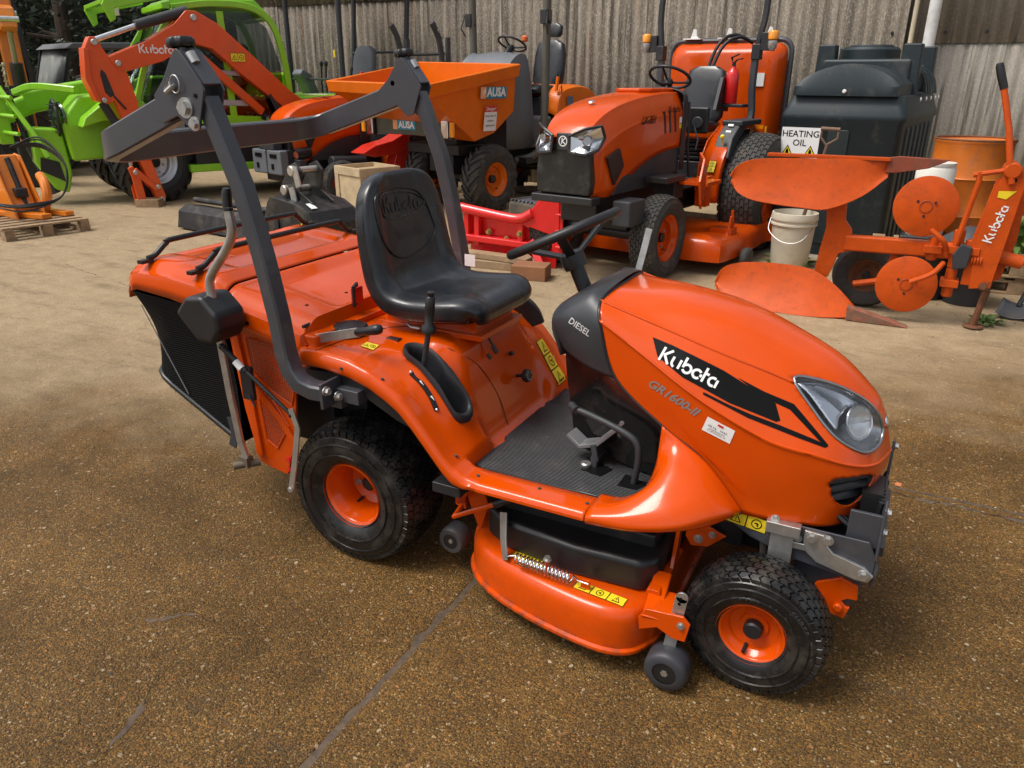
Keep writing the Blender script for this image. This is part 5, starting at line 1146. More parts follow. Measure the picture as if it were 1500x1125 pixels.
# side chute panel: orange plate with perforated insert
pp = [(-.475,.845),(-.15,.80),(-.11,.72),(-.19,.60),(-.21,.44),(-.27,.275),(-.345,.285),(-.40,.30),(-.44,.50)]
mb = MB(); mb.prism(pp, 'y', -.435, -.425); sp_ = part('side_panel', mb, ORANGE, mw, bev=.003)
mb = MB(); mb.prism(pp, 'y', .435, .425); part('side_panel', mb, ORANGE, mw, bev=.003)
def perf():
    m = bpy.data.materials.new('perforated_orange_grille'); m.use_nodes = True; N = m.node_tree.nodes; K = m.node_tree.links; b = N['Principled BSDF']; b.inputs['Roughness'].default_value = .4
    t = N.new('ShaderNodeTexCoord'); v = N.new('ShaderNodeTexVoronoi'); v.inputs['Scale'].default_value = 125; v.inputs['Randomness'].default_value = .1; K.new(t.outputs['Object'], v.inputs[0])
    r = N.new('ShaderNodeMapRange'); r.inputs[1].default_value = .36; r.inputs[2].default_value = .46; K.new(v.outputs['Distance'], r.inputs[0]); mi = N.new('ShaderNodeMix'); mi.data_type = 'RGBA'; mi.inputs[6].default_value = (.04, .012, .004, 1); mi.inputs[7].default_value = (.5, .06, .012, 1); K.new(r.outputs[0], mi.inputs[0]); K.new(mi.outputs[2], b.inputs['Base Color']); return m
PF = perf()
for poly in ([(-.385,.775),(-.19,.775),(-.165,.70),(-.21,.56),(-.30,.60),(-.375,.66)], [(-.365,.63),(-.31,.585),(-.235,.475),(-.30,.375),(-.345,.40)]):
    mb = MB(); mb.prism(poly, 'y', -.4375, -.4365); part('perforated_grille', mb, PF, sp_); mb = MB(); mb.tube([V((x, -.437, z)) for x, z in poly], .004, 6, closed=True); part('grille_frame', mb, ORANGE, sp_)
mb = MB(); mb.rtube([(-.435,-.44,.80),(-.40,-.44,.55),(-.385,-.44,.33)], .012, .03, up=(1, 0, 0)); mb.rtube([(-.40,-.44,.62),(-.27,-.44,.50),(-.215,-.44,.42)], .010, .028, up=(0, 0, 1)); part('panel_brace', mb, ORANGE, sp_, bev=.002)
mb = MB(); mb.bolt((-.255,-.436,.34), (0, -1, 0), .009, .006); mb.bolt((-.26,-.436,.30), (0, -1, 0), .007, .004); part('bolt', mb, RED, sp_)
# dump lever: grip, bent silver tube, black pivot box, lower bar
mb = MB(); mb.tube(spl([(-.266,-.55,1.235),(-.262,-.55,1.16),(-.30,-.55,1.10),(-.365,-.55,1.03),(-.39,-.55,.985),(-.385,-.55,.90)], 5), .0145, 14); dl = part('dump_lever', mb, ZINC, mw, ang=60)
mb = MB(); mb.tube([(-.262,-.55,1.290),(-.264,-.55,1.275),(-.266,-.55,1.235),(-.266,-.55,1.225)], [.010, .0145, .0145, .016], 14); part('grip', mb, BLACK, dl, ang=60)
mb = MB(); mb.prism([(-.515,.885),(-.46,.945),(-.39,.955),(-.33,.90),(-.325,.845),(-.36,.80),(-.43,.80)], 'y', -.60, -.475); part('pivot_cover', mb, BLACK, mw, bev=.016, seg=4)
mb = MB(); mb.rtube([(-.405,-.53,.81),(-.40,-.525,.60),(-.41,-.50,.40),(-.40,-.495,.345)], .012, .028, up=(1, 0, 0)); part('dump_arm', mb, ZINC, mw, bev=.002)
mb = MB(); mb.box((-.405,-.495,.325), (.045,.03,.04)); mb.cyl((-.43,-.53,.315), (-.37,-.46,.315), .014, 12); part('arm_pivot', mb, mat('worn_steel', (.22, .2, .17), .5, .7, dirt=.4), mw)
mb = MB(); mb.cyl((-.385,-.54,.77), (-.30,-.535,.70), .010, 12); mb.cyl((-.31,-.535,.708), (-.13,-.525,.575), .0065, 12); mb.sph((-.13,-.525,.575), .011, 10); mb.sph((-.388,-.54,.772), .012, 10); gs = part('gas_strut', mb, BLACK, mw, ang=50)
mb = MB(); mb.cyl((-.335,-.54,.73), (-.31,-.54,.708), .0125, 12); part('strut_label', mb, LABELW, gs)
mb = MB(); mb.rtube([(-.125,-.53,.60),(-.105,-.53,.535),(-.135,-.53,.40),(-.165,-.53,.29)], .006, .022, up=(1, 0, 0)); mb.bolt((-.165,-.535,.292), (0, -1, 0), .008, .004); part('stay_bar', mb, ZINC, mw)
mb = MB(); mb.box((-.335,-.50,.64), (.05,.015,.12)); mb.tube([(-.33,-.51,.60),(-.30,-.515,.565)], .004, 6); part('lock_bracket', mb, BMETAL, mw, bev=.003)
mb = MB(); mb.box((-.04,0,.56), (.22,.34,.16)); mb.box((-.27,0,.5), (.24,.60,.3)); part('rear_underbody', mb, BMETAL, mw, bev=.01)

for px in ([(462,514),(505,498),(560,482),(600,478)], [(612,484),(660,512),(700,535),(730,580),(744,622)]):
    P = [p for p in (cray(x, y, RB) for x, y in px) if p]
    if len(P) > 2: seam('panel_seam', [p+V((0, 0, .0005)) for p in spl(P, 5)], .0018, mat('seam_shadow_gap', (.06, .012, .002), .7), mw)
mb = MB()
for px in ((500,540),(560,556),(668,668),(700,697),(790,716),(860,738),(905,745),(990,742)):
    p = cray(*px, RB)
    if p: mb.bolt(p, (0, -.4, 1), .0045, .004)
part('panel_screw', mb, BMETAL, mw)
# ======================= machines and things behind =======================
def hood(parent, xr, xn, zr, zn, w, zb, m, name='hood'):       # tractor hood from rear xr to nose xn
    L_ = xn-xr; H = lambda t: zr+(zn-zr)*t
    rows = []
    for t, zt, ws, bz in ((0, zr, 1.0, zb+.30), (.25, zr-.01, 1.0, zb+.28), (.5, zr-.04, .99, zb+.20), (.70, zr-.085, .97, zb+.08), (.84, zr-.145, .94, zb+.0), (.94, zr-.225, .88, zb), (1.0, zn, .78, zb)):
        x = xr+L_*t; W_ = w*ws; sh = zt-.075-.02*t
        rows.append([V((x, 0, zt)), V((x-.0, -W_*.45, zt-.006)), V((x-.01*t, -W_*.76, zt-.022)), V((x-.03*t, -W_*.90, sh-.03)), V((x-.05*t, -W_, sh-.11)), V((x-.05*t, -W_*1.0, (sh-.11+bz)/2)), V((x-.05*t, -W_*.98, bz))])
    rows = [sharpen(r, (2, 4), .18) for r in rows]; full = [r[::-1]+[V((p.x, -p.y, p.z)) for p in r[1:]] for r in rows]; G = catgrid(full, 6, 3); mb = MB(); mb.grid(G); return part(name, mb, m, parent, ang=40, sol=.004), G
def cyl_part(name, parent, a, b, r, m, k=16, ch=0): mb = MB(); mb.cyl(a, b, r, k, ch); return part(name, mb, m, parent)
def box_part(name, parent, c, d, m, bev=.006, R=None, tx=1, ty=1): mb = MB(); mb.box(c, d, R, tx, ty); return part(name, mb, m, parent, bev=bev)
def seat_part(parent, x, y, z, s=1.0, rot=0, head=False, m=None):
    m = m or VINYL; R = Matrix.Translation((x, y, z)) @ Matrix.Rotation(rot, 4, 'Z') @ Matrix.Scale(s, 4)
    se = empty('seat', parent)
    def pad(name, prof, w, th):
        G = []
        for i, (a, b, ww) in enumerate(prof):
            t = V(prof[min(i+1, len(prof)-1)][:2])-V(prof[max(i-1, 0)][:2]); n_ = V((-t.y, t.x)).normalized(); r = []
            for j in range(20):
                u = 2*pi*j/20; cx, sy = cos(u), sin(u); X = abs(cx)**.6*(1 if cx > 0 else -1); Z = abs(sy)**.6*(1 if sy > 0 else -1); q = th*(.5*Z)+(.02*abs(X)**3 if Z > 0 else 0)
                r.append(R @ V((a+n_.x*q*ww, X*w/2*ww, b+n_.y*q*ww)))
            G.append(r)
        mb = MB(); mb.grid(G, closed_v=True); mb.f += [tuple(range(20))[::-1], tuple(range(len(mb.v)-20, len(mb.v)))]; mb.mi += [0, 0]; return part(name, mb, m, se, ang=50)
    pad('cushion', [(.27, .0, .5), (.265, .03, .85), (.22, .06, .98), (.05, .05, 1), (-.12, .045, 1), (-.2, .05, .9)], .46, .11)
    pad('backrest', [(-.17, .08, .8), (-.19, .14, 1), (-.215, .30, 1.02), (-.24, .45, .98), (-.26, .56, .85), (-.265, .60, .5)], .44, .10)
    if head: pad('headrest', [(-.27, .64, .5), (-.275, .67, .65), (-.285, .76, .65), (-.29, .79, .4)], .42, .10); 
    return se
def steering(parent, c, n_, r, name='steering_wheel'):
    c = V(c); n_ = V(n_).normalized(); R = frame_z(n_); mb = MB(); mb.tube([c+R @ V((r*cos(2*pi*i/36), r*sin(2*pi*i/36), 0)) for i in range(36)], .014, 8, closed=True); o = part(name, mb, BLACK, parent, ang=60)
    for a in (90, 210, 330):
        e = c+R @ V((r*.97*cos(radians(a)), r*.97*sin(radians(a)), 0)); mb = MB(); mb.tube([c-n_*.05, (c+e)/2-n_*.03, e], .010, 8); part('spoke', mb, BLACK, o)
    mb = MB(); mb.lathe([(.04, -.06), (.045, -.02), (.03, .0), (.001, .004)], c-n_*.02, n_, 20); mb.cyl(c-n_*.35, c-n_*.06, .02, 12); part('hub', mb, BLACK, o); return o
def _dummy(): pass
def rearwheel_fender(parent, x, y0, y1, z, r, a0, a1, m):
    G = []
    for i in range(25):
        a = radians(a0+(a1-a0)*i/24); rr_ = r; G.append([V((x+(rr_-.05)*cos(a), y1, z+(rr_-.05)*sin(a))), V((x+(rr_-.008)*cos(a), y1-(.006 if y1 > 0 else -.006), z+(rr_-.008)*sin(a))), V((x+rr_*cos(a), y1*.985, z+rr_*sin(a))), V((x+rr_*cos(a), y0, z+rr_*sin(a)))])
    mb = MB(); mb.grid(G); return part('fender', mb, m, parent, ang=40, sol=.006)
def tractor(name, label, pose, LX=True):
    t = thing(name, label, 'tractor', (pose[0], pose[1], 0), radians(pose[2]))
    zr, zn, w, zb, xr, xn, wb = (1.50, 1.17, .30, .72, .92, 2.42, 1.68) if LX else (1.36, 1.02, .29, .56, .80, 1.95, 1.35)
    hd, G = hood(t, xr, xn, zr, zn, w, zb, ORANGE2)
    # front: grille, headlights, emblem
    mb = MB(); gx = xn-.02; mb.prism([(-w*.80, zb+.02), (w*.80, zb+.02), (w*.86, zb+.12), (w*.76, zn-.06), (-w*.76, zn-.06), (-w*.86, zb+.12)], 'x', gx-.06, gx+.015); gr_ = part('grille', mb, mat('grille_mesh', (.010, .010, .010), .3, 0, .2, var=.5, vs=9, dirt=.35, dcol=(.05, .045, .035), ds=5, bump=1, bs=160), t, bev=.012)
    mb = MB(); mb.box((gx-.03, 0, zb-.02), (.14, w*1.9, .06)); part('front_bumper', mb, BMETAL, t, bev=.01)
    mb = MB(); mb.box((gx+.012, 0, zn-.035), (.03, w*.42, .13)); ep = part('emblem_panel', mb, DGREY, t, bev=.01)
    mb = MB(); flat(mb, ring2d(.036, .008), (gx+.028, 0, zn-.03), (0, 1, 0), (0, 0, 1)); flat(mb, ribbon([(-.012, -.02), (-.006, .022)], .009), (gx+.028, 0, zn-.03), (0, 1, 0), (0, 0, 1)); flat(mb, ribbon([(.02, .022), (-.006, .0), (.02, -.02)], .008), (gx+.028, 0, zn-.03), (0, 1, 0), (0, 0, 1)); part('emblem', mb, LABELW, ep, ang=0)
    for s in (-1, 1):
        P = [V((xn+.035, s*w*.26, zn-.11)), V((xn+.025, s*w*.24, zn+.01)), V((xn-.005, s*w*.60, zn+.06)), V((xn-.10, s*w*.93, zn+.085)), V((xn-.135, s*(w*.93+.012), zn+.0)), V((xn-.06, s*w*.93, zn-.085)), V((xn+.01, s*w*.70, zn-.125))]
        P = [P[i].lerp(P[(i+1) % len(P)], j/4) for i in range(len(P)) for j in range(4)]; c = sum(P, V())/len(P); d = V((1, s*.45, .1)).normalized()
        c = c+d*.018; P = [p+d*.012 for p in P]; G1 = [[c+(p-c)*q-d*(.022*(1-q*q)) for p in P] for q in (1, .9, .7, .4, .02)]; mb = MB(); mb.grid(G1, closed_v=True); h_ = part('headlight', mb, CHROME, t, ang=20)
        mb = MB(); mb.tube(P, .012, 6, closed=True); part('headlight_bezel', mb, BMETAL, h_)
        mb = MB(); mb.lathe([(.04, .0), (.036, .005), (.02, -.008), (.001, -.012)], c-d*.004, d, 20); part('reflector', mb, STEEL, h_)
        G1 = [[c+(p-c)*q+d*(.004+.012*(1-q*q)) for p in P] for q in (1, .8, .5, .02)]; mb = MB(); mb.grid(G1, closed_v=True); part('lens', mb, LENS, h_, ang=60)
        # side panels
        mb = MB(); mb.prism([(xr+.02, zb+.10), (xr+.02, zb+.38), (xr+.5, zb+.30), (xn-.42, zb+.12), (xn-.30, zb+.0), (xr+.5, zb+.0)], 'y', s*(w-.03), s*(w-.012)); part('side_panel', mb, DGREY, t, bev=.006)
        mb = MB(); a, b = xn-.30, xn-.16; mb.prism([(xn-.30, zb+.08), (xn-.17, zb+.30), (xn-.36, zb+.36), (xn-.44, zb+.22)], 'y', s*(w*1.0-.02), s*(w*1.0+.004)) if LX else mb.prism([(xn-.28, zb+.14), (xn-.22, zb+.30), (xn-.42, zb+.34)], 'y', s*(w-.02), s*(w+.003)); part('side_vent', mb, BLACK, t, bev=.004)
        for i in range(3):
            x = xr+.14+.10*i; mb = MB(); mb.prism([(x, zr-.34), (x+.028, zr-.35), (x+.075, zr-.17), (x+.05, zr-.165)], 'y', s*(w-.02), s*(w+.0035)); part('vent_slot', mb, BLACK, t)
    if LX:
        mb = MB(); flat(mb, text2d('LX-351', .085, .25, .03), (xr+.68, w+.004, zr-.23), (-1, 0, .0), (0, 0, 1)); part('model_lettering', mb, INK, hd, ang=0); mb = MB(); flat(mb, logo2d(.055), (xr+.20, w+.001, zr-.155), (-1, 0, 0), (0, 0, 1)); part('hood_lettering', mb, INK, hd, ang=0)
        mb = MB(); mb.m = 0; flat(mb, rect2d(.05, .04), (xr+.07, w+.003, zr-.30), (-1, 0, 0), (0, 0, 1)); mb.m = 1; flat(mb, rect2d(.05, .05), (xr+.07, w+.003, zr-.25), (-1, 0, 0), (0, 0, 1)); part('caution_label', mb, [YEL, LABELW], hd, ang=0)
        mb = MB(); flat(mb, rect2d(.10, .06), (xr+.09, .16, zr+.004), (0, 1, 0), (-1, 0, 0)); part('caution_label', mb, YEL, hd, ang=0)
        mb = MB(); mb.lathe([(.001, .008), (.02, .007), (.028, 0)], (xn-.36, .02, zr-.082), (.35, 0, 1), 20); part('hood_badge', mb, STEEL, hd)
        mb = MB(); mb.prism([(xr+.02, -.19), (xr+.42, -.17), (xr+.50, -.10), (xr+.50, .10), (xr+.42, .17), (xr+.02, .19)], 'z', zr-.02, zr+.012); part('raised_hood_panel', mb, ORANGE2, hd, bev=.012, seg=3)
    else:
        mb = MB(); c = V((xr+.46, 0, zr+.012)); tl = V((-1, 0, .035)).normalized()
        for i, (off, hh) in enumerate(((.0, .10), (-.12, .07), (.11, .045))): mb.m = 0 if i == 0 else 2; flat(mb, rect2d(.36-.06*i, hh), c-tl*off*-1, (0, 1, 0), tl); mb.m = 1 if i == 0 else 0; flat(mb, squiggle(.32-.06*i, hh*.9, 0, 0, 1, i+3), c-tl*off*-1, (0, 1, 0), tl, .003)
        part('hood_label', mb, [LABELW, INK, mat('dark_red_ink', (.20, .02, .03), .4)], hd, ang=0)
        mb = MB(); flat(mb, logo2d(.05), (xr+.28, w+.003, zr-.12), (-1, 0, 0), (0, 0, 1)); part('hood_lettering', mb, GREYINK, hd, ang=0)
    # dash, engine block, frame
    mb = MB(); 
    G = catgrid([[V((x, -q, zb+.1)), V((x, -q, z-.16)), V((x, -q*.85, z-.03)), V((x, 0, z)), V((x, q*.85, z-.03)), V((x, q, z-.16)), V((x, q, zb+.1))] for x, z, q in ((xr-.18, zr-.08, w*.8), (xr-.10, zr+.0, w*.95), (xr+.0, zr+.02, w*1.03), (xr+.04, zr+.015, w*1.02))], 3, 4); mb.grid(G); part('dash_cowl', mb, DGREY, t, ang=40, sol=.004)
    mb = MB(); mb.box((xr+.5, 0, zb-.08), (1.5, .34, .30)); mb.box((xr+.45, 0, zb+.15), (.9, w*1.6, .3)); mb.box((.0, 0, .62), (.5, .5, .42)); mb.box((.55, 0, .5), (.9, .36, .2)); part('chassis', mb, BMETAL, t, bev=.012)
    steering(t, (xr-.28, 0, zr+.10), (-.55, 0, 1), .19)
    fr = .345 if LX else .28; rr_ = .55 if LX else .45
    for s in (-1, 1):
        wheel(t, (wb, s*.50, fr), fr, .22 if LX else .18, fr*.55, ORANGE2, s, 'turf', 40, 8, DUSTRUB, .03, .55, hub=.04, bolts=5, k=48, rz=(.0 if LX else -.15), hgt=.010)
        wheel(t, (0, s*(.70 if LX else .60), rr_), rr_, .38 if LX else .26, rr_*.42, ORANGE2, s, 'turf' if LX else 'bar', 46 if LX else 18, 9, DUSTRUB, .05, .5, hub=.06, bolts=6, k=56, hgt=.012 if LX else .03)
    mb = MB(); mb.cyl((wb, -.48, fr), (wb, .48, fr), .05, 14); mb.box((wb, 0, fr+.1), (.2, .5, .12)); mb.cyl((0, -.5, rr_), (0, .5, rr_), .1, 16); part('axle', mb, BMETAL, t, bev=.005)
    for s in (-1, 1):
        fo_ = rearwheel_fender(t, 0, s*.34, s*.56 if LX else s*.72, rr_, rr_+.09, -4, 150, ORANGE2)
        if LX: mb = MB(); mb.prism([(.60, .50), (.64, .62), (.60, .85), (.45, 1.05), (.2, 1.17), (-.2, 1.17), (-.45, 1.0), (-.5, .8), (0, .6)], 'y', s*.335, s*.35); part('fender_side', mb, ORANGE2, fo_, bev=.006)
        z = rr_*2+.10; mb = MB(); mb.box((.02, s*.50, z-.0), (.52, .20, .05)); mb.prism([(.22, z+.02), (.42, z-.12), (.50, z-.30), (.42, z-.34), (.30, z-.18), (.10, z-.04)], 'y', s*.42, s*.58); co = part('fender_console', mb, DGREY, fo_, bev=.014)
        mb = MB()
        for i in range(4): mb.box((.30+.045*i, s*.50, z-.02-.055*i), (.02, .05, .018), Matrix.Rotation(.9, 3, 'Y'))
        part('console_mark', mb, LABELW, co)
        mb = MB(); mb.cyl((.44, s*.50, z-.2), (.48, s*.50, z-.12), .008, 8); mb.sph((.485, s*.50, z-.11), .022, 10); part('lever_knob', mb, YEL if LX else BLACK, co)
        mb = MB(); mb.box((-.40, s*.50, z-.06), (.10, .16, .03)); mb.box((-.40, s*.60, z-.10), (.06, .02, .09)); part('rear_reflector', mb, AMBER, fo_)
        if LX: mb = MB(); warn(mb, .07, .11, (rr_+.045, s*.47, rr_+.28), (0, 1, 0), (-.5, 0, 1), None, 2, True); part('caution_label', mb, [YEL, INK], fo_, ang=0)
    mb = MB(); mb.box((.62, 0, .66), (.75, .72, .03)); part('floor_plate', mb, DGREY, t, bev=.01)
    # roll bar
    zt = 2.95
    rb_ = empty('roll_bar', t)
    for s in (-1, 1):
        x0 = -.30 if LX else -.62; c0 = -.06
        mb = MB(); mb.rtube(spl([(x0+.1, c0+s*.50, 1.02), (x0, c0+s*.52, 1.25), (x0, c0+s*.50, 1.5), (x0, c0+s*.50, 1.80)], 4), .06, .06, up=(0, 1, 0)); part('post', mb, GREY, rb_)
        if LX:
            mb = MB(); mb.rtube(spl([(x0, c0+s*.50, 1.76), (x0, c0+s*.52, 1.95), (x0-.02, c0+s*.55, 2.2), (x0-.05, c0+s*.53, 2.7)], 4)+[(x0-.05, c0+s*.45, zt)], .05, .05, up=(1, 0, 0)); part('upper_post', mb, BMETAL, rb_)
            mb = MB(); mb.box((x0, c0+s*.51, 1.83), (.09, .085, .14)); mb.box((x0+.02, c0+s*.60, 1.92), (.05, .10, .16)); part('hinge', mb, BMETAL, rb_, bev=.006)
            mb = MB(); mb.lathe([(.03, 0), (.045, .01), (.048, .07), (.035, .085), (.001, .09)], (x0+.04, c0+s*.665, 1.93), (0, 0, 1), 20); ind = part('indicator_light', mb, AMBER, rb_, ang=50)
            mb = MB(); mb.lathe([(.02, 0), (.04, .03), (.045, .07), (.044, .09)], (x0+.04, c0+s*.665, 1.835), (0, 0, 1), 20); part('side_light', mb, mat('clear_plastic', (.5, .5, .5), .1, .6), ind, ang=50)
        else:
            mb = MB(); mb.rtube(spl([(x0-.02, c0+s*.44, 1.35), (x0-.04, c0+s*.44, 1.75), (x0+.02, c0+s*.44, 2.1), (x0+.14, c0+s*.44, 2.30)], 4), .08, .05, up=(0, 1, 0)); mb.rtube([(x0-.16, c0+s*.44, 1.35), (x0-.16, c0+s*.44, 2.12)], .07, .05, up=(0, 1, 0)); part('folded_post', mb, GREY, rb_)
            mb = MB(); mb.bolt((x0+.05, c0+s*.475, 2.2), (0, s, 0), .02, .02); mb.bolt((x0-.02, c0+s*.475, 2.12), (0, s, 0), .02, .02); part('bolt', mb, ZINC, rb_)
    if LX: mb = MB(); mb.rtube([(-.35, -.5, zt), (-.35, .40, zt)], .05, .05); part('cross_bar', mb, BMETAL, rb_)
    else:
        for z in (1.72, 1.9): mb = MB(); mb.tube([(-.70, -.5, z), (-.70, .38, z)], .022, 10); part('cross_tube', mb, BMETAL, rb_)
    seat_part(t, .05 if LX else -.1, 0, 1.10 if LX else 1.0, 1.0)
    mb = MB(); 
    for i in range(5): mb.box((.05, 0, .86+.04*i), (.34-.03*(i % 2), .34-.03*(i % 2), .034))
    part('seat_bellows', mb, BLACK, t, bev=.01)
    return t
# ---- compact tractor with the mower deck and collector ----
lx = tractor('compact_tractor', 'orange compact tractor with roll bar, turf tyres and front-mounted black grille facing the camera', (-.547, 5.819, 260.9))
seat_arm = box_part('control_box', lx, (.36, .20, 1.22), (.05, .20, .24), BLACK, .02)
mb = MB(); mb.cyl((.33, .2, 1.2), (.40, .2, 1.2), .055, 18, .01); part('speaker_dial', mb, DGREY, seat_arm)
mb = MB(); mb.tube([(.40, .18, 1.16), (.62, .32, 1.06), (.75, .36, .98)], .008, 8); mb.tube([(.9, .33, 1.4), (.88, .34, 1.0), (.8, .34, .75)], .012, 8); part('control_rod', mb, BMETAL, lx)
mb = MB(); mb.rtube([(1.22, .62, .96), (1.40, .74, .93), (1.52, .78, .80), (1.48, .78, .66), (1.30, .70, .60)], .10, .02, up=(0, 1, 0)); mb.box((1.18, .62, .76), (.30, .26, .03)); mb.box((1.0, .58, .66), (.10, .10, .26)); part('step_bracket', mb, ORANGE2, lx, bev=.006)
mb = MB(); mb.box((1.45, .42, .80), (.36, .20, .05)); mb.box((1.3, .38, .70), (.2, .2, .16)); part('loader_mount', mb, BMETAL, lx, bev=.006)
for s in (-1, 1): mb = MB(); mb.rtube([(1.25, s*.42, .62), (1.55, s*.44, .50), (1.75, s*.46, .52)], .05, .02); part('lift_link', mb, ORANGE2, lx, bev=.003)
box_part('tool_box', lx, (2.10, .43, .60), (.26, .16, .20), DGREY, .015)
# deck under the tractor
pl = [(.1, -.80), (.25, -.92), (1.2, -.95), (1.38, -.80), (1.42, 0)]; P2 = [V((x, y, 0)) for x, y in pl]+[V((x, -y, 0)) for x, y in pl[::-1][1:]]; P2 = spl(P2, 4, True); G = []
for z, s_ in ((.12, 1.0), (.25, 1.0), (.30, .97), (.32, .92), (.325, .5), (.325, .02)): G.append([V((.75+(p.x-.75)*s_, p.y*s_, z)) for p in P2])
mb = MB(); mb.grid(G, closed_v=True); ldk = part('mower_deck', mb, ORANGE2, lx, ang=40)
for s in (-1, 1):
    for x in (.18, 1.0): mb = MB(); mb.prism([(x-.1, .30), (x+.1, .30), (x+.06, .36), (x+.03, .47), (x-.03, .47), (x-.05, .36)], 'y', s*.86, s*.88); mb.box((x, s*.80, .34), (.14, .20, .05)); mb.cyl((x, s*.87, .42), (x, s*.87, .52), .014, 10); part('height_bracket', mb, ORANGE2, ldk, bev=.003)
    mb = MB(); mb.lathe([(.03, -.04), (.085, -.035), (.10, -.02), (.10, .02), (.085, .035), (.03, .04)], (.95, s*1.02, .10), (0, 1, 0), 24); part('gauge_wheel', mb, DUSTRUB, ldk)
    mb = MB(); mb.lathe([(.03, -.04), (.085, -.035), (.10, -.02), (.10, .02), (.085, .035), (.03, .04)], (.0, s*1.0, .10), (0, 1, 0), 24); part('gauge_wheel', mb, DUSTRUB, ldk)
# grass collector behind the tractor
col = empty('grass_collector', lx, (0, -.12, 0))
def rrect(w, h, r, k=5): return [(sx*(w/2-r)+r*cos(radians(a0+90*i/k)), sy*(h/2-r)+r*sin(radians(a0+90*i/k))) for sx, sy, a0 in ((1, 1, 0), (-1, 1, 90), (-1, -1, 180), (1, -1, 270)) for i in range(k+1)]
G = []
for x, w_, h_, r in ((-1.02, 1.28, 1.10, .12), (-.99, 1.28, 1.10, .12), (-.92, 1.24, 1.06, .13), (-.84, 1.14, .96, .16), (-.82, 1.04, .86, .16), (-.83, .6, .4, .15), (-.83, .01, .01, .004)): G.append([V((x, a, 1.39+b)) for a, b in rrect(w_, h_, r)])
mb = MB(); mb.grid(G, closed_v=True); part('hopper_front', mb, ORANGE2, col, ang=40)
mb = MB(); mb.prism([(a, 1.41+b) for a, b in rrect(1.0, .8, .1)], 'x', -1.55, -1.0); part('hopper_body', mb, mat('hopper_mesh', (.03, .03, .03), .7), col)
mb = MB(); mb.tube([V((-1.03, a, 1.39+b)) for a, b in rrect(1.34, 1.16, .12)], .028, 8, closed=True); part('hopper_frame', mb, GREY, col)
mb = MB()
for y in (-.42, -.02, .42): mb.box((-1.0, y, 1.99), (.10, .20, .012)); mb.prism([(y-.02, 1.99), (y+.08, 1.99), (y+.05, 2.02), (y+.045, 2.08), (y+.01, 2.09)], 'x', -.985, -.965)
part('hopper_hinge', mb, LABELW, col)
mb = MB(); mb.prism([(.30, 1.32), (.36, 1.32), (.53, 1.02), (.47, 1.0)], 'x', -.80, -.77); part('corner_rib', mb, ORANGE2, col, bev=.01)
mb = MB(); mb.box((-.815, .44, 1.58), (.02, .10, .13)); mb.box((-.815, .10, 1.58), (.02, .12, .13)); part('paper_note', mb, LABELW, col)
mb = MB(); mb.tube(spl([(-.35, .02, 1.45), (-.42, .05, 1.75), (-.5, .12, 1.95), (-.6, .22, 2.0), (-.72, .30, 1.96)], 4), .018, 8); mb.tube(spl([(-.35, .06, 1.45), (-.42, .09, 1.73), (-.5, .16, 1.92), (-.6, .27, 1.98), (-.72, .36, 1.93)], 4), .018, 8); part('hydraulic_hose', mb, BLACK, col, ang=60)
mb = MB(); mb.prism([(-.30, 1.28), (.02, 1.30), (-.10, 1.60), (-.28, 1.62)], 'y', .18, .22); mb.box((-.25, .30, 1.34), (.20, .24, .03)); part('rear_bracket', mb, BMETAL, lx, bev=.006)
# fire extinguisher
R = Matrix.Rotation(radians(260.9), 4, 'Z'); fp = Matrix.Translation((-.547, 5.819, 0)) @ R @ V((-.20, .27, 1.36))
fe = thing('fire_extinguisher', 'small red fire extinguisher standing on the tractor beside its seat', 'fire extinguisher', fp)
mb = MB(); mb.lathe([(.055, 0), (.062, .01), (.062, .26), (.05, .30), (.022, .325), (.022, .34)], (0, 0, 0), (0, 0, 1), 24); part('cylinder', mb, RED, fe, ang=50)
mb = MB(); mb.cyl((0, 0, .335), (0, 0, .37), .018, 12); mb.rtube([(0, 0, .37), (.03, -.02, .40), (.09, -.05, .41)], .02, .01); mb.rtube([(-.01, 0, .37), (-.03, .01, .42), (.05, -.04, .45)], .02, .01); part('valve_head', mb, BLACK, fe)
mb = MB(); mb.lathe([(.0635, .10), (.0635, .25)], (0, 0, 0), (0, 0, 1), 24, caps=False, a0=-2.3, a1=-.3); o = part('instruction_label', mb, [mat('white_red_label', (.62, .40, .40), .4, var=.4, vs=60)], fe)
mb = MB(); mb.lathe([(.0645, .20), (.0645, .235)], (0, 0, 0), (0, 0, 1), 24, caps=False, a0=-2.3, a1=-.3); part('blue_band', mb, mat('blue_ink', (.02, .05, .25), .4), fe)
# ---- second tractor, partly hidden ----
bt = tractor('compact_tractor', 'older orange tractor with bonnet stickers and grey front weights, half hidden by the roll bar', (-5.40, 7.42, 256), False)
fwk = empty('front_weight_block', bt)
for y in (-.17, .17):
    mb = MB(); mb.prism([(y-.155, .42), (y+.155, .42), (y+.165, .46), (y+.155, .72), (y-.155, .72), (y-.165, .46)], 'x', 2.02, 2.14); wp = part('weight', mb, MGREY, fwk, bev=.02)
    mb = MB(); mb.box((2.145, y, .65), (.012, .15, .05)); mb.box((2.145, y-.03, .52), (.012, .05, .07)); part('hand_slot', mb, INK, wp, bev=.005)
mb = MB(); mb.box((2.06, .0, .80), (.14, .34, .18)); mb.box((1.95, 0, .62), (.2, .5, .2)); part('weight_carrier', mb, DGREY, fwk, bev=.02)
mb = MB(); mb.box((1.86, -.15, .50), (.10, 1.1, .20)); part('front_beam', mb, DGREY, fwk, bev=.01)
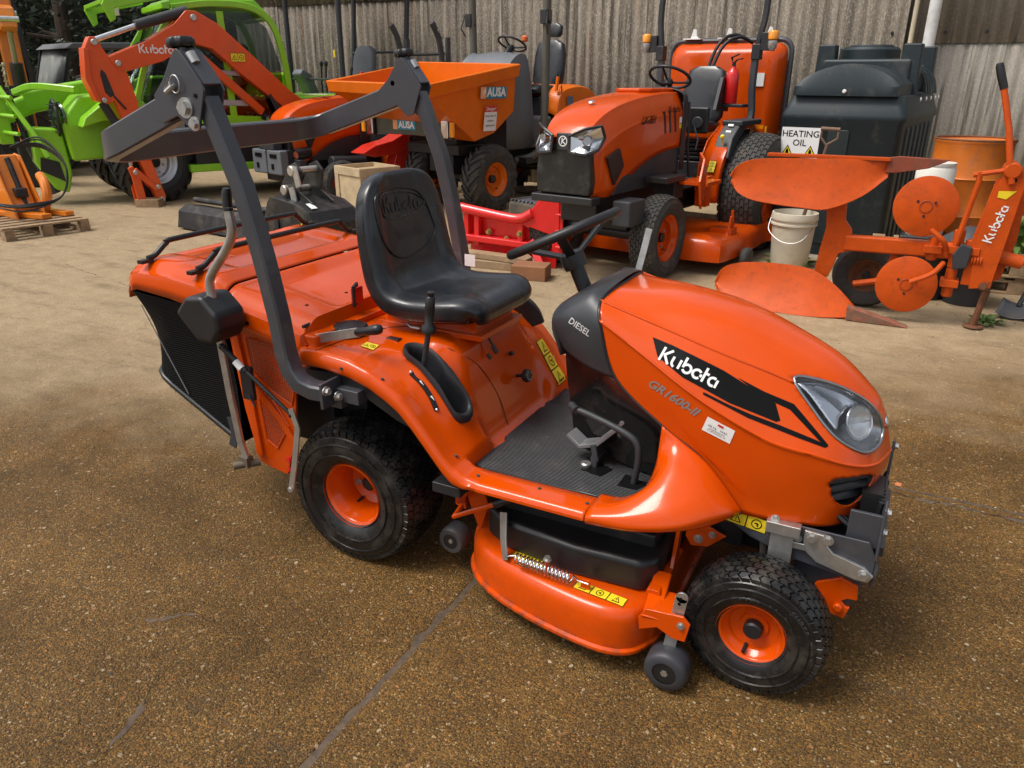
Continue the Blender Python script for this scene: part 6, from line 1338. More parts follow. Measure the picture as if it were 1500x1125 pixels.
mb = MB(); mb.lathe([(.055, 0), (.07, .0), (.075, .02), (.075, .22)], (1.90, .30, .66), (-.9, -.1, .05), 20, caps=False); part('exhaust_pipe', mb, BLACK, bt); mb = MB(); mb.cyl((1.89, .30, .66), (1.78, .28, .665), .05, 16); part('exhaust_outlet', mb, mat('scorched_orange', (.3, .05, .02), .7), bt)
mb = MB(); mb.prism([(.35, .72), (.62, .62), (1.0, .60), (1.22, .66), (1.0, .75), (.7, .80), (.45, .90)], 'y', .52, .80); mb.prism([(.35, .72), (.62, .62), (.70, .42), (.5, .40)], 'y', .6, .78); part('side_guard', mb, mat('shiny_red', (.62, .03, .015), .3, 0, .4), bt, bev=.02)
mb = MB(); mb.cyl((.9, .42, .52), (1.45, .42, .55), .075, 18, .01); part('silencer', mb, DGREY, bt)
# ---- site dumper ----
au = thing('site_dumper', 'orange site dumper with a big tipping skip, grey console and high-backed seat', 'dumper', (-3.8, 6.57, 0), radians(258))
sk = MB()
T0, T1, T2, T3 = [(1.17, -.78), (1.17, .72), (-.33, .72), (-.33, -.78)], None, None, None
def ring(zx): return [V(p) for p in zx]
rim = ring([(1.19, -.98, 1.55), (1.19, .70, 1.52), (-.33, .72, 1.745), (-.33, -.98, 1.78)]); rim_b = ring([(1.17, -.97, 1.42), (1.17, .69, 1.37), (-.32, .71, 1.60), (-.32, -.97, 1.63)]); mid = ring([(1.05, -.94, 1.36), (1.05, .66, 1.31), (-.32, .68, 1.20), (-.32, -.94, 1.22)]); bot = ring([(.33, -.90, .90), (.33, .61, .87), (-.02, .61, .95), (-.02, -.90, .97)])
def inset(r, d, dz=0): c = sum(r, V())/4; return [V((p.x-d*(1 if p.x > c.x else -1), p.y-d*(1 if p.y > c.y else -1), p.z+dz)) for p in r]
out2 = inset(rim, -.035, -.005); out3 = inset(rim_b, -.03); 
G = [bot, mid, inset(rim_b, -.0), out3, out2, rim, inset(rim, .03), inset(mid, .035, .02), inset(bot, .03, .04)]
vs = [p for r in G for p in r]; fs = [(i*4+j, i*4+(j+1) % 4, (i+1)*4+(j+1) % 4, (i+1)*4+j) for i in range(len(G)-1) for j in range(4)]+[(3, 2, 1, 0), tuple(range(len(vs)-4, len(vs)))]
sk.add(vs, fs); skp = part('skip', sk, ORANGE3, au, bev=.012, ang=25)
n_ = (mid[1]-rim_b[2]).cross(mid[2]-rim_b[2]).normalized(); n_ = n_ if n_.y > 0 else -n_
def side(x, z):      # point on the near face of the skip
    a = rim_b[2]; b = bot[2]; t = (z-b.z)/(a.z-b.z); return V((x, b.y+(a.y-b.y)*min(1, t*1.0)+.03, z))
mb = MB(); up = V((0, .08, 1)).normalized(); uu = (V((-1, 0, .05))).normalized()
nn = uu.cross(up); 
c = V((.10, .715, 1.42)); mb.m = 0; flat(mb, rect2d(.48, .13), c, uu, up, .0); mb.m = 1; flat(mb, rect2d(.10, .13, -.19), c, uu, up, .003); mb.m = 2; flat(mb, text2d('AUSA', .135, 0, .045), c+uu*.045, uu, up, .005); flat(mb, poly2d([(-.21, -.045), (-.165, .05), (-.155, .01), (-.18, -.01)]), c, uu, up, .006); part('maker_label', mb, [BLUE, mat('orange_label', (.8, .35, .15), .4), LABELW], skp, ang=0)
c = V((.13, .685, 1.13)); up2 = V((0, .12, 1)).normalized(); mb = MB(); mb.m = 0; flat(mb, rect2d(.23, .29), c, uu, up2, 0); mb.m = 1; flat(mb, rect2d(.23, .07, 0, .11), c, uu, up2, .002); mb.m = 2; flat(mb, text2d('Danger!', .055, 0, .01), c+up2*.11, uu, up2, .004)
mb.m = 3
for i, tx in enumerate(('Keep clear of', 'machine', 'tipping load')): flat(mb, text2d(tx, .035, 0, .005), c+up2*(.03-.055*i), uu, up2, .002)
part('danger_label', mb, [LABELW, REDINK, LABELW, INK], skp, ang=0)
mb = MB(); mb.prism([(-.96, 1.15), (.30, 1.16), (.42, .93), (-.90, .92)], 'x', .60, .66); pb = part('front_plate', mb, mat('olive_grey_steel', (.085, .085, .062), .55, .1, var=.15, dirt=.4, dcol=(.13, .11, .07)), au, bev=.01)
mb = MB(); cc = V((.665, -.26, 1.04)); mb.m = 0; flat(mb, rect2d(.40, .11), cc, (0, 1, 0), (0, 0, 1)); mb.m = 1; flat(mb, rect2d(.08, .11, -.16), cc, (0, 1, 0), (0, 0, 1), .003); mb.m = 2; flat(mb, text2d('AUSA', .11, 0, .04), cc+V((0, .04, 0)), (0, 1, 0), (0, 0, 1), .004); part('maker_label', mb, [BLUE, mat('orange_label', (.8, .35, .15), .4), LABELW], pb, ang=0)
for s, y in ((-1, -.86), (1, .50)):
    mb = MB(); mb.box((.68, y, 1.02), (.06, .17, .24)); l_ = part('lamp_housing', mb, BLACK, au, bev=.015)
    mb = MB(); mb.box((.715, y+s*-.02, 1.02), (.03, .11, .20)); part('headlamp', mb, CHROME, l_, bev=.02)
    mb = MB(); mb.box((.715, y+s*.10, 1.02), (.04, .06, .17)); part('indicator_light', mb, AMBER, l_, bev=.012)
for s in (-1, 1):
    wheel(au, (0, s*.55 if s > 0 else -.45, .40), .40, .28, .20, ORANGE3, s, 'bar', 20, 8, DUSTRUB, .04, .45, hub=.05, bolts=6, k=48, hgt=.028, hubmat=BMETAL)
    wheel(au, (-1.75, s*.55, .40), .40, .28, .20, ORANGE3, s, 'bar', 20, 8, DUSTRUB, .04, .45, hub=.05, bolts=6, k=48, hgt=.028, hubmat=BMETAL)
mb = MB(); mb.box((-.85, 0, .60), (2.3, .42, .26)); mb.cyl((0, -.5, .4), (0, .5, .4), .08, 14); mb.cyl((-1.75, -.5, .4), (-1.75, .5, .4), .08, 14); mb.box((.1, -.1, .75), (.5, .9, .12)); mb.box((-1.3, 0, .56), (1.1, 1.1, .08)); part('chassis', mb, BMETAL, au, bev=.01)
G = [[V((x, -.40, z0)), V((x, -.40, z1-.08)), V((x, -.30, z1)), V((x, .0, z1+.03)), V((x, .34, z1)), V((x, .46, z1-.10)), V((x, .48, z0))] for x, z0, z1 in ((-.42, .72, 1.50), (-.50, .72, 1.72), (-.72, .72, 1.86), (-.90, .74, 1.80), (-.98, .76, 1.35), (-1.02, .78, 1.00))]
mb = MB(); mb.grid(catgrid(G, 3, 3)); part('front_console', mb, MGREY, au, ang=40, sol=.01)
mb = MB(); mb.box((-1.0, 0, .90), (.9, .9, .40)); au_f = part('side_cover', mb, MGREY, au, bev=.05, seg=3)
mb = MB()
for i in range(4): mb.box((-.78, .462, .88+.07*i), (.34, .02, .022))
part('vent_slot', mb, DGREY, au)
steering(au, (-1.05, .05, 2.0), (-.5, .0, 1), .19); mb = MB(); mb.cyl((-.86, .05, 1.80), (-1.03, .05, 1.96), .05, 14); part('steering_column', mb, BLACK, au)
seat_part(au, -1.62, .05, 1.38, 1.15, 0, True); box_part('seat_box', au, (-1.6, .05, 1.15), (.5, .5, .4), BLACK, .03)
G = [[V((x, -.5, .75)), V((x, -.5, zt_-.12)), V((x, -.40, zt_)), V((x, .40, zt_)), V((x, .53, zt_-.14)), V((x, .54, .75))] for x, zt_ in ((-1.42, 1.14), (-1.55, 1.42), (-1.9, 1.50), (-2.25, 1.46), (-2.42, 1.32), (-2.46, .95))]
mb = MB(); mb.grid(catgrid(G, 4, 4)); part('engine_cover', mb, ORANGE3, au, ang=45, sol=.008)
mb = MB(); mb.tube(spl([(-1.0, .66, 2.9), (-1.02, .64, 2.2), (-1.04, .62, 1.5), (-1.02, .62, .9), (-1.0, .60, .72), (-.9, .5, .60), (-.75, .35, .56)], 5), .052, 14); rbp = part('roll_bar', mb, mat('khaki_steel', (.11, .105, .085), .5, .2, var=.12, dirt=.3, dcol=(.15, .12, .08)), au, ang=60)
mb = MB(); mb.tube([(-1.0, -.62, 2.9), (-1.02, -.60, 1.4), (-1.0, -.58, .7)], .052, 14); part('roll_bar', mb, bpy.data.materials['khaki_steel'], au, ang=60)
for s in (-1, 1):
    mb = MB(); mb.box((-1.0, s*.64, 2.30), (.12, .10, .16)); mb.cyl((-1.0, s*.56, 2.24), (-1.0, s*.72, 2.24), .02, 10); mb.tube([(-.95, s*.70, 2.36), (-.90, s*.73, 2.2), (-.96, s*.70, 2.1)], .010, 6); part('roll_bar_hinge', mb, BMETAL, rbp, bev=.01)
mb = MB(); mb.rtube([(-1.5, .46, 1.42), (-1.52, .47, 1.60)], .05, .03); mb.tube([(-1.55, .52, 1.40), (-1.50, .54, 1.50), (-1.45, .52, 1.40)], .012, 8); part('park_brake_lever', mb, ORANGE3, au, bev=.004)
mb = MB(); mb.lathe([(.03, 0), (.045, .02), (.045, .06), (.02, .08), (.001, .083)], (-1.1, .22, 2.02), (0, 0, 1), 16); part('beacon', mb, mat('beacon_orange', (.7, .15, .05), .3), au)
mb = MB(); flat(mb, rect2d(.14, .3), (-1.70, .555, 1.2), (-1, 0, 0), (0, 0, 1)); part('side_label', mb, mat('blue_grey_label', (.10, .14, .22), .4), au, ang=0); mb = MB(); flat(mb, rect2d(.12, .14), (-1.62, .56, 1.06), (-1, 0, 0), (0, 0, 1)); part('side_label', mb, LABELW, au, ang=0)
# ---- mini excavator ----
tipx, tipy, baz = -7.37, 4.74, 250
ex = thing('mini_excavator', 'orange mini excavator with its arm reaching left over the yard and a four-post canopy', 'excavator', (-6.75, 8.05, 0), radians(256))
fB = V((cos(radians(baz)), sin(radians(baz)), 0)); Mw = Matrix.Translation((-6.75, 8.05, 0)) @ Matrix.Rotation(radians(256), 4, 'Z'); Mi = Mw.inverted()
lB = V((-fB.y, fB.x, 0))
def bp(s, z, y=0): return Mi @ (V((tipx, tipy, 0))+fB*s+lB*y+V((0, 0, z)))
def plate(name, pts, y0, y1, m, bev=.01, parent=ex):
    mb = MB(); k = len(pts); vs = [bp(s, z, y0) for s, z in pts]+[bp(s, z, y1) for s, z in pts]; mb.add(vs, [tuple(range(k))[::-1], tuple(range(k, 2*k))]+[(i, (i+1) % k, k+(i+1) % k, k+i) for i in range(k)]); return part(name, mb, m, parent, bev=bev)
XO = mat('excavator_orange', (.72, .085, .008), .34, 0, .35, var=.06, dirt=.2, dcol=(.4, .12, .05))
bo = plate('boom', [(.30, 1.80), (.22, 1.66), (.10, 1.64), (-.35, 1.76), (-.75, 1.98), (-1.0, 1.92), (-1.35, 1.62), (-1.95, 1.16), (-2.6, .80), (-2.72, .90), (-2.62, 1.02), (-2.05, 1.40), (-1.55, 1.85), (-1.12, 2.22), (-.85, 2.36), (-.72, 2.36), (-.55, 2.20), (-.2, 2.0), (.15, 1.86)], -.085, .085, XO)
mb = MB()
sx = plate('stick', [(.40, 2.02), (.47, 2.02), (.56, 1.86), (.58, 1.55), (.50, 1.32), (.40, 1.26), (.30, 1.30), (.14, .60), (-.02, .03), (-.10, .03), (-.12, .12), (.02, .70), (.04, 1.3), (.10, 1.62), (.22, 1.72), (.32, 1.86)], -.07, .07, XO)
for pts in ([(.56, 1.90), (.60, 1.55), (.52, 1.30), (.46, 1.28), (.53, 1.55), (.50, 1.88)],): plate('stick_flange', pts, -.10, .10, XO)
def bc(name, a, b, r, m, parent=ex, y=0, k=16): mb = MB(); mb.cyl(bp(*a, y), bp(*b, y), r, k); return part(name, mb, m, parent)
bc('arm_cylinder', (-.76, 2.36), (-.10, 2.16), .062, DGREY); bc('arm_cylinder_rod', (-.12, 2.165), (.44, 1.97), .032, STEEL)
bc('boom_cylinder', (-1.62, 1.08), (-2.45, .70), .05, BMETAL); plate('boom_strut', [(-.78, 1.80), (-.86, 1.88), (-1.66, 1.16), (-1.60, 1.08)], -.05, .05, XO)
bc('bucket_cylinder', (.44, 1.28), (.20, .75), .052, BMETAL, y=.02); bc('bucket_rod', (.22, .80), (.235, .44), .028, STEEL)
plate('tipping_link', [(.30, .50), (.24, .52), (.17, .44), (.13, .05), (.20, .02), (.24, .04), (.27, .38)], -.085, -.055, XO); plate('tipping_link', [(.30, .50), (.24, .52), (.17, .44), (.13, .05), (.20, .02), (.24, .04), (.27, .38)], .055, .085, XO)
plate('side_link', [(.26, .44), (.20, .50), (-.02, .26), (-.06, .20), (.0, .18)], -.10, -.075, XO); plate('side_link', [(.26, .44), (.20, .50), (-.02, .26), (-.06, .20), (.0, .18)], .075, .10, XO)
for s, z, r in ((.43, 1.96, .035), (.20, 1.73, .035), (.43, 1.31, .03), (.22, .44, .03), (-.03, .24, .03), (-.06, .08, .03), (-.80, 2.28, .04), (-.80, 1.84, .035)):
    mb = MB(); mb.cyl(bp(s, z, -.115), bp(s, z, .115), r, 16, .006); part('pivot_pin', mb, ZINC, ex)
mb = MB(); c = bp(-.28, 1.90, .088); flat(mb, logo2d(.10), c, bp(-1, 2.22, 0)-bp(0, 1.80, 0), V((0, 0, 1))); part('boom_lettering', mb, LABELW, bo, ang=0)
mb = MB(); warn(mb, .20, .11, bp(-1.33, 1.82, .092), bp(-1.5, 1.70, 0)-bp(-1.2, 1.95, 0), V((0, 0, 1)), None, 2); part('warning_label', mb, [YEL, INK], bo, ang=0)
for y in (-.05, .0, .05): mb = MB(); mb.tube(spl([bp(-.3, 1.98+abs(y), y), bp(0, 1.9, y), bp(.25, 1.6, y), bp(.35, 1.45, y), bp(.2, 1.2, y+.05)], 5), .013, 6); part('hose', mb, BLACK, ex)
for i in range(4): mb = MB(); mb.tube(spl([bp(-1.7, 1.42, .06), bp(-1.9, 1.1-.05*i, .12), bp(-2.2, .75, .12), bp(-2.5, .8, .05)], 4), .016, 6); part('hose', mb, BLACK, ex)
mb = MB(); mb.cyl((0, 0, .45), (0, 0, .62), .45, 28); 
for s in (-1, 1): mb.rtube([(-.75, s*.55, .12), (.75, s*.55, .12)], .28, .22); mb.rtube([(-.7, s*.55, .34), (.7, s*.55, .34)], .28, .12)
part('undercarriage', mb, BMETAL, ex, bev=.04)
G = [[V((x, -.62, .62)), V((x, -.64, z-.1)), V((x, -.52, z)), V((x, .52, z)), V((x, .64, z-.1)), V((x, .62, .62))] for x, z in ((.75, .80), (.45, .85), (.1, .90), (-.25, 1.45), (-.6, 1.50), (-.80, 1.3), (-.84, .8))]
mb = MB(); mb.grid(catgrid(G, 3, 3)); part('engine_housing', mb, BLACK, ex, sol=.01)
mb = MB(); mb.box((.80, .0, .85), (.4, .3, .3)); part('swing_bracket', mb, XO, ex, bev=.03)
for x, y, lean in ((.52, .66, 0), (.52, -.66, 0), (-.70, .66, -.12), (-.70, -.66, -.12)):
    mb = MB(); mb.tube([(x-lean*.3, y, .95), (x, y, 1.6), (x+lean, y, 3.0)], .04, 10); part('canopy_post', mb, DGREY, ex)
mb = MB(); mb.tube([(.52, -.66, 1.55), (.52, .66, 1.55)], .018, 8); part('front_rail', mb, DGREY, ex); mb = MB(); mb.tube([(-.64, -.55, 1.95), (-.64, .55, 1.95)], .018, 8); part('rear_rail', mb, DGREY, ex)
mb = MB(); mb.box((-.05, 0, 3.03), (1.4, 1.3, .08)); part('canopy_roof', mb, XO, ex, bev=.04)
mb = MB(); mb.prism([(.30, .9), (.52, .9), (.50, 1.35), (.66, 1.62), (.60, 1.70), (.44, 1.62), (.30, 1.3)], 'y', -.46, -.22); part('control_console', mb, MGREY, ex, bev=.03)
mb = MB(); mb.prism([(.10, .9), (.40, .9), (.42, 1.38), (.30, 1.45), (.10, 1.3)], 'y', .20, .46); part('control_console', mb, MGREY, ex, bev=.03)
seat_part(ex, -.15, .0, 1.35, 1.15, 0, False, MGREY)
for (x, y) in ((.34, -.1), (.34, .02), (.30, .35)): mb = MB(); mb.tube([(x, y, .95), (x+.02, y, 1.5), (x, y, 1.75)], .014, 8); mb.sph((x, y, 1.77), (.03, .03, .045), 10); part('control_lever', mb, BLACK, ex)
mb = MB(); mb.tube([(.12, .40, 1.40), (.02, .44, 1.62)], .014, 8); mb.tube([(.05, .43, 1.55), (.0, .45, 1.66)], .022, 8); part('safety_lever', mb, RED, ex)
mb = MB(); mb.lathe([(.075, 0), (.07, .03), (.05, .06), (.055, .08), (.03, .12)], (.14, .34, 1.42), (0, 0, 1), 16); mb.tube([(.14, .34, 1.5), (.10, .34, 1.72)], .02, 8); part('joystick', mb, BLACK, ex)
mb = MB(); flat(mb, rect2d(.14, .09), (.40, .33, 1.30), (0, 1, 0), (0, 0, 1)); flat(mb, rect2d(.04, .10), (.565, .55, 1.9), (0, 1, 0), (0, 0, 1)); part('caution_label', mb, YEL, ex, ang=0)
blk = MB(); blk.box((-7.34, 4.63, .05), (.30, .22, .10), Matrix.Rotation(.5, 3, 'Z')); o = part('timber_block', blk, WOOD, bev=.006); tag(o, 'short timber block under the tip of the excavator arm', 'wood block')
# ---- telehandler ----
te = thing('telehandler', 'lime green telehandler with tinted cab and yellow-stickered fork carriage', 'telehandler', (-8.333, 5.331, 0), radians(243.6))
def tp(name, pts, y0, y1, m, bev=.012): mb = MB(); mb.prism(pts, 'y', y0, y1); return part(name, mb, m, te, bev=bev)
for s in (-1, 1): wheel(te, (0, s*.80, .52), .52, .36, .27, mat('silver_rim', (.5, .5, .5), .35, .7), s, 'bar', 18, 8, RUBBER, .05, .5, hub=.07, bolts=8, k=48, hgt=.035, rz=.35)
for s in (-1, 1): wheel(te, (-2.6, s*.80, .52), .52, .36, .27, bpy.data.materials['silver_rim'], s, 'bar', 18, 8, RUBBER, .05, .5, hub=.07, bolts=8, k=48, hgt=.035)
mb = MB(); mb.box((-1.4, 0, .62), (3.6, 1.0, .40)); mb.cyl((0, -.7, .52), (0, .7, .52), .12, 16); part('chassis', mb, BMETAL, te, bev=.02)
tp('lower_body', [(-.55, .42), (-2.1, .42), (-2.1, 1.16), (-.55, 1.16)], .55, .90, BLACK); tp('sill', [(-.45, .36), (-2.05, .36), (-2.05, .46), (-.45, .46)], .5, .93, GREEN)
tp('rear_body', [(-1.95, .55), (-3.3, .6), (-3.35, 1.05), (-2.8, 1.35), (-1.92, 1.32)], -.88, .92, GREEN, .04)
# cab frame: near side posts
cab = MB()
for s in (.92, -.30):
    cab.rtube(spl([(.08, s, 1.30), (-.10, s, 1.75), (-.36, s, 2.15), (-.55, s, 2.40)], 4), .07, .06, up=(0, 1, 0)); cab.rtube([(-1.13, s, .80), (-1.12, s, 1.6), (-1.10, s, 2.38)], .09, .05, up=(0, 1, 0))
    cab.rtube(spl([(-.50, s, 2.40), (-1.0, s, 2.47), (-1.5, s, 2.45), (-1.80, s, 2.25), (-1.93, s, 1.75), (-1.95, s, 1.2), (-1.9, s, .85)], 5), .08, .06, up=(0, 1, 0)); cab.rtube([(-.10, s, 1.08), (-1.95, s, .98)], .06, .12, up=(0, 0, 1))
cab.rtube([(-.45, -.30, 2.42), (-.45, .92, 2.42)], .08, .07); cab.rtube([(-1.7, -.30, 2.36), (-1.7, .92, 2.36)], .08, .07)
part('cab_frame', cab, GREEN, te, ang=40)
tp('cab_roof', [(-.42, 2.44), (-.55, 2.52), (-1.6, 2.54), (-1.85, 2.30), (-1.6, 2.42), (-.55, 2.44)], -.28, .90, GREEN)
tp('roof_guard', [(.30, 2.40), (.22, 2.20), (.16, 2.24), (.16, 2.36), (-.45, 2.50), (-.45, 2.56), (.26, 2.47)], .84, .92, GREEN); tp('roof_guard', [(.30, 2.40), (.22, 2.20), (.16, 2.24), (.16, 2.36), (-.45, 2.50), (-.45, 2.56), (.26, 2.47)], -.36, -.28, GREEN)
mb = MB(); mb.rtube([(.26, -.32, 2.43), (.26, .88, 2.43)], .07, .05); part('roof_guard', mb, GREEN, te)
for y in (.45, .68): mb = MB(); mb.box((.10, y, 2.36), (.05, .10, .14)); part('work_light', mb, mat('lamp_face', (.7, .72, .72), .2), te, bev=.01)
for nm, pts, y in (('side_window', [(-.02, 1.15), (-1.08, 1.08), (-1.06, 2.36), (-.56, 2.36), (-.28, 2.0)], .915), ('rear_side_window', [(-1.17, 1.08), (-1.88, 1.06), (-1.86, 1.75), (-1.72, 2.20), (-1.48, 2.38), (-1.16, 2.38)], .915)):
    mb = MB(); mb.prism(pts, 'y', y-.006, y); part(nm, mb, CABGL, te)
mb = MB(); mb.add([(.02, -.28, 1.25), (.02, .90, 1.25), (-.48, .90, 2.38), (-.48, -.28, 2.38)], [(0, 1, 2, 3)]); part('windscreen', mb, CABGL, te, sol=.006)
mb = MB(); mb.prism([(-.02, 1.15), (-.30, 1.0), (-1.9, 1.0), (-1.9, 1.3), (-.6, 1.25), (-.2, 1.35)], 'y', -.25, .88); part('cab_interior', mb, BLACK, te, bev=.02); seat_part(te, -1.25, .3, 1.35, 1.1); steering(te, (-.65, .3, 1.65), (-.6, 0, 1), .18)
mb = MB(); mb.cyl((-1.80, .92, 1.35), (-1.80, .945, 1.35), .07, 18); part('door_latch', mb, BLACK, te)
mb = MB(); flat(mb, text2d('P27.6', .17, 0, .02), (-1.50, .905, 1.06), (-1, 0, 0), (0, 0, 1)); flat(mb, text2d('PLUS', .09, 0, .02), (-1.46, .905, .93), (-1, 0, 0), (0, 0, 1)); part('side_lettering', mb, LABELW, te, ang=0)
tp('side_step', [(-.75, 1.22), (-1.35, 1.20), (-1.35, 1.28), (-.75, 1.30)], .90, .95, mat('silver_step', (.4, .4, .4), .4, .5)); tp('side_step', [(-.95, 1.60), (-1.45, 1.58), (-1.45, 1.65), (-.95, 1.67)], .92, .95, bpy.data.materials['silver_step'])
# bonnet / front fender and boom
tp('front_fender', [(.78, .98), (.72, 1.10), (.45, 1.30), (.02, 1.30), (-.15, 1.05), (-.2, .95), (.2, 1.08), (.55, 1.05)], .55, .95, GREEN, .02); tp('front_body', [(.9, .55), (.95, 1.05), (.7, 1.35), (-.1, 1.40), (-.1, .6)], -.2, .58, GREEN, .04)
mb = MB(); mb.rtube([(-2.6, -.62, 1.50), (.2, -.62, 1.42), (1.2, -.62, 1.25)], .28, .30); part('boom', mb, GREEN, te, bev=.02); mb = MB(); mb.rtube([(1.0, -.62, 1.28), (1.6, -.55, 1.05)], .22, .24); part('boom_nose', mb, GREEN, te, bev=.02)
mb = MB(); mb.rtube(spl([(.7, .55, 1.42), (1.1, .1, 1.46), (1.3, -.3, 1.38)], 4), .10, .08); part('front_beam', mb, GREEN, te)
lm = MB(); lm.lathe([(.20, 0), (.17, .05), (.10, .10), (.02, .12)], (.92, .40, 1.08), (1, .2, 0), 20); hl_ = part('work_lamp', lm, CABGL, te); 
mb = MB()
for i in range(6): z = .92+.065*i; mb.tube([(.96, .20, z), (1.05, .40, z), (.98, .60, z)], .008, 6)
for i in range(4): y = .25+.1*i; mb.tube([(.99, y, .90), (1.04, y, 1.1), (.99, y, 1.28)], .008, 6)
part('lamp_guard', mb, BLACK, hl_); mb = MB(); mb.tube([V((.98+.0*a, .40+.22*cos(a), 1.08+.22*sin(a))) for a in [i*2*pi/18 for i in range(18)]], .02, 8, closed=True); part('lamp_bezel', mb, BLACK, hl_)
# front carriage: green guard frame with rails, cylinder and steps
cr_ = empty('fork_carriage', te)
mb = MB(); mb.box((1.55, .0, 1.12), (.16, .42, .70)); cb = part('carriage_box', mb, GREEN, cr_, bev=.02); mb = MB(); warn(mb, .11, .22, (1.635, .08, 1.18), (0, 1, 0), (0, 0, 1), None, 2, True); part('warning_label', mb, [YEL, INK], cb, ang=0)
mb = MB(); mb.rtube([(1.62, -.70, 1.60), (1.62, .02, 1.60), (1.52, .25, 1.45), (1.25, .55, .85), (1.18, .62, .62)], .07, .05, up=(1, 0, 0)); part('guard_bar', mb, GREEN, cr_)
for z in (1.36, 1.14, .93): mb = MB(); mb.tube([(1.66, -.9, z), (1.66, .05, z), (1.42, .42, z-.03)], .025, 8); part('guard_rail', mb, GREEN, cr_)
mb = MB(); mb.prism([(.95, .95), (1.30, .98), (1.32, .55), (1.15, .20), (1.0, .15), (.92, .4)], 'y', .10, .48); part('front_leg', mb, GREEN, cr_, bev=.03); mb = MB(); mb.cyl((1.35, .12, .90), (1.15, .36, .15), .06, 14); mb.cyl((1.40, .06, 1.3), (1.35, .12, .90), .03, 12); part('tilt_cylinder', mb, BLACK, cr_)
mb = MB(); mb.prism([(1.02, .30), (1.28, .45), (1.25, .62), (1.05, .55)], 'y', .484, .50); part('leg_recess', mb, BLACK, cr_)
rd = random.Random(9)
for i in range(9):
    c = V((1.72+.06*rd.random(), -.1+.12*i*rd.random(), .0)); r1 = .26+.16*rd.random(); mb = MB()
    P = [(1.68+rd.uniform(-.03, .03), -.15, 1.0), (1.8, .05+.3*rd.random(), .95+.1*rd.random()), (1.8, .55+.1*rd.random(), .6+.1*rd.random()), (1.75, .55-.1*rd.random(), .32), (1.7, .0, .20+.1*rd.random()), (1.8, -.5, .3)]
    mb.tube(spl(P, 5), .010, 6); part('hydraulic_hose', mb, mat('grey_black_hose', (.05, .055, .06), .4), cr_, ang=60)
# ---- dark-cab machine behind, utility vehicle, orange arm ----
dc = thing('tractor_cab', 'dark glazed tractor cab behind the green guard rails at the far left', 'tractor', (-12.6, 5.9, 0), radians(240))
mb = MB(); 
for x, y in ((.6, .75), (.6, -.75), (-.7, .8), (-.7, -.8), (0, .82)): mb.rtube([(x, y, .9), (x*.85, y*.95, 2.9)], .08, .08, up=(1, 0, 0))
mb.box((0, 0, 2.95), (1.6, 1.7, .12)); mb.box((0, 0, .85), (1.6, 1.6, .5)); mb.box((1.4, 0, 1.15), (1.4, .8, .5)); part('cab_frame', mb, BLACK, dc, bev=.01)
mb = MB(); mb.box((0, .79, 1.9), (1.2, .01, 1.9)); mb.box((.58, 0, 1.9), (.01, 1.45, 1.9)); mb.box((-.66, 0, 1.9), (.01, 1.45, 1.9)); part('cab_glass', mb, CABGL, dc); seat_part(dc, -.2, 0, 1.4, 1.2)
for s in (-1, 1): wheel(dc, (1.5, s*.8, .5), .5, .3, .28, BMETAL, s, 'bar', 18, 8, RUBBER, .05, .4, k=40, hgt=.03)
for s in (-1, 1): wheel(dc, (-.5, s*.9, .7), .7, .4, .4, BMETAL, s, 'bar', 20, 8, RUBBER, .05, .4, k=40, hgt=.03)
mb = MB(); mb.tube(spl([(.8, .2, 1.6), (1.0, .5, 1.9), (.9, .9, 1.85), (.7, 1.0, 1.5)], 4), .035, 8); part('mirror_arm', mb, BLACK, dc); mb = MB(); mb.box((.95, .95, 1.95), (.05, .3, .4)); part('mirror', mb, BLACK, dc, bev=.03)
uv = thing('utility_vehicle', 'grey roofed utility vehicle with a dusty windscreen behind the excavator stick', 'utility vehicle', (-12.6, 8.0, 0), radians(255))
mb = MB(); mb.prism([(.75, 2.02), (.60, 2.12), (-.7, 2.16), (-.9, 2.08), (-.7, 2.06), (.6, 2.02)], 'y', -.75, .75); part('roof', mb, mat('grey_roof', (.12, .12, .125), .6, var=.1), uv, bev=.02)
mb = MB(); mb.add([(.95, -.68, 1.15), (.95, .68, 1.15), (.65, .68, 2.02), (.65, -.68, 2.02)], [(0, 1, 2, 3)]); part('windscreen', mb, mat('dusty_windscreen', (.22, .23, .22), .35, var=.2, dirt=.4, dcol=(.3, .28, .24)), uv, sol=.006)
mb = MB(); mb.prism([(1.6, .55), (1.62, .95), (.98, 1.15), (.9, .6)], 'y', -.7, .7); mb.prism([(.9, .4), (.9, 1.0), (-1.4, 1.0), (-1.4, .4)], 'y', -.7, .7); part('body', mb, mat('dusty_grey_body', (.2, .2, .19), .5, dirt=.4), uv, bev=.05)
for s in (-1, 1): mb = MB(); mb.rtube([(.95, s*.70, 1.1), (.65, s*.70, 2.05)], .05, .05, up=(0, 1, 0)); mb.rtube([(-.7, s*.7, 1.0), (-.7, s*.7, 2.08)], .05, .05, up=(0, 1, 0)); part('roof_post', mb, BLACK, uv)
for x in (1.1, -.9):
    for s in (-1, 1): wheel(uv, (x, s*.62, .33), .33, .25, .17, BMETAL, s, 'bar', 18, 8, RUBBER, .04, .4, k=32, hgt=.02)
# orange arm machine at the left edge
oa = thing('digger', 'orange excavator arm with hoses standing at the left edge of the yard', 'excavator', (-7.9, 3.2, 0), 0)
AO = mat('amber_orange_paint', (.72, .20, .012), .35, 0, .35, var=.07, dirt=.25, dcol=(.35, .16, .05))
def q(px, py, y): 
    d = rt2*(px-750)+dn2*(py-562.5)+fw*FPX; t = (y-CAMLOC.y)/d.y; p = CAMLOC+d*t; return p-V((-7.9, 3.2, 0))

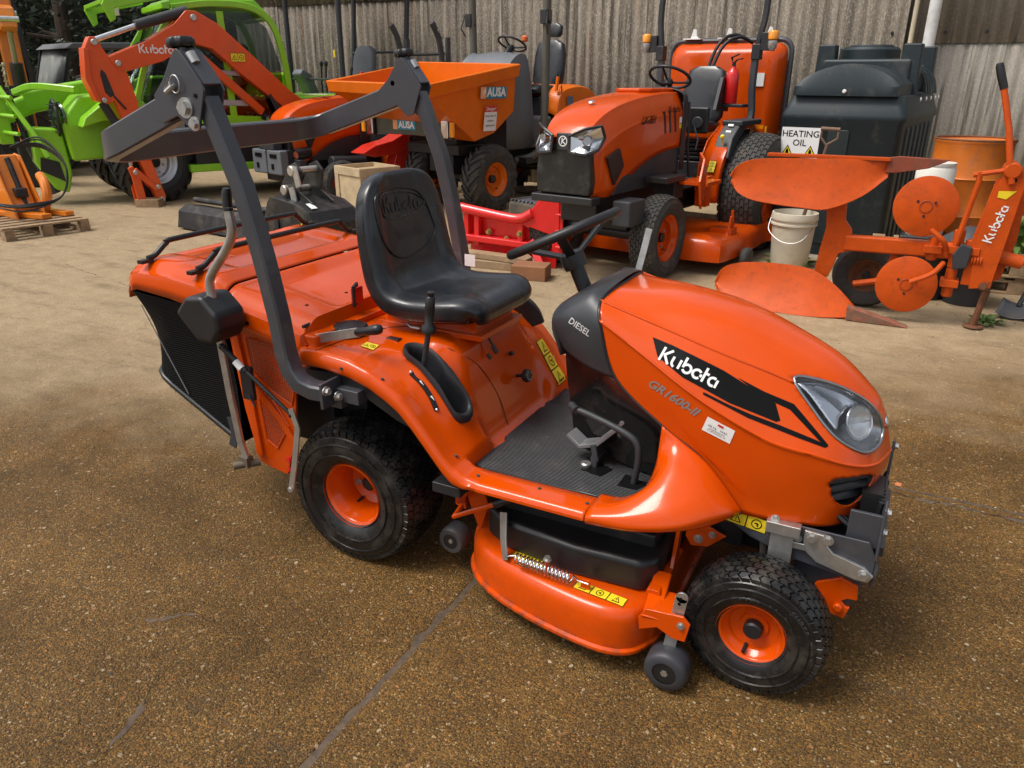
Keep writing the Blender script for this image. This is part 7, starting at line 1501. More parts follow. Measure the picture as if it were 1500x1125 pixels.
mb = MB(); k_ = [(.30, 1.38), (.36, 1.62), (.40, 1.66), (.42, 1.60), (.40, 1.40), (.35, 1.34)]
plate('stick_recess', k_, -.078, -.068, BMETAL, .0); plate('stick_recess', k_, .068, .078, BMETAL, .0)
mb = MB(); mb.rtube([(.0, 0, .55), (.05, 0, 1.4), (.0, 0, 2.4), (-.1, 0, 3.6)], .16, .26, up=(0, 1, 0)); part('dipper', mb, AO, oa, bev=.012)
oa.location = (-10.6, 5.23, 0); oa.rotation_euler = (0, 0, radians(-28))
mb = MB(); mb.prism([(.0, 2.3), (.42, 2.5), (.75, 2.45), (.85, 2.2), (.6, 2.15), (.3, 2.25), (.0, 2.1)], 'y', -.10, .10); part('linkage', mb, AO, oa, bev=.02)
mb = MB(); mb.cyl((.62, 0, 2.3), (.42, 0, 1.6), .035, 12); part('cylinder_rod', mb, mat('dull_rod', (.35, .3, .22), .4, .6), oa)
mb = MB(); mb.cyl((.46, 0, 1.75), (.22, 0, .35), .085, 16); part('cylinder', mb, BMETAL, oa)
mb = MB(); mb.box((.35, -.1, 1.2), (.14, .1, .5)); mb.box((.05, 0, .32), (.5, .4, .64)); part('mount', mb, BMETAL, oa, bev=.02)
for i in range(4):
    mb = MB(); mb.tube(spl([(.62-.1*i, -.12, 2.5), (.3-.1*i, -.2, 2.1), (.0, -.2, 1.6-.1*i), (.1, -.16, .9)], 5), .014, 6); part('hose', mb, BLACK, oa, ang=60)
for p in ((.02, 2.45), (.62, 2.38), (.80, 2.30)): mb = MB(); mb.cyl((p[0], -.13, p[1]), (p[0], .13, p[1]), .04, 14); part('pivot_pin', mb, ZINC, oa)
mb = MB(); mb.tube([(.40, -.15, 1.75), (.46, -.16, 1.60), (.40, -.16, 1.45)], .022, 8)
for i in range(5): mb.box((.43, -.17, 1.72-.07*i), (.06, .05, .025))
part('brass_coupling', mb, mat('brass_fitting', (.45, .4, .25), .35, .7), oa)
# ---- pallet with orange attachment ----
def pallet(label, x, y, z, rz, L_=1.2, W_=.9, grp=None):
    p = thing('pallet', label, 'pallet', (x, y, z), rz, grp); rd = random.Random(int(x*100)); bme = None
    for i in range(7): b = MB(); b.box((-L_/2+.055+(L_-.11)*i/6, 0, .125), (.11-rd.random()*.02, W_, .02)); part('deck_board', b, WOOD, p, bev=.003, rot=(0, 0, rd.uniform(-.01, .01)))
    for j in range(3): b = MB(); b.box((0, -W_/2+.05+(W_-.1)*j/2, .105), (L_, .09, .02)); part('stringer_board', b, WOOD, p, bev=.003); b = MB(); b.box((0, -W_/2+.05+(W_-.1)*j/2, .010), (L_, .09, .018)); part('base_board', b, WOOD, p, bev=.003)
    for i in range(3):
        for j in range(3): b = MB(); b.box((-L_/2+.07+(L_-.14)*i/2, -W_/2+.05+(W_-.1)*j/2, .057), (.14, .09, .076)); part('block', b, WOOD, p, bev=.004)
    return p
pallet('weathered wooden pallet carrying the orange hydraulic attachment at the left edge', -7.12, 2.86, 0, radians(-12), 1.15, .85)
hy = thing('hydraulic_attachment', 'orange hydraulic attachment with coiled black hoses lying on the wooden pallet', 'machine attachment', (-7.12, 2.86, .136), radians(-12))
mb = MB(); mb.box((-.05, -.02, .03), (.75, .12, .05), Matrix.Rotation(.35, 3, 'Z')); mb.box((-.1, .25, .03), (.8, .10, .05), Matrix.Rotation(.25, 3, 'Z')); part('base_bar', mb, AO, hy, bev=.006)
for y, s in ((-.12, 1), (.16, .9)):
    mb = MB(); mb.prism([(-.50, .0), (-.42, .55), (-.40, .72*s), (-.24, .70*s), (-.08, .36), (.10, .10), (.12, .0)], 'y', y-.012, y+.012); part('side_plate', mb, AO, hy, bev=.006)
mb = MB(); mb.prism([(-.40, .05), (-.36, .50), (-.26, .66), (-.10, .30), (.02, .08)], 'y', -.10, .14); part('housing', mb, AO, hy, bev=.03)
mb = MB(); mb.tube(spl([(.0, .20, .04), (.10, .22, .20), (.06, .24, .34), (-.08, .26, .42)], 4), .05, 10); part('curved_arm', mb, AO, hy)
mb = MB(); mb.prism([(-.62, .0), (-.60, .22), (-.50, .26), (-.40, .05)], 'y', -.35, -.1); part('foot_plate', mb, AO, hy, bev=.02)
mb = MB(); mb.tube([(-.22, .02, .62), (-.02, .04, .10)], .03, 8); mb.box((-.06, .02, .26), (.12, .12, .10)); part('valve_block', mb, BMETAL, hy, bev=.01)
rd = random.Random(11)
for i in range(6):
    mb = MB(); a = rd.uniform(-.1, .1); mb.tube(spl([(-.75, -.2+a, .18+.1*rd.random()), (-.4, -.3, .14+.1*rd.random()), (-.0, -.22, .12+.06*rd.random()), (.35, .0+a, .10+.1*rd.random()), (.45, .25, .25), (.3, .40, .55+.2*a), (-.1, .35, .80+a), (-.3, .1, .72)], 6), .009, 6); part('hose', mb, BLACK, hy, ang=60)
# ---- black buckets ----
bk = thing('excavator_bucket', 'black digging bucket with shiny pins and mounting ears behind the mower', 'bucket attachment', (-4.0, 3.9, 0), radians(-12))
BKM = mat('black_bucket_steel', (.018, .018, .019), .42, .2, var=.3, vs=12, dirt=.35, dcol=(.10, .08, .06), ds=6)
prof = [(-.30, .04), (-.42, .12), (-.40, .30), (-.18, .46), (.10, .46), (.30, .34), (.34, .16), (.26, .02)]
G = [[V((-.44, y, .04)), V((-.40, y, .14)), V((-.26, y, .40)), V((-.20, y, .46)), V((.22, y, .42)), V((.38, y, .35)), V((.47, y, .22)), V((.46, y, .10)), V((.38, y, .02))] for y in (-.27, .29)]
mb = MB(); mb.grid(G); part('shell', mb, BKM, bk, sol=.02, ang=28, bev=.008)
for y in (-.28, .30): mb = MB(); mb.prism([(p.x, p.z) for p in G[0]], 'y', y-.012, y+.012); part('side_plate', mb, BKM, bk, bev=.004)
for y in (-.13, .13):
    mb = MB(); mb.prism([(-.42, .10), (-.34, .36), (-.20, .56), (-.06, .76), (.06, .80), (.15, .72), (.10, .52), (.30, .42), (.05, .38)], 'y', y-.014, y+.014); part('mounting_ear', mb, BKM, bk, bev=.008)
for x, z in ((.05, .72), (-.10, .52)): mb = MB(); mb.cyl((x, -.13, z), (x, .13, z), .034, 14); mb.cyl((x, -.20, z), (x, -.14, z), .052, 14, .008); part('bucket_pin', mb, mat('greasy_pin', (.5, .47, .42), .3, .7), bk)
for x, z in ((.10, .70), (.02, .50)): mb = MB(); mb.rtube([(x, -.18, z+.06), (x+.05, -.18, z-.13)], .02, .08, up=(1, 0, 0)); part('pin_keeper', mb, ZINC, bk, bev=.006)
mb = MB(); mb.box((.30, -.16, .400), (.10, .07, .004), Matrix.Rotation(.41, 3, 'Y')); part('rating_plate', mb, LABELW, bk)
mb = MB(); mb.lathe([(.055, 0), (.055, .004), (.001, .005)], (.34, -.294, .22), (0, -1, 0), 22); part('round_sticker', mb, YEL, bk)
mb = MB(); mb.rtube([(-.40, -.33, .02), (.52, -.33, .02)], .14, .025); part('cutting_edge', mb, BKM, bk)
bk2 = thing('grading_bucket', 'wide black grading bucket lying low on the ground left of the digging bucket', 'bucket attachment', (-5.05, 3.85, 0), radians(-8))
G = [[V((x, -.26, .02)), V((x, -.22, .20)), V((x, -.12, .26)), V((x, .10, .22)), V((x, .22, .10)), V((x, .2, .02))] for x in (-.62, .60)]; mb = MB(); mb.grid(G); part('shell', mb, BKM, bk2, sol=.018, ang=28, bev=.006)
for x in (-.63, .61): mb = MB(); mb.prism([(p.y, p.z) for p in G[0]], 'x', x-.01, x+.01); part('side_plate', mb, BKM, bk2, bev=.004)
mb = MB(); mb.tube([(-.60, -.02, .30), (.75, -.02, .30)], .03, 10); part('spine_tube', mb, BKM, bk2)
for x in (.62, .9): mb = MB(); mb.prism([(-.12, .1), (-.1, .28), (.0, .34), (.12, .28), (.12, .1)], 'x', x, x+.03); part('ear', mb, BKM, bk2, bev=.01)
mb = MB(); mb.box((.45, .02, .345), (.05, .05, .07)); o_ = part('tag', mb, LABELW, bk2)
cr = thing('wooden_crate', 'small pale plywood crate behind the black bucket', 'crate', (-4.32, 5.35, 0), radians(-20))
for i in range(4):
    a = i*pi/2; mb = MB(); mb.box((0, -.26, .31), (.54, .02, .60)); part('side_board', mb, PLY, cr, bev=.003, rot=(0, 0, a)); 
    for z in (.06, .56): mb = MB(); mb.box((0, -.277, z), (.56, .016, .09)); part('batten', mb, PLY, cr, bev=.002, rot=(0, 0, a))
    mb = MB(); mb.box((-.24, -.277, .31), (.08, .014, .42)); part('batten', mb, PLY, cr, bev=.002, rot=(0, 0, a))
mb = MB(); mb.box((0, 0, .55), (.5, .5, .02)); part('lid', mb, PLY, cr)
# ---- red frame attachment on timber ----
ra = thing('red_implement_frame', 'bright red implement frame with a bent tube top resting on timber behind the steering wheel', 'machine attachment', (-2.3, 3.9, 0))
mb = MB(); mb.tube(spl([(.15, -.02, .485), (.40, -.02, .455), (.68, -.02, .425), (.80, -.02, .435), (.90, -.02, .49)], 5), .045, 14); part('top_tube', mb, RED, ra, ang=60)
mb = MB(); mb.prism([(.66, .40), (.84, .46), (1.00, .66), (1.16, .66), (1.16, .30), (1.05, .32), (.85, .37)], 'y', -.03, .03); part('lifting_plate', mb, RED, ra, bev=.008)
mb = MB(); mb.prism([(.22, .44), (.60, .40), (.98, .31), (1.10, .10), (1.10, -.0), (.95, .02), (.80, .12), (.45, .04), (.22, .06)], 'y', .05, .075); part('face_plate', mb, RED, ra, bev=.004)
for (x0, z0, x1, z1) in ((.20, .22, .95, .20), (.22, .05, .60, .03), (.60, .03, .92, .22)): mb = MB(); mb.rtube([(x0, -.02, z0), (x1, -.02, z1)], .08, .06, up=(0, 0, 1)); part('cross_member', mb, RED, ra, bev=.006)
for x in (.22, .33, .78): mb = MB(); mb.box((x, -.0, .30), (.05, .06, .30)); part('upright', mb, RED, ra, bev=.006)
mb = MB(); mb.box((1.14, -.01, .40), (.10, .02, .52)); part('end_plate', mb, RED, ra, bev=.004)
for z in (.22, .36, .50, .62): mb = MB(); mb.box((1.17, -.04, z), (.05, .08, .02)); part('hook_rung', mb, RED, ra, bev=.004)
for x, z in ((.44, .28), (.62, .23), (.33, .38), (.78, .30)): mb = MB(); mb.bolt((x, .02 if x < .7 else -.03, z), (0, -1, 0), .018, .04); part('bolt', mb, mat('brassy_bolt', (.42, .32, .12), .4, .7), ra)
mb = MB(); mb.rtube([(.92, -.1, .26), (1.12, -.22, -.0)], .07, .02, up=(0, 1, 0)); part('drop_arm', mb, RED, ra, bev=.004)
for i, (x, y, z, l, w_, h_, r, m_, lb) in enumerate(((-1.75, 3.72, .035, .8, .14, .07, .1, WOOD, 'long weathered plank under the red frame, the lower one'), (-1.7, 3.74, .10, .7, .12, .05, -.05, WOOD, 'weathered plank under the red frame, lying on the lower plank'), (-1.25, 3.55, .06, .30, .22, .12, .2, mat('reddish_timber', (.25, .11, .05), .85, var=.2, bump=.4, bs=40), 'short reddish timber block near the tip of the red frame'))):
    b = MB(); b.box((0, 0, 0), (l, w_, h_)); o = part('timber_plank', b, m_, bev=.005, loc=(x, y, z), rot=(0, 0, r)); tag(o, lb, 'plank')
for i, (x, y, l, r) in enumerate(((-2.9, 8.1, 1.6, .1), (-2.6, 8.3, 1.2, -.2), (-2.4, 7.9, .9, .35))):
    b = MB(); b.tube([(-l/2, 0, 0), (0, .03, .02), (l/2, 0, 0)], [.05, .06, .045], 8); o = part('log', b, mat('old_log', (.16, .12, .08), .9, var=.3, bump=.6, bs=30), loc=(x, y, .06+.07*i), rot=(0, 0, r)); tag(o, ('rough log lying by the wall behind the dumper wheel', 'second rough log crossing the others by the wall', 'short rough log on top of the others by the wall')[i], 'log')
# ---- oil tank ----
tk = thing('oil_tank', 'large dark green heating oil tank with domed lid against the wall', 'oil tank', (.31, 5.72, 0), radians(-7))
TG = mat('dark_green_polyethylene', (.011, .021, .025), .5, var=.12, vs=4, bump=.15, bs=120, dirt=.22, dcol=(.10, .10, .08), ds=5)
def ringz(x0, x1, y0, y1, z, r=.06): 
    return [V((x, y, z)) for x, y in [(x1-r+r*cos(a), y1-r+r*sin(a)) for a in (0, .52, 1.05, 1.57)]+[(x0+r+r*cos(a), y1-r+r*sin(a)) for a in (1.57, 2.09, 2.62, 3.14)]+[(x0+r+r*cos(a), y0+r+r*sin(a)) for a in (3.14, 3.67, 4.19, 4.71)]+[(x1-r+r*cos(a), y0+r+r*sin(a)) for a in (4.71, 5.24, 5.76, 6.28)]]
G = [ringz(.04, 1.02, .02, 1.90, 0), ringz(.0, 1.05, 0, 1.92, .12), ringz(.0, 1.05, 0, 1.92, 1.22), ringz(-.015, 1.065, -.012, 1.935, 1.245), ringz(-.015, 1.065, -.012, 1.935, 1.29), ringz(.02, 1.03, .03, 1.91, 1.38), ringz(.045, 1.01, .05, 1.88, 1.45), ringz(.3, .8, .5, 1.6, 1.50)]
mb = MB(); mb.grid(G, closed_v=True); mb.f.append(tuple(range(len(mb.v)-16, len(mb.v)))); mb.mi.append(0); part('tank_shell', mb, TG, tk, ang=50)
for s_, x in ((1, 1.045), (-1, .005)):
    for i in range(6): mb = MB(); mb.box((x, .22+.27*i, .65), (.045, .12, 1.08)); part('side_rib', mb, TG, tk, bev=.018)
mb = MB(); mb.prism([(.43, .12), (.43, 1.14), (.45, 1.16), (.60, 1.16), (.62, 1.14), (.62, .12)], 'y', -.012, .02); part('front_recess', mb, mat('dark_recess_plastic', (.009, .018, .018), .55), tk, bev=.008)
G = []
for i in range(13):
    t = i/12; x = .08+.88*t; zt = 1.55+.17*sin(pi*t)**.7; G.append([V((x, -.01, 1.45)), V((x, -.015, 1.53)), V((x, .03, zt-.01)), V((x, .14, zt)), V((x, .80, zt)), V((x, .86, zt-.05)), V((x, .87, 1.45))])
G = [[V((.075, p.y, 1.45)) for p in G[0]]]+G+[[V((.965, p.y, 1.45)) for p in G[0]]]; mb = MB(); mb.grid(G); part('domed_lid', mb, TG, tk, ang=40)
mb = MB(); mb.bolt((.52, -.018, 1.49), (0, -1, 0), .012, .01); part('lid_screw', mb, LABELW, tk)
for y0 in (.72, 1.60):
    for x0, x1 in ((.04, .24), (.80, 1.00)): mb = MB(); mb.prism([(x0, 1.42), (x1, 1.42), (x1-.02, 1.90), (x0+.02, 1.90)], 'y', y0, y0+.14); part('lifting_horn', mb, TG, tk, bev=.015)
mb = MB(); mb.box((.52, .80, 1.62), (.80, .20, .30)); mb.box((.52, 1.64, 1.60), (.80, .18, .26)); part('saddle', mb, TG, tk, bev=.03)
mb = MB(); mb.cyl((.48, 1.05, 1.60), (.48, 1.05, 1.88), .27, 32, .025); mb.cyl((.48, 1.05, 1.86), (.48, 1.05, 1.90), .20, 32, .01); part('inspection_cap', mb, TG, tk)
for y in (.9, 1.05, 1.2, 1.4, 1.55): mb = MB(); mb.rtube(spl([(.80, y, 1.72), (.92, y, 1.70), (1.02, y, 1.60), (1.06, y, 1.46)], 3), .06, .015, up=(1, 0, 1)); part('roof_rib', mb, TG, tk)
mb = MB()
for y in (.55, .9, 1.2, 1.5, 1.75): mb.bolt((1.07, y, 1.42), (1, 0, 0), .015, .008)
part('shell_screw', mb, LABELW, tk)
mb = MB(); c = V((.19, -.004, 1.035)); U, Vv = (1, 0, 0), (0, 0, 1); mb.m = 0; flat(mb, rect2d(.35, .27), c+V((0, -.002, 0)), U, Vv); mb.m = 1; flat(mb, text2d('HEATING', .080, 0, .012), c+V((-.0, -.003, .075)), U, Vv); flat(mb, text2d('OIL', .080, 0, .012), c+V((0, -.003, -.005)), U, Vv)
for x in (-.105, .105): mb.m = 1; flat(mb, tri2d(.125, x, -.075), c+V((0, -.003, 0)), U, Vv); mb.m = 2; flat(mb, tri2d(.095, x, -.078), c+V((0, -.004, 0)), U, Vv); mb.m = 1; flat(mb, poly2d([(x-.015, -.10), (x+.015, -.10), (x+.012, -.075), (x, -.05), (x-.012, -.075)]), c+V((0, -.005, 0)), U, Vv)
part('heating_oil_sign', mb, [LABELW, INK, YEL], tk, ang=0)
mb = MB(); mb.box((.52, .95, -.01), (1.3, 2.2, .03)); o = part('tank_base', mb, mat('pale_concrete', (.28, .25, .2), .9, var=.2, bump=.4, bs=60), tk, bev=.01)
# ---- drum, white containers, bucket with shovel ----
pallet('pallet under the orange drum, the lower of the two', 1.86, 5.22, 0, .1, 1.15, .8); pallet('pallet under the orange drum, the upper of the two', 1.86, 5.22, .137, .06, 1.15, .8)
dr = thing('oil_drum', 'orange steel drum with a rusty rim standing right of the oil tank', 'drum', (1.90, 5.20, .274))
DO = mat('faded_orange_drum', (.58, .150, .012), .5, .1, .05, var=.2, vs=4, dirt=.35, dcol=(.30, .13, .06), ds=6)
pr = [(.285, 0), (.295, .005), (.295, .018), (.283, .03), (.283, .28), (.292, .295), (.283, .31), (.283, .57), (.292, .585), (.283, .60), (.283, .84), (.29, .855), (.294, .865), (.294, .88), (.286, .882), (.282, .865), (.001, .86)]
mb = MB(); mb.lathe(pr, (0, 0, 0), (0, 0, 1), 48, caps=False); part('drum_body', mb, DO, dr, ang=40)
mb = MB(); mb.tube([V((.289*cos(a), .289*sin(a), .878)) for a in [i*2*pi/40 for i in range(40)]], .009, 6, closed=True); part('rim', mb, RUST, dr); mb = MB(); mb.lathe([(.001, .8625), (.279, .8625)], (0, 0, 0), (0, 0, 1), 32, caps=False); part('lid', mb, mat('rusty_lid', (.36, .15, .06), .75, var=.4, vs=7, dirt=.5, dcol=(.5, .42, .32)), dr)
mb = MB(); mb.lathe([(.2845, .36), (.2845, .46)], (0, 0, 0), (0, 0, 1), 40, caps=False, a0=4.55, a1=4.75); mb.lathe([(.2845, .36), (.2845, .46)], (0, 0, 0), (0, 0, 1), 40, caps=False, a0=4.85, a1=5.1); part('stencil_mark', mb, INK, dr)
wc = MB(); wc.lathe([(.13, 0), (.135, .02), (.14, .5), (.13, .52), (.135, .53), (.135, .55), (.0, .55)], (0, 0, 0), (0, 0, 1), 28); o = part('white_tub', wc, WHITE, ang=40, loc=(1.66, 4.72, .45)); tag(o, 'white plastic tub standing between the oil tank and the orange drum', 'tub')
b = MB(); b.box((0, 0, .225), (.34, .34, .45)); o = part('box', b, BLACK, bev=.02, loc=(1.66, 4.74, 0)); tag(o, 'black plastic box carrying the white tub', 'box')
wb_ = thing('bucket', 'cream plastic bucket holding a shovel in front of the oil tank', 'bucket', (.63, 5.06, 0))
mb = MB(); mb.lathe([(.001, .004), (.155, 0), (.16, .01), (.185, .38), (.200, .385), (.200, .40), (.187, .402), (.188, .425), (.200, .43), (.202, .45), (.195, .49), (.186, .492), (.180, .40), (.155, .03), (.001, .03)], (0, 0, 0), (0, 0, 1), 40, caps=False); part('bucket_body', mb, mat('cream_plastic', (.62, .57, .45), .45, var=.06, dirt=.3, dcol=(.4, .33, .22), ds=6), wb_, ang=40)
mb = MB(); mb.tube(spl([(-.2, -.02, .43), (-.19, -.12, .33), (-.05, -.20, .25), (.10, -.18, .27), (.2, -.02, .42)], 5), .004, 6); part('wire_handle', mb, ZINC, wb_)
sh = thing('shovel', 'shovel with a wooden D-handle standing in the cream bucket', 'shovel', (.63, 5.05, .04))
a, b_ = V((0, 0, 0)), V((.16, .20, 1.02)); mb = MB(); mb.tube([a, b_], .016, 10); part('shaft', mb, mat('dark_shaft', (.10, .05, .03), .6), sh)
mb = MB(); mb.tube([b_-V((.0, 0, .02)), b_+V((-.065, 0, .06)), b_+V((-.06, 0, .13))], .010, 8); mb.tube([b_, b_+V((.075, 0, .05)), b_+V((.075, 0, .12))], .010, 8); mb.tube([b_+V((-.07, 0, .13)), b_+V((.085, 0, .125))], .017, 10); part('d_grip', mb, mat('worn_grip_wood', (.17, .10, .06), .6), sh)
# ---- reversible plough ----
pg = thing('plough', 'orange reversible plough with two mouldboards, two disc coulters and a tall lever', 'plough', (0, 3.75, 0))
def mould(pts_top, pts_bot, y_top, y_bot, bulge, name, thick=.012):
    n_ = len(pts_top); G = []
    for i in range(n_):
        t, b = V(pts_top[i]), V(pts_bot[i]); r = []
        for j in range(7):
            s_ = j/6; x = t.x+(b.x-t.x)*s_; z = t.y+(b.y-t.y)*s_; r.append(V((x, y_top[i]+(y_bot[i]-y_top[i])*s_-bulge*sin(pi*s_), z)))
        G.append(r)
    G = catgrid(G, 4, 3); mb = MB(); mb.grid(G); return part(name, mb, WORN, pg, ang=60, sol=thick, bev=.003)
mould([(.325, .93), (.36, 1.0), (.45, 1.05), (.62, 1.07), (.85, 1.075), (1.10, 1.08), (1.30, 1.07), (1.36, 1.08)], [(.335, .90), (.38, .83), (.48, .785), (.62, .765), (.85, .75), (1.02, .75), (1.22, .84), (1.36, .97)], [-.12, -.12, -.12, -.10, -.07, -.04, .0, .02], [-.12, -.14, -.17, -.18, -.18, -.16, -.08, .0], -.015, 'upper_mouldboard')
mb = MB(); mb.prism([(1.35, 1.10), (1.42, 1.11), (1.72, 1.10), (1.60, 1.04), (1.40, 1.0), (1.34, 1.0)], 'y', -.0, .03); part('plough_share', mb, mat('worn_share_red', (.30, .05, .02), .55, .2, var=.3, dirt=.4, dcol=(.16, .08, .05)), pg, bev=.004)
mb = MB(); mb.rtube([(.55, .0, 1.085), (1.36, .03, 1.085)], .10, .02); part('landside_bar', mb, WORN, pg, bev=.004)
mould([(.30, .155), (.35, .26), (.47, .305), (.66, .32), (.85, .315), (1.0, .29), (1.16, .20), (1.30, .09)], [(.31, .13), (.38, .05), (.50, .02), (.66, .0), (.85, -.005), (1.02, -.005), (1.15, .0), (1.28, .01)], [-.18, -.16, -.12, -.10, -.08, -.08, -.10, -.15], [-.20, -.24, -.27, -.28, -.28, -.27, -.25, -.22], -.025, 'lower_mouldboard')
mb = MB(); mb.prism([(1.26, .10), (1.42, .065), (1.56, .03), (1.66, .004), (1.34, .002), (1.26, .01)], 'y', -.26, -.17); part('plough_share', mb, mat('earthy_share', (.28, .09, .05), .7, .1, var=.5, vs=18, dirt=.55, dcol=(.14, .10, .07), ds=12, bump=.4), pg, bev=.004)
mb = MB(); mb.prism([(1.0, .76), (1.13, .78), (1.14, .66), (1.19, .60), (1.20, .555), (1.20, .45), (1.13, .42), (1.10, .30), (1.08, .24), (.98, .24), (1.0, .45), (1.02, .6)], 'y', -.02, .03); part('leg', mb, WORN, pg, bev=.006)
mb = MB(); mb.rtube([(1.16, .0, .505), (1.98, .0, .515)], .08, .11); part('main_beam', mb, WORN, pg, bev=.006)
for (x, z, y, r) in ((1.625, .80, -.06, .20), (1.60, .27, -.10, .195)):
    mb = MB(); mb.lathe([(.001, .012), (.05, .010), (r-.01, .0), (r, -.004), (r-.01, -.008), (.001, -.002)], (x, y, z), (.08, -1, .05), 48); dc_ = part('disc_coulter', mb, WORN, pg, ang=40)
    mb = MB(); mb.lathe([(.04, .006), (.042, .010), (.038, .012)], (x, y-.004, z), (.08, -1, .05), 24, caps=False)
    part('disc_hub', mb, mat('dark_worn', (.3, .05, .02), .6), dc_)
    for i in range(3): a = i*2.09+.5; mb = MB(); mb.cyl((x+.062*cos(a), y-.004, z+.062*sin(a)), (x+.062*cos(a), y-.016, z+.062*sin(a)), .009, 8); part('disc_bolt', mb, BMETAL, dc_)
for pth in ([(1.68, -.12, .66), (1.76, -.13, .60), (1.80, -.08, .53)], [(1.62, -.15, .30), (1.74, -.15, .37), (1.80, -.08, .44)]): mb = MB(); mb.tube(spl(pth, 4), .018, 8); part('coulter_arm', mb, WORN, pg)
for (x, z0, z1) in ((1.86, .40, .66), (1.86, .20, .40), (1.72, .44, .60), (1.94, .46, .60)): mb = MB(); mb.cyl((x, -.02, z0), (x, -.02, z1), .035, 12, .006); mb.box((x, -.02, (z0+z1)/2), (.11, .12, .05)); part('clamp', mb, WORN, pg, bev=.004)
mb = MB(); mb.prism([(1.86, .40), (1.94, .42), (1.95, .56), (1.88, .58), (1.84, .50)], 'y', -.10, -.06); part('grey_bracket', mb, DGREY, pg, bev=.01)
for i in range(4): x = 1.96+.018*i; mb = MB(); mb.tube([V((x+.0*a, .03*cos(a)-.05, .47+.03*sin(a))) for a in [j*2*pi/12 for j in range(12)]], .006, 6, closed=True); part('spring_coil', mb, WORN, pg)
mb = MB(); mb.rtube([(1.98, -.05, .30), (1.99, -.05, .60), (2.05, -.05, 1.0)], .02, .11, up=(1, 0, 0)); mb.prism([(1.98, .28), (2.10, .30), (2.12, .52), (2.16, 1.02), (2.12, 1.08), (2.05, 1.08), (2.0, .95), (1.96, .55)], 'y', -.07, -.05); hs = part('headstock', mb, WORN, pg, bev=.004)
mb = MB(); mb.prism([(2.06, .28), (2.16, .34), (2.20, .6), (2.19, 1.0), (2.12, 1.04), (2.14, .6)], 'y', .06, .08); part('headstock', mb, WORN, pg, bev=.004)
mb = MB(); u_ = V((.09, 0, .42)).normalized(); flat(mb, logo2d(.058), V((2.045, -.073, .72)), u_, V((0, 0, 1)).cross(V((0, 1, 0)))*1 if False else V((-u_.z, 0, u_.x))); part('headstock_lettering', mb, LABELW, hs, ang=0); mb = MB(); flat(mb, poly2d([(-.05, .02), (.05, .025), (.0, -.03), (-.05, -.02)]), (2.07, -.073, .91), (1, 0, 0), (0, 0, 1)); part('headstock_label', mb, YEL, hs, ang=0)
mb = MB(); mb.cyl((2.09, -.073, 1.0), (2.09, -.078, 1.0), .016, 14); part('pin_hole', mb, INK, hs); mb = MB(); mb.cyl((2.07, -.10, 1.06), (2.07, .10, 1.06), .05, 20, .008); part('pivot_boss', mb, WORN, hs)
mb = MB(); mb.tube([(1.86, -.06, 1.02), (2.05, -.06, 1.06)], .016, 8); mb.tube([(1.89, -.06, 1.04), (1.90, -.06, .98), (1.84, -.06, .50)], .018, 8); part('turnover_link', mb, WORN, pg)
mb = MB(); mb.tube([(2.08, -.08, .98), (2.04, -.08, 1.12), (2.0, -.04, 1.3), (1.92, -.02, 1.55)], .020, 10); lv = part('turnover_lever', mb, WORN, pg, ang=60)
mb = MB(); mb.tube([(1.925, -.02, 1.54), (1.90, -.015, 1.60), (1.875, -.01, 1.67), (1.87, -.01, 1.69)], [.023, .025, .024, .018], 12); part('grip', mb, BLACK, lv, ang=60)
mb = MB(); mb.cyl((2.10, .02, .50), (2.26, .02, .47), .045, 18, .005); part('cross_shaft', mb, WORN, pg)
mb = MB(); mb.tube([(2.09, -.05, .34), (2.06, -.02, .02)], .022, 10); mb.lathe([(.001, .012), (.06, .008), (.065, 0), (.06, -.004)], (2.06, -.02, .012), (0, 0, 1), 20); mb.bolt((2.06, -.09, .31), (0, -1, 0), .02, .02); part('stand_leg', mb, RUST, pg)
wheel(pg, (1.33, .22, .24), .24, .13, .12, RUST, -1, None, 40, 6, DUSTRUB, .03, .3, hub=.03, k=40)
mb = MB(); mb.tube([(1.26, .05, .20), (1.40, .03, .24), (1.50, .02, .30)], .022, 8); mb.rtube([(1.45, .03, .28), (1.50, .01, .46)], .04, .04, up=(1, 0, 0)); mb.bolt((1.44, -.0, .27), (0, -1, 0), .018, .02); part('depth_wheel_arm', mb, WORN, pg)
# ---- bits on the right ----
for (x, y, r, h, lb) in ((2.02, 4.45, .17, .46, 'black plastic tub behind the plough headstock'), (1.72, 4.5, .17, .40, 'black plastic tub left of the other tub behind the disc coulters')):
    t_ = MB(); t_.lathe([(r*.86, 0), (r*.95, h*.2), (r, h*.9), (r*1.05, h*.92), (r*1.05, h), (r*.98, h), (r*.85, h*.3), (.001, h*.3)], (0, 0, 0), (0, 0, 1), 28, caps=False); o = part('tub', t_, DGREY, ang=50, loc=(x, y, 0)); tag(o, lb, 'tub')
t_ = MB(); G = []
for i in range(13):
    for_ = []; 
    for j in range(13): x = -.22+.44*i/12; y = -.2+.4*j/12; d_ = math.hypot(x/.24, y/.22); for_.append(V((x, y, max(-.05, .13*(1-d_**2))+.03*noise.noise(V((x*9, y*9, 2))))))
    G.append(for_)
t_.grid(G); o = part('plastic_bag', t_, mat('grey_black_bag', (.05, .05, .055), .4, var=.3, bump=.6, bs=25), ang=60, loc=(1.99, 4.35, .46)); tag(o, 'crumpled grey-black bag stuffed on the tub behind the plough', 'bag')
fl = MB(); fl.prism([(0, 0), (.085, -.01), (.10, .13), (.03, .12)], 'y', 0, .003); o = part('paper_label', fl, LABELW, loc=(1.99, 4.22, .20)); tag(o, 'torn white paper label on the black tub', 'label')
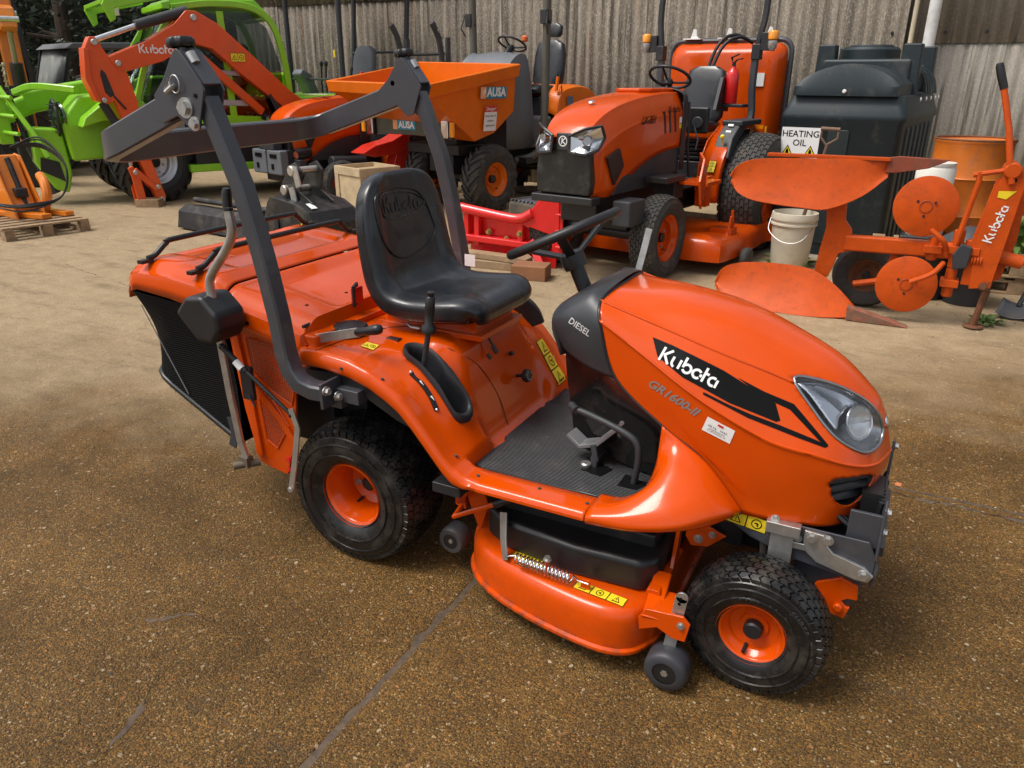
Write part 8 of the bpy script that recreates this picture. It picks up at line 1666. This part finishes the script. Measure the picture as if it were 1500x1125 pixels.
sp = thing('shovel', 'grey metal shovel lying with its blade down at the right by the plough stand', 'shovel', (2.30, 4.22, 0))
G = []
for i in range(9):
    r = []; t = i/8; w_ = .13+.02*t
    for j in range(9): u = -1+2*j/8; r.append(V((.02+.26*t-.0*u*u, u*w_*.0+(-.16+.14*u), .012+.10*t*t+.03*u*u)))
    G.append(r)
G = [[V((-.10+.24*(j/8)+.06*(i/8), -.16+.26*(i/8), .012+.05*(i/8)**2+.035*((j-4)/4)**2)) for j in range(9)] for i in range(9)]
mb = MB(); mb.grid(G); part('blade', mb, mat('dull_grey_steel', (.10, .10, .11), .45, .4, dirt=.3), sp, sol=.004, ang=60)
mb = MB(); mb.tube([(.06, .06, .05), (.10, .16, .14), (.12, .22, .28)], .018, 8); part('socket', mb, BMETAL, sp); mb = MB(); mb.tube([(.12, .22, .26), (.30, .50, .95)], .015, 8); part('shaft', mb, mat('pale_shaft', (.45, .42, .36), .6), sp)
db = thing('plastic_bin', 'dark green plastic bin at the right edge against the grey wall', 'bin', (2.95, 5.0, 0))
mb = MB(); mb.grid([[V((x*s_, y*s_, z)) for x, y in ((-.42, -.5), (.6, -.5), (.6, .6), (-.42, .6))] for z, s_ in ((0, .86), (.55, .93), (1.22, 1.0), (1.23, 1.05), (1.30, 1.05), (1.34, .9))], closed_v=True); mb.f.append((20, 21, 22, 23)); mb.mi.append(0); part('bin_body', mb, TG, db, bev=.03)
g2 = MB(); g2.prism([(0, 0), (.10, .0), (.10, .22), (0, .24)], 'y', 0, .02); o = part('green_sheet', g2, mat('pale_green_plastic', (.12, .22, .15), .6, dirt=.4), loc=(-2.55, 1.55, 0), rot=(0, 0, .2)); tag(o, 'pale green plastic piece standing behind the catcher corner', 'plastic sheet')

rt_ = thing('rubber_step', 'ribbed dark rubber-covered step box on the ground between the red frame and the tractor', 'step box', (-2.15, 5.62, 0), radians(-20))
mb = MB(); mb.box((0, 0, .16), (.42, .60, .32)); part('box_body', mb, mat('muddy_rubber', (.055, .048, .036), .8, var=.3, dirt=.5, dcol=(.14, .11, .07), bump=.5, bs=40), rt_, bev=.03)
for i in range(7): mb = MB(); mb.box((-.18+.06*i, 0, .33), (.028, .56, .03)); part('rib', mb, MGREY if i > 1 else DUSTRUB, rt_, bev=.006)
for i in range(4): mb = MB(); mb.box((.215, 0, .06+.065*i), (.02, .56, .03)); part('side_rib', mb, bpy.data.materials['muddy_rubber'], rt_, bev=.004)
